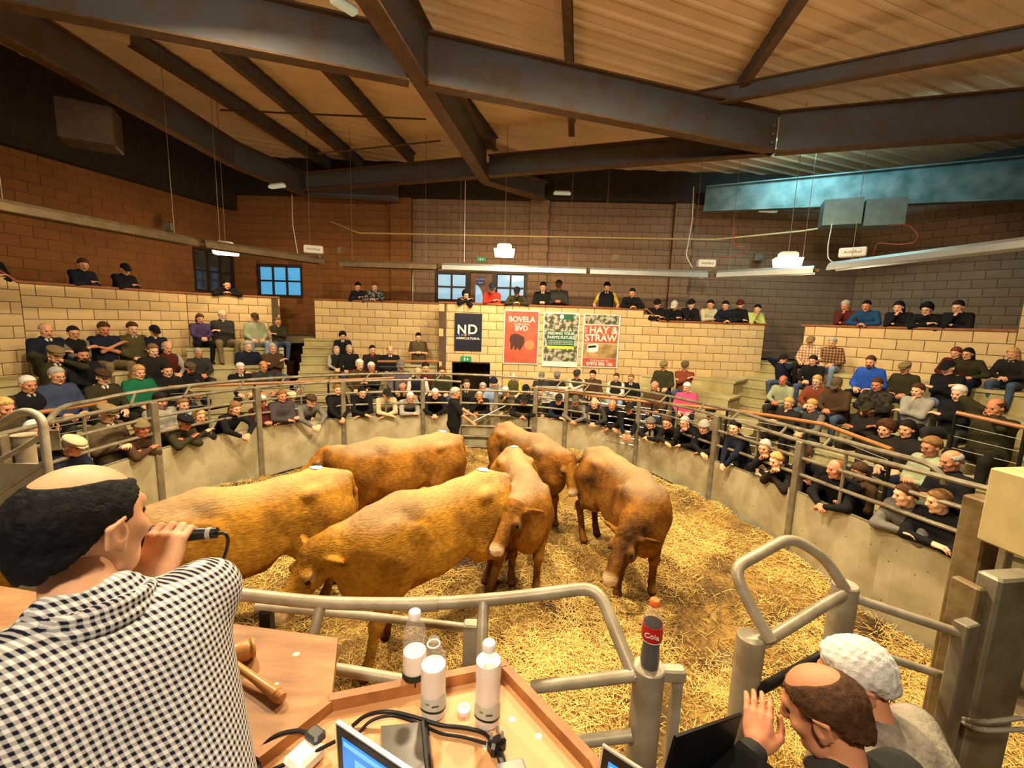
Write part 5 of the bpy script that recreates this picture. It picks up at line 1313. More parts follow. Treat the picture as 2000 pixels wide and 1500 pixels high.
    for sd in (1, -1):
        core += [('c', sh[sd], el[sd], .045, .036, .03), ('c', el[sd], wr[sd], .040, .026, .02), ('c', hip+[sd*.09, 0, -.01], kn[sd], .06, .05, .05), ('c', kn[sd], an[sd], .045, .035, .02)]
    V, F_ = skin(core, .016 if fine else (.022 if short else .036)); fm = [np.zeros(len(F_), int)]; Vs = [V]; Fs = [F_]; n = len(V)
    hv, hf, hm = (HEAD_F if fine else HEAD_C); Vs.append(hd+hv @ HR.T); Fs.append(hf+n); fm.append(hm); n += len(hv)
    ev, ef = EYE_A; Vs.append(hd+ev @ HR.T); Fs.append(ef+n); fm.append(np.ones(len(ef), int)); n += len(ev)
    hdir = {}
    for sd in (1, -1):
        fwd = nrm(wr[sd]-el[sd]); upv = nrm(np.array([sd*.5, .1, .8])); HF = frame(fwd, upv)
        if wrists and sd in wrists and len(wrists[sd]) > 3:
            yv = nrm(R.T @ np.array(wrists[sd][3])); xv = R.T @ np.array(wrists[sd][4]); xv = nrm(xv-yv*(xv@yv)); HF = np.stack([xv, yv, np.cross(xv, yv)], 1)
        a, f = (HAND_F if fine else HAND)[fist[sd]]; a = a*1.04
        if sd < 0: a = a*[-1, 1, 1]; f = f[:, ::-1]
        Vs.append(wr[sd]+a @ HF.T); Fs.append(f+n); fm.append(np.zeros(len(f), int)); n += len(a); hdir[sd] = HF
    me = mesh_from('body', np.concatenate(Vs), np.concatenate(Fs), [SK[skin_i], M_EYEP, M_LIP], np.concatenate(fm), smooth=True)
    root = thing('person', tuple(P), label, 'person', group)
    RM = Matrix.Translation(Vector(P)) @ Matrix(R.tolist()).to_4x4() @ Matrix.Scale(s, 4)
    root.matrix_basis = RM
    def put(name, me_, M=None, m_=None):
        o = bpy.data.objects.new(name, me_); COL.objects.link(o)
        o.matrix_basis = RM if M is None else RM @ M; parent_to(o, root)
        if m_ is not None: o.material_slots[0].link = 'OBJECT'; o.material_slots[0].material = m_
        return o
    put('body', me)
    f_ = fat
    def torso(g):
        return [('c', hip+[.055+f_*.3, f_*.25, .02], chest+[.075+f_*.2, f_*.1, 0], .118+f_*.6+g, .118+f_*.3+g, .05), ('c', hip+[-.055-f_*.3, f_*.25, .02], chest+[-.075-f_*.2, f_*.1, 0], .118+f_*.6+g, .118+f_*.3+g, .05),
                ('c', sh[1]*.8+sh[-1]*.2-d*.02, sh[-1]*.8+sh[1]*.2-d*.02, .078+g, .078+g, .06), ('c', chest, nb, .11+g, .062+g, .05)]
    def sleeves(g, full=True):
        q = []
        for sd in (1, -1):
            e2 = el[sd] if full else sh[sd]+(el[sd]-sh[sd])*.85
            q.append(('c', sh[sd]-[sd*.01, 0, 0], e2, .070+g, .056+g, .035))
            if full: q.append(('c', el[sd], wr[sd]-(wr[sd]-el[sd])*.06, .056+g, .040+g, .02))
        return q
    hC = .014 if fine else .029
    tm = CC[top] if isinstance(top, str) else top; tm = cloth(tm) if isinstance(tm, tuple) else tm
    collar = [('c', nb+[.05, -.02, .02]+d*.01, nb+[-.05, -.02, .02]+d*.01, .032, .032, .02), ('c', nb+[.055, .01, .01], nb+[.02, .075, -.045], .024, .020, .02), ('c', nb+[-.055, .01, .01], nb+[-.02, .075, -.045], .024, .020, .02)]
    if vest:
        put('shirt', mesh_from('shirt', *skin(torso(-.012)+sleeves(-.006, not short), hC), [cloth(CC[vest])], smooth=True))
        put('gilet', mesh_from('gilet', *skin(torso(.006)+collar, hC), [tm], smooth=True))
    else:
        put('jacket', mesh_from('jacket', *skin(torso(0)+sleeves(0, not short)+collar, hC), [tm], smooth=True))
    if shirt:
        fr = nb+n_*.062-d*.03
        put('shirt_front', mesh_from('shirt_front', *skin([('c', fr+[.03, 0, .03], fr-d*.09+n_*.035, .022, .014, .01), ('c', fr+[-.03, 0, .03], fr-d*.09+n_*.035, .022, .014, .01)], .012), [cloth(CC[shirt])], smooth=True))
    tr = [('c', hip+[.05, -.01, -.01], hip+[-.05, -.01, -.01], .128+f_*.4, .128+f_*.4, .05)]
    for sd in (1, -1): tr += [('c', hip+[sd*.095, 0, -.01], kn[sd], .095+f_*.2, .070, .04), ('c', kn[sd], an[sd]+[0, 0, .01], .068, .052, .02)]
    lm = CC[legc] if isinstance(legc, str) else legc
    put('trousers', mesh_from('trousers', *skin(tr, hC*1.15), [cloth(lm)], smooth=True))
    sp_ = []
    for sd in (1, -1): sp_ += [('c', an[sd]-[0, .03, .04], an[sd]+[0, .15, -.055], .045, .034, .03)]
    put('shoes', mesh_from('shoes', *skin(sp_, .026), [cloth((44, 32, 24))], smooth=True))
    HM = Matrix.Translation(Vector(hd)) @ Matrix(HR.tolist()).to_4x4()
    hm_ = mat('hair_'+hairc, HAIRC[hairc], .75, noise=.18 if hairc in ('white', 'grey') else .45, scale=45, bump=.35, bscale=90, spec=.2)
    if hat:
        hs, hc = hat
        if hair: put('hair', hair_mesh(hair, fine), HM @ Matrix.Scale(.985, 4), hm_)
        put({'beanie': 'beanie', 'cap': 'cap', 'flatcap': 'flat_cap', 'hood': 'hood'}[hs], hair_mesh(hs, fine), HM @ Matrix.Scale(1.03, 4), cloth(CC[hc]) if isinstance(hc, str) else hc)
    elif hair: put('hair', hair_mesh(hair, fine), HM, hm_)
    if beard: put('beard', BEARD, HM, hm_)
    if glass: put('glasses', GLASSES, HM, M_BLACK)
    return dict(root=root, hd=hd, HR=HR, RM=RM, wr=wr, el=el, hdir=hdir, put=put, HM=HM)

def closest_off(line, off, px, zref=1.8):
    O = offs(line, off); best = None
    for a, b in zip(O[:-1], O[1:]):
        for t in np.linspace(-.15, 1.15, 160):
            Pp = a+(b-a)*t
            if (t < 0 and a is not O[0]) or (t > 1 and b is not O[-1]): continue
            e = abs(proj((Pp[0], Pp[1], zref))[0]-px)
            if best is None or e < best[0]: best = (e, Pp, b-a)
    tt = best[2]/np.linalg.norm(best[2]); return best[1], np.array([tt[1], -tt[0]])
LA = [A0, A1, A2]; LBl = [A2, B2]; LCl = [C1, C2]; LPl = [P1, P2]; LR = [R1, R2, R3]
ROWS = {  # line, offsets, base z, posture, phrase
 'LA3': (LA, (.35, .6), S3, 'seat', 'top row by the left wall'), 'LA2': (LA, (1.0, 1.5), S2, 'seat', 'second row at the left'), 'LA1': (LA, (1.8, 2.4), S1, 'seat', 'front row at the left'),
 'LB4': (LBl, (.35, .6), S4, 'seat', 'top row below the unlit window'), 'LB2': (LBl, (1.0, 2.0), S2, 'seat', 'middle row below the woman in purple'), 'LB1': (LBl, (1.9, 2.7), S1, 'seat', 'low row left of the left stairs'),
 'CL3': (LCl, (.3, .5), S3, 'seat', 'top row right of the left stairs'), 'CL2': (LCl, (.45, 1.3), S2, 'seat', 'row under the wall left of the navy sign'), 'CLS': (LCl, (.4, .6), S1, 'stand', 'wall left of the navy sign'), 'CL1': (LCl, (1.7, 2.4), S1, 'seat', 'lower row left of the navy sign'),
 'P1': (LPl, (.35, .6), S1, 'seat', 'row under the posters'), 'PR2': (LPl, (.9, 1.5), S2, 'seat', 'upper row left of the right stairs'), 'PR1': (LPl, (1.5, 2.2), S1, 'seat', 'lower row left of the right stairs'),
 'R4': (LR, (.3, .6), S4, 'seat', 'top row by the right wall'), 'R3': (LR, (1.0, 1.4), S3, 'seat', 'third row up at the right'), 'R2': (LR, (1.8, 2.3), S2, 'seat', 'second row up at the right'), 'R1': (LR, (2.5, 3.1), S1, 'seat', 'front row at the right'), 'R0': (LR, (3.1, 3.8), .55, 'seat', 'lowest bench at the right'),
 'M': (RING, (-1.15, -.75), .55, 'seat', 'bench just behind the ring leaners'), 'RS': (RING, (-1.5, -.7), .25, 'stand', 'walkway behind the right ring fence'),
 'R': (RING, (-.06, -.05), 0, 'lean', 'ring fence'),
 'GA': (LA+[B2], (-.12, -.1), 2.5, 'lean', 'left parapet'), 'GC': (LCl, (-.12, -.1), 2.5, 'lean', 'parapet left of the navy sign'), 'GD': ([D1, D2], (-.12, -.1), 2.5, 'lean', 'parapet over the doorway bay'), 'GP': (LPl, (-.12, -.1), 2.5, 'lean', 'parapet above the posters'), 'GPS': (LPl, (-.4, -.35), 2.5, 'stand', 'parapet above the posters'), 'GQ': (LPl, (-.12, -.1), 2.25, 'lean', 'stepped down parapet right of the posters'), 'GR': (LR, (-.12, -.1), 2.25, 'lean', 'right parapet'),
}
CUP = lambda a, b: checked('plaid_%d_%d' % (a[0], b[0]), a, b, 90)
PL = [
# px, py, row, who, top, hair, hair colour, arms, extras
(8, 490, 'GA', 'figure in dark coat', 'black', 'short', 'dark', 'rail', {}),
(183, 521, 'GA', 'man in dark navy jacket', 'navy', 'full', 'brown', 'rail', {}),
(262, 530, 'GA', 'man in black cap and black jumper', 'black', 'short', 'dark', 'rail', {'hat': ('cap', 'black')}),
(452, 559, 'GA', 'man in dark jacket with pale fur hood', 'black', 'short', 'black', 'clasp', {'shirt': 'cream'}),
(88, 643, 'LA3', 'balding old man in navy jacket', 'navy', 'fringe', 'grey', 'lap', {'shirt': 'white'}),
(141, 648, 'LA3', 'woman in sunglasses and black top', 'black', 'short', 'dark', 'cross', {'vest': 'grey', 'glass': 1}),
(202, 639, 'LA3', 'man in navy t-shirt and beige trousers, arms folded', 'navy', 'full', 'brown', 'cross', {'short': 1, 'leg': 'khaki', 'sk': 1}),
(258, 640, 'LA3', 'man in olive waxed jacket', 'olive', 'full', 'brown', 'lap', {'shirt': 'lgrey', 'fat': .05}),
(301, 646, 'LA3', 'man in dark cap with hand on chin', 'navy', 'short', 'dark', 'chin', {'hat': ('cap', 'black')}),
(103, 690, 'LA2', 'man in beige flat cap and dark mustard coat', 'dkolive', 'short', 'grey', 'phone', {'hat': ('flatcap', 'khaki'), 'shirt': 'white'}),
(158, 690, 'LA2', 'dark haired bearded man in black', 'black', 'full', 'black', 'clasp', {'beard': 1, 'sk': 1}),
(298, 683, 'LA2', 'fair haired lad in dark jacket', 'dark', 'full', 'light', 'lap', {}),
(326, 676, 'LA2', 'balding man in checked shirt sleeves', 'maroon', 'fringe', 'grey', 'clasp', {'vest': 'lgrey'}),
(53, 745, 'LA1', 'white haired man in black gilet', 'black', 'short', 'white', 'lap', {'vest': 'charcoal', 'shirt': 'lgrey', 'sk': 1}),
(110, 728, 'LA1', 'grey haired person in glasses and blue fleece', 'fleece', 'full', 'grey', 'lap', {'glass': 1, 'fat': .07}),
(200, 735, 'LA1', 'man in brown flat cap and dark tweed jacket', 'dkolive', 'short', 'grey', 'lap', {'hat': ('flatcap', 'brown'), 'shirt': 'white'}),
(270, 722, 'LA1', 'blonde woman in green hoodie', 'green', 'bob', 'blond', 'lap', {'fat': .04}),
(326, 722, 'LA1', 'dark haired man in long black coat', 'black', 'full', 'dark', 'clasp', {}),
(370, 718, 'LB1', 'bearded man in grey flat cap', 'black', 'short', 'dark', 'clasp', {'hat': ('flatcap', 'tweed'), 'beard': 1, 'sk': 1}),
(387, 688, 'LB2', 'grey haired man in black jacket looking down', 'charcoal', 'short', 'grey', 'clasp', {'sk': 1}),
(484, 675, 'LB2', 'grey haired man in navy fleece', 'navy', 'full', 'grey', 'lap', {}),
(532, 679, 'LB2', 'grey haired man in brown tweed jacket with arms folded', 'brown', 'short', 'grey', 'cross', {}),
(469, 718, 'LB1', 'white haired man in glasses and black jacket', 'black', 'full', 'white', 'lap', {'glass': 1, 'shirt': 'white'}),
(514, 714, 'LB1', 'balding man in grey fleece', 'charcoal', 'fringe', 'light', 'lap', {'sk': 1}),
(390, 621, 'LB4', 'brown haired woman in purple jacket', 'purple', 'bob', 'brown', 'clasp', {'leg': 'black'}),
(434, 614, 'LB4', 'bald bearded man in black jumper and khaki trousers', 'charcoal', 'fringe', 'white', 'chin', {'leg': 'khaki', 'fat': .07, 'beard': 1}),
(497, 620, 'LB4', 'big man in dark cap and olive jacket', 'sage', 'short', 'grey', 'lap', {'hat': ('cap', 'brown'), 'leg': 'lblue', 'fat': .09, 'tone': 1}),
(543, 627, 'LB4', 'man in glasses and dark olive coat', 'dkolive', 'full', 'light', 'chin', {'leg': 'jeans', 'glass': 1}),
(669, 655, 'CL3', 'curly haired youth in black hoodie', 'black', 'curly', 'black', 'lap', {'shirt': 'white'}),
(657, 683, 'CL2', 'grey bearded man in brown gilet, hands clasped', 'dark', 'short', 'grey', 'clasp', {'vest': 'lgrey', 'leg': 'khaki', 'beard': 1}),
(682, 681, 'CL2', 'grey haired man in black jacket turned left', 'black', 'short', 'grey', 'lap', {}),
(727, 682, 'CL2', 'dark haired man in dark suit jacket', 'dark', 'short', 'dark', 'lap', {'shirt': 'red'}),
(762, 683, 'CL2', 'balding broad man in black jumper', 'black', 'fringe', 'light', 'lap', {'fat': .06, 'shirt': 'white'}),
(817, 655, 'CLS', 'young dark haired man standing in olive polo', 'tweed', 'short', 'black', 'front', {'vest': 'brown', 'short': 1}),
(702, 711, 'CL1', 'white haired man in brown jacket', 'brown', 'full', 'white', 'lap', {}),
(725, 716, 'CL1', 'white haired man with face in hands', 'dark', 'full', 'white', 'chin', {'sk': 1}),
(782, 712, 'CL1', 'man in grey cap and purple grey shirt', (92, 84, 96), 'short', 'grey', 'lap', {'hat': ('cap', 'grey')}),
(816, 726, 'CL1', 'bald man in pale shirt and navy gilet', 'navy', 'fringe', 'grey', 'lap', {'vest': 'white', 'shirt': 'lblue'}),
(831, 717, 'CL1', 'dark haired youth in maroon and black top', 'maroon', 'full', 'dark', 'lap', {}),
(863, 724, 'CL1', 'brown haired person in olive coat', 'dkolive', 'full', 'brown', 'lap', {}),
(5, 790, 'R', 'fair bearded man in dark coat', 'dkolive', 'full', 'blond', 'rail', {'beard': 1, 'sk': 1, 'off': .9}),
(68, 835, 'R', 'stooping white haired man behind the gate', 'dark', 'full', 'white', 'rail', {'off': .3}),
(130, 878, 'R', 'person in beige flat cap and red scarf', 'navy', 'short', 'grey', 'rail', {'hat': ('flatcap', 'cream'), 'shirt': 'red', 'sk': 1}),
(207, 802, 'R', 'man in tan flat cap and olive waxed coat', 'tweed', 'short', 'grey', 'rail', {'hat': ('flatcap', 'khaki'), 'glass': 1, 'shirt': 'white', 'off': .25}),
(268, 842, 'R', 'man in knitted beige hat with arms on the fence', 'brown', 'short', 'grey', 'rail', {'hat': ('beanie', 'khaki'), 'sk': 3}),
(312, 777, 'R', 'dark haired man in beige half zip sweater', 'lgrey', 'full', 'dark', 'down', {'off': .55}),
(357, 786, 'R', 'young fair man in pale blue shirt', 'lblue', 'full', 'light', 'down', {'off': .6}),
(352, 830, 'R', 'man in black flat cap and green jacket', 'dkolive', 'short', 'grey', 'rail', {'hat': ('flatcap', 'black'), 'sk': 3, 'shirt': 'green'}),
(383, 818, 'R', 'fair woman in glasses and dark coat', 'dark', 'bob', 'blond', 'rail', {'glass': 1, 'off': .1}),
(455, 802, 'R', 'smiling blonde woman in black coat, hands over the fence', 'black', 'bob', 'light', 'hang', {}),
(511, 779, 'R', 'white haired man in maroon jumper bending low', 'maroon', 'full', 'white', 'clasp', {'sk': 1, 'off': .1}),
(549, 776, 'R', 'grey haired man in dark shirt', (70, 62, 64), 'short', 'light', 'rail', {'sk': 1}),
(568, 771, 'R', 'man in checked flat cap with bare forearms', (84, 76, 80), 'short', 'grey', 'clasp', {'hat': ('flatcap', 'cream'), 'short': 1, 'off': .15}),
(584, 757, 'M', 'white haired man in glasses and black fleece', 'black', 'full', 'white', 'lap', {'glass': 1}),
(604, 786, 'R', 'man in striped flat cap and grey hoodie', 'grey', 'short', 'grey', 'hang', {'hat': ('flatcap', 'brown')}),
(659, 764, 'R', 'brown haired man in black hooded coat behind a post', 'black', 'full', 'light', 'clasp', {}),
(706, 770, 'R', 'dark haired young man in black', 'black', 'full', 'black', 'rail', {}),
(755, 774, 'R', 'man in dark cap and cream fleece', 'cream', 'short', 'dark', 'rail', {'hat': ('cap', 'dark')}),
(787, 756, 'M', 'white haired man in dark shirt', 'dark', 'fringe', 'white', 'lap', {'sk': 1}),
(800, 779, 'R', 'white haired man in grey and white fleece', 'lgrey', 'full', 'white', 'rail', {'glass': 1}),
(821, 758, 'M', 'grey haired woman in brown', 'brown', 'bob', 'grey', 'lap', {}),
(850, 772, 'R', 'white haired man in glasses and black coat', 'black', 'full', 'white', 'clasp', {'glass': 1}),
(911, 747, 'M', 'short haired man in dark jacket', 'dark', 'short', 'brown', 'lap', {'shirt': 'lgrey'}),
(937, 776, 'R', 'reddish faced man in black', 'black', 'short', 'grey', 'chin', {'sk': 1}),
(943, 756, 'M', 'broad grey haired man in tan coat', 'khaki', 'full', 'grey', 'lap', {'sk': 1}),
(964, 744, 'M', 'person in dark beanie and pale blue coat', 'lblue', 'short', 'dark', 'lap', {'hat': ('beanie', 'navy')}),
(988, 768, 'R', 'white haired man in tweed and white shirt', 'tweed', 'full', 'white', 'chin', {'off': .1}),
(1003, 736, 'P1', 'bald man in olive and yellow vest', 'olive', 'fringe', 'grey', 'lap', {'vest': 'yellow'}),
(1024, 784, 'R', 'man in dark cap and black coat, hands clasped', 'black', 'short', 'dark', 'clasp', {'hat': ('cap', 'dark'), 'sk': 1}),
(1027, 760, 'M', 'man in black hat and dark shirt', 'dark', 'short', 'black', 'lap', {'hat': ('cap', 'black')}),
(1056, 765, 'M', 'young man in patterned jumper', 'tweed', 'full', 'brown', 'lap', {}),
(1058, 734, 'P1', 'man in grey cap and grey jacket', 'charcoal', 'short', 'grey', 'lap', {'hat': ('cap', 'grey')}),
(1088, 734, 'P1', 'man in dark flat cap and dark coat', 'dark', 'short', 'grey', 'lap', {'hat': ('flatcap', 'grey'), 'sk': 1}),
(1127, 731, 'P1', 'man in cap with white shirt and dark gilet', 'charcoal', 'short', 'grey', 'cross', {'vest': 'white', 'hat': ('flatcap', 'charcoal')}),
(1158, 731, 'P1', 'black haired young man in brown jacket', 'brown', 'full', 'black', 'lap', {}),
(1204, 736, 'P1', 'brown haired man in dark gilet over white sleeves', 'dark', 'short', 'brown', 'clasp', {'vest': 'white', 'leg': 'lblue'}),
(1233, 738, 'P1', 'man in glasses and black jumper', 'black', 'short', 'light', 'lap', {'glass': 1, 'shirt': 'white'}),
(1297, 714, 'PR2', 'old man in flat cap with green jumper and dark coat', 'dkolive', 'short', 'grey', 'lap', {'hat': ('flatcap', 'khaki'), 'fat': .05}),
(1338, 715, 'PR2', 'old man in flat cap and rust jumper', 'rust', 'short', 'grey', 'cross', {'hat': ('flatcap', 'tweed')}),
(1279, 753, 'PR1', 'bald man in brown coat', 'brown', 'fringe', 'grey', 'lap', {'sk': 1, 'fat': .03}),
(1342, 756, 'PR1', 'white haired woman in bright pink coat', 'pink', 'bob', 'white', 'lap', {'fat': .05}),
(1094, 783, 'R', 'man in dark cap and navy jacket', 'navy', 'short', 'dark', 'rail', {'hat': ('cap', 'dark')}),
(1127, 786, 'R', 'man in cap and grey fleece leaning beside a post', 'grey', 'short', 'grey', 'clasp', {'hat': ('cap', 'tweed'), 'sk': 1}),
(1165, 791, 'R', 'bald old man in dark checked jacket', 'charcoal', 'fringe', 'white', 'clasp', {}),
(1199, 794, 'R', 'balding man in black top with arms along the fence', 'black', 'fringe', 'grey', 'rail', {'sk': 1}),
(1233, 801, 'R', 'man in dark beanie reaching a hand over', 'black', 'short', 'dark', 'hang', {'hat': ('cap', 'dark'), 'sk': 1}),
(1281, 829, 'R', 'man in grey woolly hat and black coat', 'black', 'short', 'grey', 'clasp', {'hat': ('beanie', 'grey')}),
(1313, 829, 'R', 'brown haired man in glasses and dark coat', 'dark', 'full', 'brown', 'rail', {'glass': 1}),
(1346, 829, 'R', 'grey haired man in black coat and glasses', 'black', 'short', 'grey', 'chin', {'glass': 1}),
(1383, 838, 'R', 'man in pale grey woolly hat', 'black', 'short', 'grey', 'rail', {'hat': ('beanie', 'lgrey')}),
(1388, 803, 'M', 'man in black cap and white collared jacket', 'khaki', 'short', 'dark', 'lap', {'hat': ('cap', 'black'), 'shirt': 'white'}),
(1440, 840, 'R', 'young dark haired man in navy coat', 'navy', 'full', 'black', 'clasp', {'sk': 2}),
(1506, 880, 'R', 'curly grey haired man in black jacket and white shirt', 'black', 'full', 'grey', 'chin', {'shirt': 'white', 'sk': 0}),
(1533, 905, 'R', 'fair child resting a hand on the face', 'dark', 'full', 'blond', 'chin', {'off': -.02}),
(1586, 894, 'R', 'man in brown cap and glasses', 'black', 'short', 'grey', 'rail', {'hat': ('cap', 'brown'), 'glass': 1, 'off': .35, 'sk': 1}),
(1644, 923, 'R', 'bald heavy man in black jumper with clasped hands', 'black', None, 'grey', 'clasp', {'sk': 1, 'fat': .06}),
(1680, 915, 'R', 'brown haired woman in patterned top', 'brown', 'bob', 'brown', 'rail', {'off': .3}),
(1782, 975, 'R', 'smiling man in grey hoodie with folded forearms', 'grey', 'short', 'brown', 'rail', {'shirt': 'white', 'sk': 2, 'fat': .03}),
(1846, 988, 'R', 'man in black fleece with sunglasses on his head', 'black', 'short', 'light', 'rail', {'sk': 2, 'fat': .03}),
(1821, 866, 'RS', 'woman in glasses and sage half zip fleece', 'sage', 'full', 'light', 'front', {'glass': 1, 'sk': 1, 'fat': .04}),
(1861, 893, 'RS', 'bald older man in black coat beside the woman in sage', 'black', 'fringe', 'grey', 'front', {'sk': 1}),
(1587, 665, 'R4', 'man in cap and cream plaid shirt', CUP((206, 190, 160), (150, 90, 60)), 'short', 'red', 'lap', {'hat': ('cap', 'khaki'), 'fat': .05}),
(1630, 668, 'R4', 'grey haired man in dark red plaid jacket', CUP((70, 34, 28), (150, 120, 84)), 'full', 'grey', 'lap', {'leg': 'lblue', 'fat': .05}),
(1534, 700, 'R3', 'man in black beanie with hands at his mouth', 'navy', 'short', 'dark', 'phone', {'hat': ('beanie', 'black')}),
(1592, 703, 'R3', 'dark haired young man in black jumper', 'black', 'full', 'dark', 'clasp', {'leg': 'jeans'}),
(1706, 705, 'R3', 'bearded man in bright blue sweatshirt', 'blue', 'short', 'brown', 'lap', {'beard': 1, 'fat': .08, 'leg': 'navy'}),
(1774, 718, 'R3', 'old man in flat cap and dark green coat', 'dkolive', 'short', 'grey', 'lap', {'hat': ('flatcap', 'khaki'), 'fat': .07, 'sk': 1}),
(1859, 717, 'R3', 'man in black cap and black badge jacket', 'black', 'short', 'grey', 'cross', {'hat': ('cap', 'black'), 'fat': .04, 'leg': 'lblue'}),
(1869, 688, 'R4', 'red haired woman in red jacket', 'maroon', 'long', 'red', 'lap', {}),
(1892, 690, 'R4', 'long dark haired woman in green fur coat', 'dkolive', 'long', 'black', 'lap', {'glass': 1}),
(1986, 690, 'R4', 'blonde woman in dark coat with green fur collar', 'dark', 'long', 'blond', 'clasp', {'shirt': 'sage'}),
(1533, 742, 'R2', 'red faced bald man in pale hooded coat', 'sage', 'fringe', 'light', 'clasp', {'sk': 3}),
(1599, 743, 'R2', 'fair haired person in glasses and rust jacket', 'rust', 'full', 'blond', 'clasp', {'glass': 1, 'shirt': 'lblue'}),
(1640, 748, 'R2', 'man in grey cap and brown coat looking down', 'brown', 'short', 'brown', 'clasp', {'hat': ('cap', 'tweed'), 'sk': 1, 'dp': -.4, 'fat': .04}),
(1718, 749, 'R2', 'man in camouflage padded jacket', ((60, 54, 44), (34, 32, 30)), 'short', 'brown', 'clasp', {'fat': .05, 'sk': 1}),
(1798, 761, 'R2', 'young man in white sweatshirt', 'lgrey', 'full', 'brown', 'chin', {'fat': .03}),
(1880, 766, 'R2', 'white haired man in black coat, arms crossed', 'black', 'full', 'white', 'cross', {'sk': 2, 'fat': .05}),
(1541, 787, 'R1', 'blonde woman in glasses leaning on her hand', 'dark', 'full', 'blond', 'chin', {'glass': 1}),
(1586, 791, 'R1', 'fair haired man in dark gilet with grey sleeves', 'charcoal', 'full', 'blond', 'clasp', {'vest': 'grey'}),
(1696, 798, 'R1', 'bearded man in cap and black leather jacket', 'dark', 'short', 'dark', 'cross', {'hat': ('cap', 'dkolive'), 'beard': 1, 'sk': 3}),
(1947, 790, 'R1', 'balding man in dark green coat on the phone', 'dkolive', 'fringe', 'brown', 'phone', {'sk': 1, 'fat': .05}),
(1731, 832, 'R0', 'girl with curly brown hair', 'dark', 'curly', 'brown', 'lap', {}),
(1773, 832, 'R0', 'girl with long dark hair', 'dark', 'long', 'dark', 'lap', {}),
(702, 563, 'GC', 'dark haired man in navy jumper', 'navy', 'full', 'dark', 'rail', {}),
(734, 563, 'GC', 'fair haired man in patterned black jacket', ((30, 30, 34), (130, 130, 130)), 'full', 'light', 'clasp', {}),
(908, 579, 'GD', 'person in black hood', 'black', 'full', 'black', 'rail', {'hat': ('hood', 'black')}),
(957, 566, 'GD', 'man in navy cap and red jacket', 'red', 'short', 'grey', 'rail', {'hat': ('cap', 'navy')}),
(1003, 573, 'GP', 'man in dark cap and dark green coat', 'dkolive', 'short', 'dark', 'clasp', {'hat': ('cap', 'black')}),
(1061, 557, 'GPS', 'standing dark haired man in black hoodie', 'black', 'full', 'dark', 'front', {'shirt': 'white'}),
(1092, 552, 'GPS', 'tall standing man in brown cap and padded coat', 'charcoal', 'short', 'brown', 'front', {'hat': ('cap', 'brown'), 'sk': 3}),
(1186, 557, 'GPS', 'standing man in black gilet with yellow sleeves', 'black', 'full', 'black', 'down', {'vest': 'yellow', 'short': 1, 'shirt': 'white'}),
(1223, 575, 'GP', 'dark haired man in black jumper at the step', 'black', 'short', 'dark', 'clasp', {}),
(1271, 597, 'GQ', 'youth in black beanie and padded coat', 'black', 'short', 'black', 'rail', {'hat': ('beanie', 'black')}),
(1307, 600, 'GQ', 'youth in white fronted cap', 'black', 'short', 'black', 'rail', {'hat': ('cap', 'white'), 'dp': -.2}),
(1336, 597, 'GQ', 'youth in black bobble hat', 'black', 'short', 'black', 'chin', {'hat': ('beanie', 'black')}),
(1373, 598, 'GQ', 'youth in dark hat and cream jacket', 'cream', 'full', 'black', 'rail', {}),
(1401, 600, 'GQ', 'youth in dark navy top', 'navy', 'full', 'black', 'clasp', {}),
(1430, 598, 'GQ', 'bearded man in patterned cap and black jumper', 'black', 'short', 'brown', 'rail', {'hat': ('beanie', 'maroon'), 'beard': 1}),
(1465, 607, 'GQ', 'dark haired youth in pale lime jacket', 'lime', 'full', 'black', 'chin', {}),
(1629, 601, 'GR', 'grey haired person in maroon jumper', 'maroon', 'full', 'grey', 'chin', {'sk': 1}),
(1667, 601, 'GR', 'dark haired man in blue jacket', 'teal', 'short', 'black', 'clasp', {'sk': 1}),
(1728, 604, 'GR', 'dark haired woman in black with hand at mouth', 'black', 'long', 'black', 'chin', {'sk': 2}),
(1783, 608, 'GR', 'curly haired woman in glasses', 'black', 'curly', 'black', 'rail', {'glass': 1, 'sk': 2}),
(1838, 604, 'GR', 'woman in glasses and dark coat', 'black', 'full', 'dark', 'chin', {'glass': 1, 'sk': 2}),
]
def lab(who, kind, phrase):
    t = who.replace(',', '')+' '+('in ' if kind == 'seat' else 'at ')+phrase
    w_ = t.split()
    while len(w_) > 16:
        for f in ('the', 'with', 'of', 'and', 'a'):
            if f in w_[1:]: w_.reverse(); w_.remove(f); w_.reverse(); break
        else: w_ = w_[:16]
    return ' '.join(w_)
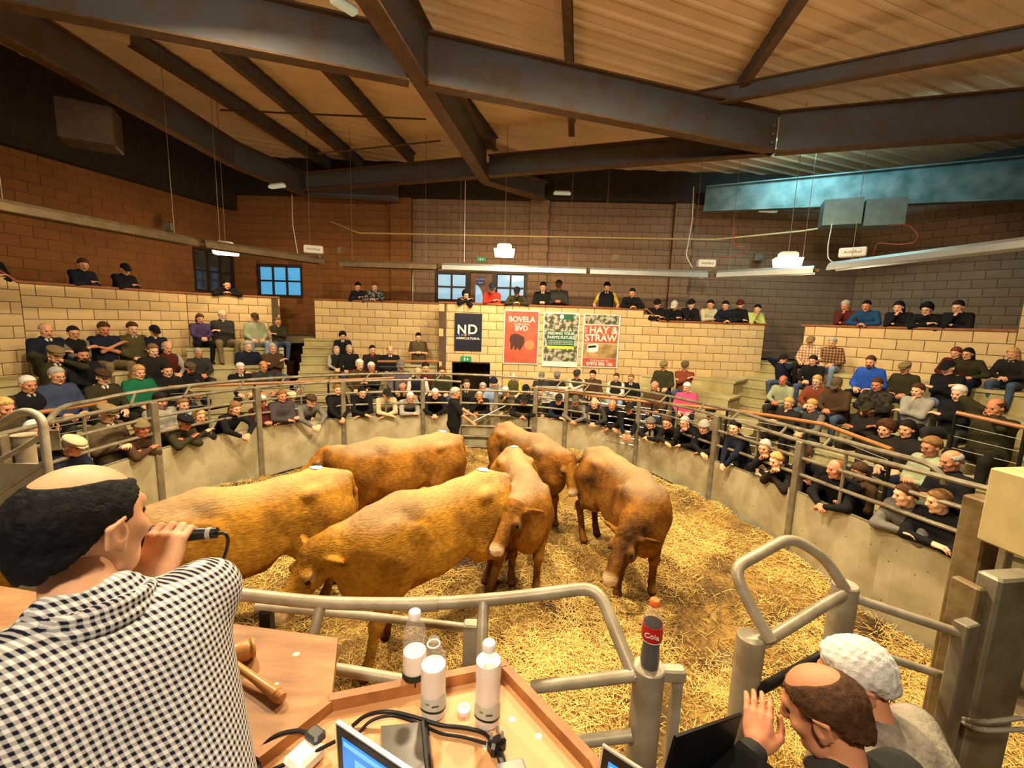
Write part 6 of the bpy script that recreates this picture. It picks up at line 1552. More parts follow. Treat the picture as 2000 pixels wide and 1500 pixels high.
def build_crowd():
    cnt = {}
    for (px, py, row, who, top, hair, hc, arms, ex) in PL:
        line, (o0, o1), bz, kind, phrase = ROWS[row]
        if 'off' in ex and row == 'R': o0 = o1 = -.06-ex['off']
        best = None
        for off in np.linspace(o0, o1, 7):
            Pp, nn = closest_off(line, off, px)
            lean_back = 0.0
            z = zat(Pp[0], Pp[1], py); hh = z-bz
            want = {'seat': .77, 'stand': 1.62, 'lean': 1.38}[kind]
            sc = np.clip(hh/want, *((.86, 1.16) if kind == 'seat' else (.92, 1.08) if kind == 'stand' else (1.0, 1.0)))
            e = abs(hh-sc*want)+.15*abs(sc-1)+.02*abs(off-(o0+o1)/2)
            if kind == 'lean': e = abs(off)
            if best is None or e < best[0]: best = (e, Pp, nn, z, sc, off)
        e, Pp, nn, z, sc, off = best
        kd = kind; ar = arms
        rail = None; s_ = float(sc); base = bz
        if kind == 'lean':
            if row == 'R':
                ip = min(range(len(RING)), key=lambda i: math.dist(RING[i], Pp)); rail = RPAN[ip]+.01
                if z > 1.45 and 'off' in ex: kd = 'stand'; ar = 'front'; s_ = float(np.clip(z/1.62, .9, 1.05)); rail = None; base = z-1.62*s_
                elif arms == 'down': ar = 'rail'
            elif row == 'GQ' or row == 'GR': rail = GZ-.30+.05-bz
            else: rail = GZ+.05-bz
        hh = (z-base)/s_
        if kind == 'seat':
            hh = np.clip(hh, .55, .80); base = z-hh*s_
        # the head leans ahead of the base: pull the base back so that the head lands on its sight line
        ctr = np.array([0.0, 5.2]); face = nn if kd == 'lean' else nrm(ctr-np.array(Pp))*.7+nn*.3
        face = nrm([face[0], face[1], 0])
        cth = {'seat': (hh-.21)/.56, 'stand': (hh-1.03)/.56, 'lean': .9}[kd]; th = math.acos(float(np.clip(cth, .3, 1)))
        if kd != 'lean':
            sh_ = (.5*math.sin(th)+.15*math.sin(th*.55)+.02)*s_; Pp = np.array(Pp)-face[:2]*sh_*.0
            # slide along the line so the head column matches
            for _ in range(4):
                hx = np.array(Pp)+face[:2]*sh_; e_ = proj((hx[0], hx[1], z))[0]-px
                tdir = np.array([-nn[1], nn[0]]); g = proj((hx[0]+tdir[0]*.01, hx[1]+tdir[1]*.01, z))[0]-proj((hx[0], hx[1], z))[0]
                if abs(g) > .05: Pp = Pp-tdir*np.clip(.01*e_/g, -.4, .4)
            hx = np.array(Pp)+face[:2]*sh_; z2 = zat(hx[0], hx[1], py); base += z2-z
            if kd == 'stand' and row != 'R': base = base
            if kind == 'seat' and abs(base-bz) < .12:
                hh = float(np.clip((z2-bz)/s_, .5, .80)); base = z2-hh*s_
        k = cnt.get(row, 0); cnt[row] = k+1
        verb = {'seat': 'seated in the', 'stand': 'standing at the', 'lean': 'leaning on the'}[kind]
        tp = top
        if isinstance(top, tuple) and isinstance(top[0], tuple): tp = cloth(top[0], None, top[1])
        person((float(Pp[0]), float(Pp[1]), float(base)), face, s_, kd, float(hh), ar, tp, ex.get('leg', random.choice(['dark', 'navy', 'jeans', 'charcoal'])), hair, hc,
               lab(who, kind, phrase), None, None, rail, ex.get('sk', random.choice([0, 0, 2])), ex.get('hat'), ex.get('vest'), bool(ex.get('short')), ex.get('fat', 0.0), bool(ex.get('beard')), bool(ex.get('glass')), dpitch=ex.get('dp', 0.0)-.12, shirt=ex.get('shirt'))
build_crowd()
# ================================================================ handler in the ring
def head_person(hdw, face, s, kind, headz, **k):
    """place a person so that the head centre lands on hdw"""
    th = math.acos(float(np.clip((headz-.21)/.56 if kind == 'seat' else (headz-1.03)/.56, .35 if kind == 'seat' else .5, 1)))
    f = nrm([face[0], face[1], 0]); ly = (.5*math.sin(th)+.15*math.sin(th*.55)+.03)*s
    P = (hdw[0]-f[0]*ly, hdw[1]-f[1]*ly, hdw[2]-headz*s)
    return person(P, face, s, kind, headz, **k)
hd = np.array(RD(890, 766, 9.3)); hz_ = hd[2]
r = head_person(hd, (.95, .25), float(np.clip(hd[2]/1.60, .9, 1.1)), 'stand', hd[2]/float(np.clip(hd[2]/1.60, .9, 1.1)), arms='front', top='black', legc='black', hair='full', hairc='grey', short=True,
    label='grey haired handler in black polo shirt standing in the ring with a pale stick', look=(3, 9.6, 1.0), skin_i=1, fat=.03, wrists={1: ((-.82, 9.0, 1.02), 'grip', (-.2, -.3, -1)), -1: ((-.72, 9.25, 1.05), 'grip', (0, .3, -1))})
MB().tube([(-.86, 9.12, .98), (-.12, 9.3, 1.35)], [.014, .008], 6).build('herding_stick', mat('stick_pale', (176, 190, 196), .4), label='pale stick held out by the handler', cat='stick')

# ================================================================ rostrum: floors, desk and tray
MB().prism([(-2.2, -1.5), (.62, -1.5), (.62, .95), (-.4, .95), (-1.0, 1.1), (-2.2, 1.2)], 1.4, 1.5).build('floor_rostrum', mat('rostrum_floor', (60, 46, 34), .9, noise=.3), kind='structure')
MB().prism([(.64, -1.0), (2.6, -1.0), (2.6, 1.55), (.64, 1.5)], 0, .42).build('floor_clerk_step', M_CONC_D, kind='structure')
M_DESK = mat('desk_board', (172, 124, 78), .55, color2=(140, 96, 58), scale=5, bump=.12, bscale=18)
_nt = M_DESK.node_tree; _m = _nt.nodes.new('ShaderNodeMapping'); _m.inputs['Scale'].default_value = (1.2, 6, 1); _t = [n for n in _nt.nodes if n.type == 'TEX_COORD'][0]; _n = [n for n in _nt.nodes if n.type == 'TEX_NOISE'][0]
_nt.links.new(_t.outputs['Object'], _m.inputs[0]); _nt.links.new(_m.outputs[0], _n.inputs['Vector'])
M_TRAY = mat('tray_board', (214, 164, 112), .5, color2=(196, 142, 92), scale=4, bump=.05)
M_RIM = mat('tray_rim', (176, 118, 66), .5, color2=(140, 90, 48), scale=14, bump=.1)
DZ = 2.25
A_, B_, C_ = atz(360, 1205, DZ), atz(660, 1245, DZ), atz(646, 1376, DZ)
desk = thing('desk', (-1.0, 1.0, DZ), 'worn brown wooden auctioneer desk top with stains', 'desk')
MB().prism([(-1.75, 1.36), A_[:2], B_[:2], C_[:2], (-.56, .72), (-.50, .60), (-1.75, .74)], DZ-.035, DZ-.001).build('desk_top', M_DESK, desk)
MB().prism([(-1.7, 1.3), (A_[0], A_[1]-.06), (B_[0]-.04, B_[1]-.05), (C_[0]-.05, C_[1]+.02), (C_[0]-.10, C_[1]), (B_[0]-.09, B_[1]-.09), (A_[0], A_[1]-.10), (-1.7, 1.26)], 1.5, DZ-.035).build('front_board', M_RIM, desk)
for px, py, r_ in ((578, 1277, .010), (540, 1335, .006), (524, 1342, .008)):
    p = atz(px, py, DZ+.0005); MB().lathe([(r_, 0), (r_*.8, .0012)], (p[0], p[1], DZ-.001), 10).build('paint_spot', M_WHITE, desk)
T1, T2, T3, T4 = C_[:2], atz(985, 1308, DZ)[:2], atz(1165, 1500, DZ)[:2], atz(497, 1492, DZ)[:2]
T0 = C_[:2]+np.array([.0, .0])
tray = thing('clerk_table', (-.1, .8, DZ), 'pale wooden clerk table with a raised rim, right of the desk', 'table')
MB().prism([T0, T2, T3, (.36, .40), (-.62, .40), T4], DZ-.03, DZ).build('table_top', M_TRAY, tray)
def rim(a, b, name='rim', hh=.032, wd=.022):
    a = np.array(a); b = np.array(b); t = (b-a)/np.linalg.norm(b-a); n_ = np.array([t[1], -t[0]])
    MB().prism([a-t*.005, b+t*.005, b+n_*wd, a+n_*wd], DZ-.04, DZ+hh).build(name, M_RIM, tray)
rim(T4, T0, hh=.030); rim(T0, T2, hh=.032); rim(T2, T3, hh=.0305); rim(T3, (.36, .40), hh=.0315)
for x_, y_ in ((-.30, .55), (.2, .75)): MB().box((x_, y_, (DZ+1.5)/2-.015), (.05, .05, DZ-1.53)).build('leg', M_RIM, tray)
for px, py in ((1052, 1438), (950, 1458), (1000, 1405)):
    p = atz(px, py, DZ); MB().lathe([(.009, 0), (.008, .001)], (p[0], p[1], DZ), 10).build('paint_spot', M_WHITE, tray)

# gavel
M_GAV = mat('gavel_wood', (206, 150, 84), .35, color2=(180, 122, 64), scale=8, coat=.3)
def rot_to(d): return Vector(d).to_track_quat('Z', 'Y').to_matrix()
ga, gb = Vector(atz(452, 1292, DZ+.03)), Vector(atz(548, 1362, DZ+.016))
gav = thing('gavel', tuple((ga+gb)/2), 'turned pale wooden gavel lying on the desk', 'gavel')
L = (gb-ga).length; MB().lathe([(.007, 0), (.009, .01), (.010, L*.5), (.014, L*.85), (.016, L*.93), (.013, L*.95), (.016, L*.97), (.012, L*1.03), (.003, L*1.04)], ga, 14, rot_to(gb-ga)).build('handle', M_GAV, gav, smooth=True)
h0, h1 = Vector(atz(428, 1290, DZ+.030)), Vector(atz(500, 1262, DZ+.030)); L = (h1-h0).length
MB().lathe([(.012, 0), (.026, .004), (.028, .01), (.024, .016), (.027, .022), (.027, L-.022), (.024, L-.016), (.028, L-.01), (.026, L-.004), (.012, L)], h0, 18, rot_to(h1-h0)).build('head', M_GAV, gav, smooth=True)

# bottles
M_PET = mat('clear_plastic', (240, 236, 232), .06, alpha=.12, spec=.8); M_WATER = mat('cloudy_water', (244, 234, 228), .3, trans=.15); M_CAPW = mat('cap_white', (232, 226, 222), .4); M_LABEL = mat('bottle_label', (196, 196, 184), .5); M_LABELD = mat('label_dark', (24, 34, 30), .5); M_LABELG = mat('label_green', (110, 140, 60), .5)
def water_bottle(x, y, z, label, cap=True, dark=False, fill=.13, s=1.0):
    root = thing('water_bottle', (x, y, z), label, 'bottle')
    pr = [(.024, 0), (.030, .006), (.031, .03), (.0305, .06), (.031, .09), (.0295, .11), (.031, .125), (.031, .145), (.027, .165), (.018, .182), (.0135, .19), (.0135, .20)]
    MB().lathe([(a*s, b*s) for a, b in pr], (x, y, z), 24).build('bottle', M_PET, root, smooth=True)
    MB().lathe([(.022*s, .003)]+[(a*s*.95, b*s) for a, b in pr[1:] if b < fill]+[(.0285*s, fill*s)], (x, y, z), 24).build('water', M_WATER, root, smooth=True)
    if cap: MB().lathe([(.0155*s, .193*s), (.0158*s, .196*s), (.0158*s, .207*s), (.014*s, .2105*s)], (x, y, z), 20).build('cap', M_CAPW, root, smooth=True)
    else: MB().tube([(x+.0145*s*math.cos(t), y+.0145*s*math.sin(t), z+.188*s) for t in np.linspace(0, 2*math.pi, 17)[:-1]], .002, 6, closed=True).build('neck_ring', M_CAPW, root, smooth=True)
    ang0 = math.atan2(-y, -x)
    def band(name, z0, z1, half, m, r_=.0316, da=0.0, wave=0.0):
        vs = []; n = 12
        for i in range(n+1):
            t = ang0+da-half+2*half*i/n; w_ = wave*math.sin(i/n*5)
            vs += [(x+r_*s*math.cos(t), y+r_*s*math.sin(t), z+(z0+w_)*s), (x+r_*s*math.cos(t), y+r_*s*math.sin(t), z+(z1+w_)*s)]
        MB().add(vs, [(2*i, 2*i+2, 2*i+3, 2*i+1) for i in range(n)]).build(name, m, root)
    if dark: band('label', .02, .05, 1.6, M_LABELD)
    else:
        band('label', .030, .065, 1.3, M_LABEL); band('label_wave', .028, .0335, 1.25, M_LABELD, .0319, 0, .003); band('label_patch', .052, .057, .14, M_LABELG, .0319, -.45); band('label_mark', .046, .051, .26, mat('label_grey', (84, 84, 84), .5), .0319, .15, .0008)
for px, py, lb, kw in ((812, 1338, 'capped water bottle with black label, at the rear of the clerk table', dict(dark=True, fill=.10)), (846, 1402, 'open water bottle without a cap, middle of the three', dict(cap=False, fill=.135)), (951, 1418, 'capped full water bottle nearest the table corner', dict(fill=.165))):
    p = atz(px, py-8, DZ)
    if px == 812: p = p+np.array([.0, -.012, 0])
    water_bottle(p[0], p[1], DZ, lb, **kw)
p = atz(906, 1391, DZ); MB().lathe([(.0155, 0), (.0158, .002), (.0158, .012), (.012, .012), (.012, .006), (.002, .005)], (p[0], p[1], DZ), 20).build('bottle_cap', M_CAPW, smooth=True, label='loose white bottle cap between the water bottles', cat='cap')

# cables, plugs, notebook, laptops
M_CABLE = mat('cable_black', (22, 19, 18), .35); M_GREYP = mat('grey_plastic', (150, 146, 138), .4); M_PLUGW = mat('white_plastic', (222, 218, 210), .4)
def ZP(px, py, h=.006): p = atz(px, py, DZ+h); return (p[0], p[1], DZ+h)
def cable(pts, r_, label): return MB().tube(smoothline(pts, 8), r_, 8).build('cable', M_CABLE, smooth=True, label=label, cat='cable')
cable([ZP(688, 1418), ZP(715, 1398, .02), ZP(755, 1390, .03), ZP(800, 1398, .02), ZP(860, 1416), ZP(910, 1422), ZP(945, 1432), ZP(962, 1450, .012)], .0045, 'thick black cable arching over the clerk table to the plug')
cable([ZP(700, 1432), ZP(725, 1408, .015), ZP(765, 1398, .02), ZP(815, 1412), ZP(860, 1432), ZP(905, 1440), ZP(950, 1452)], .0035, 'thinner cable running beside the thick black cable')
cable([ZP(612, 1438, .02), ZP(580, 1428, .03), ZP(535, 1440, .03), ZP(505, 1475, .02), ZP(510, 1520, .01)], .005, 'black cable loop at the left edge of the clerk table')
cable([ZP(655, 1448, .03), ZP(600, 1475, .03), ZP(540, 1500, .02), ZP(500, 1520, .02)], .004, 'black cable lying across the white charger')
plug = thing('power_plug', ZP(975, 1462), 'black mains plug with three pins upright on the clerk table', 'plug')
c = Vector(ZP(970, 1455, .02)); MB().bbox(c, (.04, .028, .03), .006, .6).build('plug_body', M_CABLE, plug)
for k, (dx, dy) in enumerate(((-.012, .0), (.012, .004), (0, .016))): MB().box((c[0]+dx, c[1]+dy, c[2]+.024), (.006, .004, .018)).build('pin', M_GREYP, plug)
MB().tube([ZP(962, 1450, .012), ZP(975, 1470, .012), ZP(985, 1500, .012)], .009, 8).build('strain_relief', M_CABLE, plug, smooth=True)
p = ZP(1000, 1498, .012); MB().bbox((p[0], p[1]-.01, p[2]), (.06, .04, .02), .006, .3).build('adaptor', M_GREYP, label='silver adaptor block at the bottom edge of the clerk table', cat='adaptor')
p = ZP(595, 1478, .018); ch = thing('charger', p, 'white charger with a dark grey top beside the left laptop', 'charger')
MB().bbox((p[0], p[1], p[2]), (.055, .07, .034), .008, -.5).build('casing', M_PLUGW, ch); MB().bbox((p[0]+.01, p[1]+.03, p[2]+.02), (.04, .03, .02), .006, -.5).build('plug_body', mat('dark_grey_plastic', (60, 58, 54), .4), ch)
nb_ = [ZP(745, 1427, .004), ZP(828, 1419, .004), ZP(838, 1520, .004), ZP(748, 1520, .004)]
nbk = thing('notebook', nb_[0], 'dark grey shiny covered notebook on the clerk table', 'notebook')
M_NB = mat('notebook_cover', (96, 88, 76), .25, color2=(70, 62, 54), scale=9); M_PAPER = mat('paper_edge', (206, 198, 180), .7)
def slab(name, P4, z0, z1, m, parent, grow=0.0): return MB().prism([(q[0], q[1]) for q in P4], z0, z1).build(name, m, parent)
slab('pages', nb_, DZ+.001, DZ+.012, M_PAPER, nbk); q4 = [np.array(q) for q in nb_]; cc_ = sum(q4)/4; slab('cover', [q+(q-cc_)*.03 for q in q4], DZ+.012, DZ+.015, M_NB, nbk)
MB().tube([tuple(q4[1]+(0, 0, .01)), tuple(q4[2]+(0, 0, .01))], .008, 8).build('spine', M_CABLE, nbk, smooth=True)
M_SCR = mat('laptop_screen', (40, 130, 220), .2, emis=(44, 138, 226), estr=.75); M_BEZ = mat('laptop_bezel', (14, 14, 16), .3); M_LID = mat('laptop_lid_edge', (196, 188, 178), .35, metal=.5); M_ICON = mat('screen_blue_patch', (20, 50, 200), .3, emis=(20, 60, 210), estr=.6); M_ICON2 = mat('screen_light_patch', (110, 190, 240), .3, emis=(110, 190, 240), estr=.7)
def laptop(TL, TR, BL, label, dark=False):
    TL, TR, BL = map(lambda q: np.array(q, float), (TL, TR, BL)); X = TR-TL; Y = BL-TL; w_, h_ = np.linalg.norm(X), np.linalg.norm(Y); x = X/w_; y = nrm(Y-x*(Y@x)); n_ = np.cross(y, x)
    if (EYE-TL)@n_ < 0 and not dark: n_ = -n_
    root = thing('laptop', tuple(BL), label, 'laptop')
    def pl_(name, u0, u1, v0, v1, o0, o1, m):
        P8 = [TL+x*u+y*v+n_*o for o in (o0, o1) for u, v in ((u0, v0), (u1, v0), (u1, v1), (u0, v1))]
        return MB().add(P8, BOXF).build(name, m, root)
    pl_('lid', 0, w_, 0, h_, -.008, 0, M_LID if not dark else M_BEZ); pl_('bezel', .004, w_-.004, .004, h_, 0, .0012, M_BEZ)
    if not dark: pl_('screen', .018, w_-.018, .020, h_-.01, .0012, .0018, M_SCR)
    if not dark:
        pl_('window_title', .022, w_-.022, .026, .036, .0018, .0021, M_ICON2); pl_('window_panel', .05, .12, .05, .12, .0018, .0021, M_ICON2); pl_('menu_patch', .06, .075, .06, .075, .0021, .0024, M_ICON)
        for k in range(4): pl_('text_line', .08, .105+.004*k, .06+.012*k, .064+.012*k, .0021, .0024, M_ICON)
    bd = nrm([n_[0], n_[1], 0])*(-1 if dark and (EYE-TL)@n_ < 0 else 1)*(1); b0 = BL; b1 = BL+x*w_
    MB().prism([b0[:2], b1[:2], (b1+bd*(.13 if dark else .22))[:2], (b0+bd*(.13 if dark else .22))[:2]], *((BL[2]-.015, BL[2]) if dark else (max(DZ+.002, BL[2]-.02), max(DZ+.002, BL[2]-.02)+.015))).build('keyboard_base', M_LID if not dark else mat('matt_black', (18, 17, 17), .95, spec=.1), root)
TL = np.array(RD(655, 1411, .80)); TR = atz(905, 1580, TL[2]); bl_ = atz(618, 1530, DZ+.03)
laptop(TL, TL+nrm(TR-TL)*.31, bl_, 'laptop with bright blue screen at the bottom left of the clerk table')
TL = np.array(RD(1176, 1455, .86)); TR = atz(1300, 1535, TL[2]); laptop(TL, TL+nrm(TR-TL)*.3, TL+np.array([-.02, -.04, -.17]), 'second blue screened laptop at the bottom centre edge')
TL = np.array(RD(1322, 1440, 1.05)); TR = np.array(RD(1450, 1395, 1.25)); laptop(TL, TR, TL+np.array([-.0, -.0, -.20]), 'dark laptop seen from behind beside the bottom gate post', dark=True)
p = RD(1390, 1500, 1.1); MB().prism([(.40, .55), (.95, .75), (.95, 1.0), (.45, .95)], 1.88, 1.92).build('side_shelf', mat('shelf_dark', (40, 32, 26), .6), label='dark shelf carrying the laptops beside the gate', cat='shelf')

# ================================================================ near rails and gates of the ring
M_RAILC = mat('pale_pipe', (176, 166, 142), .45, metal=.2, color2=(150, 136, 110), scale=9, bump=.08, bscale=30)
near = thing('front_rail', (0, 1.5, 2.1), 'pale curved pipe rail of the ring in front of the rostrum', 'rail')
def tp(name, pts, r_, root, m=M_RAILC, bd=.08): return MB().tube(bend(pts, bd), r_, 12).build(name, m, root, smooth=True)
tp('top_rail', [RD(240, 1134, 1.66), RD(420, 1156, 1.62), RD(640, 1179, 1.6), RD(840, 1180, 1.6), RD(1000, 1168, 1.61), RD(1168, 1146, 1.62), RD(1205, 1240, 1.5), RD(1240, 1325, 1.42)], .023, near, bd=.13)
tp('sleeve', [RD(802, 1181, 1.6), RD(856, 1179, 1.6)], .0265, near)
tp('middle_rail', [RD(500, 1184, 1.95), RD(700, 1201, 1.9), RD(910, 1226, 1.83)], .018, near)
tp('lower_rail', [RD(600, 1298, 1.62), RD(660, 1307, 1.6), RD(800, 1331, 1.58), RD(930, 1350, 1.56)], .021, near)
tp('lower_rail', [RD(1040, 1342, 1.5), RD(1130, 1332, 1.46), RD(1240, 1318, 1.42)], .021, near)
tp('bottom_rail', [RD(1100, 1452, 1.45), RD(1235, 1436, 1.42)], .02, near)
tp('upright', [RD(627, 1183, 1.6), RD(612, 1240, 1.56), RD(606, 1300, 1.6)], .019, near); tp('upright', [RD(944, 1176, 1.6), RD(940, 1300, 1.5), RD(940, 1400, 1.5)], .021, near)
p0_ = RD(922, 1215, 1.8); MB().bbox((p0_[0], p0_[1], p0_[2]/2), (.07, .05, p0_[2]), .006).build('post', M_RAILC, near)
p0_ = RD(520, 1190, 1.95); MB().bbox((p0_[0], p0_[1], p0_[2]/2), (.05, .05, p0_[2]), .006).build('post', M_DARK, near)
M_COKE = mat('cola', (20, 6, 4), .1); M_REDL = mat('cola_label_red', (190, 34, 24), .4); M_ORC = mat('orange_cap', (240, 110, 46), .4)
cp = np.array(RD(1268, 1300, 1.42)); CZ = cp[2]
cpost = thing('gate_post', (cp[0], cp[1], 0), 'round steel gate post carrying the cola bottle', 'post')
MB().lathe([(.05, 0), (.05, CZ-.004), (.046, CZ)], (cp[0], cp[1], 0), 20).build('pipe', M_RAILC, cpost, smooth=True)
b0 = np.array(RD(1325, 1302, 1.42)); MB().bbox(((cp[0]+b0[0])/2+.02, (cp[1]+b0[1])/2, CZ-.025), (.10, .04, .045), .006).build('bracket', M_RAILC, cpost); MB().box((b0[0], b0[1], (CZ-.04)/2), (.03, .03, CZ-.04)).build('stop_post', M_RAILC, cpost)
bo = thing('cola_bottle', (cp[0], cp[1], CZ), 'half drunk cola bottle with orange cap standing on the post', 'bottle')
pr = [(.024, 0), (.031, .008), (.032, .03), (.029, .06), (.028, .085), (.031, .11), (.032, .15), (.030, .17), (.022, .195), (.0135, .215), (.0135, .222)]
MB().lathe(pr, (cp[0], cp[1], CZ), 24).build('bottle', M_PET, bo, smooth=True); MB().lathe([(.021, .003)]+[(a*.95, b) for a, b in pr[1:7]]+[(.029, .158)], (cp[0], cp[1], CZ), 24).build('cola', M_COKE, bo, smooth=True)
MB().lathe([(.0155, .216), (.0160, .218), (.0160, .233), (.014, .236)], (cp[0], cp[1], CZ), 20).build('cap', M_ORC, bo, smooth=True); MB().lathe([(.0322, .100), (.0325, .102), (.0325, .150), (.0322, .152)], (cp[0], cp[1], CZ), 24).build('label_band', M_REDL, bo, smooth=True)
n_ = nrm([-cp[0], -cp[1], 0]); text('lettering', 'Cola', .024, facing((cp[0]+n_[0]*.0335, cp[1]+n_[1]*.0335, CZ+.128), n_), M_POSTW, bo); MB().lathe([(.0327, .100), (.0327, .103)], (cp[0], cp[1], CZ), 24).build('label_line', M_POSTW, bo)

gp1 = np.array([1.09, 1.74]); gz1 = zat(gp1[0], gp1[1], 1240); gp2 = np.array([1.68, 1.99]); gz2 = zat(gp2[0], gp2[1], 1140)
gt = thing('swing_gate_frame', (gp1[0], gp1[1], 0), 'two thick round posts joined by a bent loop of pale pipe', 'gate')
for g_, z_ in ((gp1, gz1), (gp2, gz2)): MB().lathe([(.058, 0), (.058, z_-.006), (.052, z_)], (g_[0], g_[1], 0), 22).build('post', M_RAILC, gt, smooth=True)
tp('loop', [RD(1505, 1252, 1.86), RD(1463, 1180, 1.92), RD(1432, 1110, 1.98), RD(1545, 1048, 2.15), RD(1612, 1090, 2.15), RD(1650, 1150, 2.12)], .026, gt, bd=.12)
tp('cross_pipe', [RD(1490, 1255, 1.88), RD(1645, 1160, 2.1)], .026, gt); tp('lower_pipe', [RD(1478, 1350, 1.9), RD(1640, 1262, 2.1)], .022, gt, M_DARK)
g3 = atz(1872, 1236, 1.82)
tp('upper_bar', [(gp2[0], gp2[1], gz2-.06), (g3[0], g3[1], 1.82)], .022, gt); q_ = atz(1850, 1322, 1.5); tp('lower_bar', [RD(1665, 1262, 2.1), (q_[0], q_[1], 1.5)], .02, gt)
MB().bbox((g3[0]+.03, g3[1], .95), (.09, .06, 1.86), .006, .3).build('end_channel', M_STEEL, gt)
# big columns on the right
M_RUST = mat('rusty_steel', (140, 120, 84), .65, metal=.3, color2=(98, 76, 44), scale=5, bump=.3, bscale=22)
def vpost(px, py, d, sx, sy, name, label, m, rz=0.0, top=None):
    p = np.array(RD(px, py, d)); z1 = top or p[2]; root = thing(name, (p[0], p[1], 0), label, 'post'); MB().bbox((p[0], p[1], z1/2), (sx, sy, z1), .012, rz).build('column', m, root); return p, root
p, rt = vpost(1925, 972, 2.75, .15, .15, 'hinge_column', 'tall rusty square column where the right ring fence ends', M_RUST, .2)
MB().bbox((p[0]-.01, p[1]-.09, zat(p[0], p[1], 1180)), (.24, .05, .12), .01, .2).build('hinge_plate', M_RUST, rt); MB().lathe([(.04, -.03), (.045, -.02), (.045, .02), (.03, .035)], (p[0]-.02, p[1]-.15, zat(p[0], p[1], 1165)), 14).build('hinge_pin', M_RUST, rt, smooth=True)
MB().lathe([(.035, -.06), (.035, .06)], (p[0]-.10, p[1]-.06, zat(p[0], p[1], 1215)), 12).build('hinge_barrel', M_RUST, rt, smooth=True)
p, rt = vpost(1975, 1120, 2.1, .26, .10, 'wide_gate_post', 'wide grey steel post filling the lower right edge', M_STEEL, .15)
MB().bbox((p[0]-.16, p[1]+.03, p[2]/2-.02), (.05, .12, p[2]-.1), .008, .15).build('side_strip', M_RUST, rt)
cb_ = thing('pale_cabinet', RD(2010, 1110, 2.3), 'pale panelled box with a ledge at the right edge', 'box')
p = RD(2062, 1020, 2.3); MB().bbox((p[0], p[1]+.1, p[2]), (.24, .3, .44), .01, .15).build('casing', mat('pale_panel', (196, 176, 122), .6, noise=.15), cb_); MB().bbox((p[0]-.01, p[1]-.07, p[2]-.02), (.16, .02, .24), .006, .15).build('door', mat('pale_door', (214, 196, 150), .6), cb_); MB().box((p[0], p[1]-.08, p[2]-.22), (.28, .06, .03), .15).build('ledge', M_RUST, cb_)
rp_ = [RD(1868, 1400, 2.25), RD(1920, 1410, 2.0), RD(2010, 1400, 1.95)]; MB().tube(smoothline(rp_, 6), .010, 6).build('rope', mat('wire_rope', (170, 164, 146), .6, bump=.6, bscale=120), smooth=True, label='upper twisted wire rope round the right post', cat='rope')
rp_ = [RD(1870, 1404, 2.25), RD(1915, 1425, 2.0), RD(2010, 1424, 1.95)]; MB().tube(smoothline(rp_, 6), .010, 6).build('rope', MATS['wire_rope'], smooth=True, label='lower twisted wire rope round the right post', cat='rope')
# left near gate
lg = thing('left_gate', RD(40, 900, 3.2), 'pale looped pipe gate at the far left beside the auctioneer', 'gate')
tp('loop', [RD(-60, 862, 3.0), RD(48, 800, 3.0), RD(82, 815, 3.0), RD(93, 905, 3.0), RD(100, 1000, 3.0)], .026, lg, bd=.12); tp('rail', [RD(-20, 910, 3.0), RD(84, 852, 3.0)], .018, lg); tp('rail', [RD(-10, 968, 3.0), RD(92, 900, 3.0)], .018, lg)
q_ = [np.array(RD(-10, 974, 3.0)), np.array(RD(92, 906, 3.0))]; MB().prism([q_[0][:2], q_[1][:2], q_[1][:2]+(.02, .02), q_[0][:2]+(.02, .02)], .05, q_[1][2]).build('panel', M_PANEL, lg)
p = np.array(RD(46, 848, 3.4)); MB().lathe([(.06, 0), (.06, p[2]-.01), (.075, p[2]-.01), (.075, p[2])], (p[0], p[1], 0), 18).build('post', M_RAILC, lg, smooth=True)
p = np.array(RD(100, 860, 3.3)); MB().bbox(tuple(p), (.10, .02, .16), .004, .6).build('plate', M_STEEL, lg)

# ================================================================ auctioneer and clerks
M_GING = checked('gingham_shirt', (226, 222, 216), (22, 24, 44), 540, .5, .35)
hd = EYE+ray(142, 1020)*.77
hf = nrm([.16, 1, -.12]); mouth = hd+hf*.135+np.array([.0, 0, -.055]); m0 = mouth+np.array([-.01, .0, -.028]); m1 = m0+np.array([.135, .02, .006]); dm = m1-m0; Lm = np.linalg.norm(dm)
HEADR = head_person(hd, (-.78, .62), .93, 'seat', .72, arms='lap', top=M_GING, legc='charcoal', hair='crown', hairc='black',
    label='balding dark haired auctioneer in a navy and white gingham shirt speaking into a microphone', look=tuple(hd+hf*4), skin_i=0, fine=True, fat=.03, dpitch=.05,
    wrists={1: (m0+dm*.42-np.array([0, .45, .89])*.088+np.array([0, -.89, .45])*.026, 'grip', (.15, -.6, -1), (0, .45, .89), (1, .12, 0)), -1: ((-.98, 1.02, 2.30), 'relax', (-1, 0, .2))})
cr = MB(); RMi = HEADR['RM'].inverted(); hl = HEADR['hd']; 
ring_ = [(hl[0]+.078*math.cos(t), hl[1]-.075+.080*math.sin(t), hl[2]-.150-.022*math.sin(t)) for t in np.linspace(0, 2*math.pi, 25)[:-1]]
V_, F_ = skin([('c', ring_[i], ring_[(i+1) % 24], .016, .016, .006) for i in range(24)]+[('c', (a_[0]*.97+hl[0]*.03, a_[1]*.97+(hl[1]-.075)*.03, a_[2]+.028), (b_[0]*.97+hl[0]*.03, b_[1]*.97+(hl[1]-.075)*.03, b_[2]+.028), .011, .011, .006) for a_, b_ in zip(ring_, ring_[1:]+ring_[:1])], .008)
HEADR['put']('shirt_collar', mesh_from('shirt_collar', V_, F_, [M_GING], smooth=True))
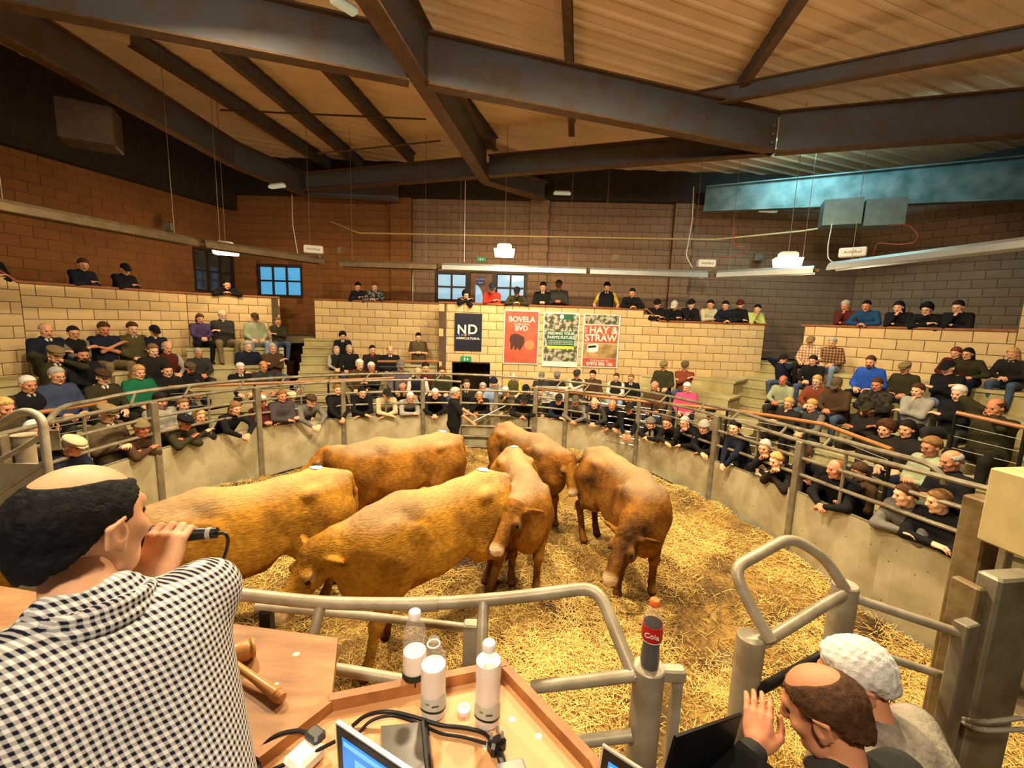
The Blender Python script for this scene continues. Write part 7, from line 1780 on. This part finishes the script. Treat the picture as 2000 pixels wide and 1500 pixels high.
M_MIC = mat('microphone_black', (14, 13, 13), .35)
mic = thing('microphone', tuple(m0), 'black handheld microphone at the mouth of the auctioneer', 'microphone')
MB().lathe([(.006, -.012), (.020, -.004), (.024, .010), (.022, .026), (.017, .034), (.016, .05), (.012, Lm*.85), (.0115, Lm)], m0, 16, rot_to(dm)).build('handle', M_MIC, mic, smooth=True)
MB().lathe([(.0125, Lm*.86), (.0125, Lm*.93)], m0, 16, rot_to(dm)).build('silver_ring', M_GREYP, mic, smooth=True)
e_ = [m1, m1+np.array([.02, 0, -.005]), m1+np.array([.018, 0, -.04]), m1+np.array([-.01, -.01, -.12]), m1+np.array([-.05, -.01, -.24]), np.array([m1[0]-.08, m1[1]-.01, DZ+.008])]
MB().tube(smoothline([tuple(q) for q in e_], 6), .0035, 6).build('cable', M_MIC, mic, smooth=True)
hd = EYE+ray(1668, 1312)*1.45
M_GREYJ = mat('mottled_jumper', (160, 150, 130), .9, color2=(96, 86, 80), scale=5, bump=.4, bscale=60, lo=.44, hi=.6)
head_person(hd, (-.45, .9), 1.0, 'stand', 1.50, arms='front', top=M_GREYJ, legc='charcoal', hair='full', hairc='white', label='white haired man in mottled grey jumper with head turned left, beside the gate posts', look=tuple(hd+np.array([-.9, .35, -.45])*3), skin_i=1, fine=True, fat=.06)
hd = EYE+ray(1608, 1372)*1.22
M_PLG = checked('green_plaid_collar', (46, 48, 30), (176, 176, 140), 190, .5, .3)
rB = head_person(hd, (-.3, .95), .98, 'stand', 1.50, arms='front', top='charcoal', legc='dark', hair='crown', hairc='brown', label='balding brown haired man in dark coat with plaid lining, nearest the bottom right', look=tuple(hd+np.array([-.7, .6, -.55])*3), skin_i=1, fine=True, fat=.04, shirt='white',
    wrists={-1: (EYE+ray(1478, 1462)*1.32, 'relax', (-1, .2, -.6), (.25, .5, .6), (.8, -.4, .0))})
q = rB
Pn = Vector(hd+np.array([.03, -.13, -.165])); sc_ = skin([('c', (-.17, -.03, -.02), (0, -.06, .0), .05, .055, .03), ('c', (0, -.06, 0), (.17, -.02, -.03), .055, .05, .03)], .012)
o = link_mesh('plaid_lining', mesh_from('plaid_lining', sc_[0], sc_[1], [M_PLG], smooth=True), None, rB['root'], tuple(Pn))
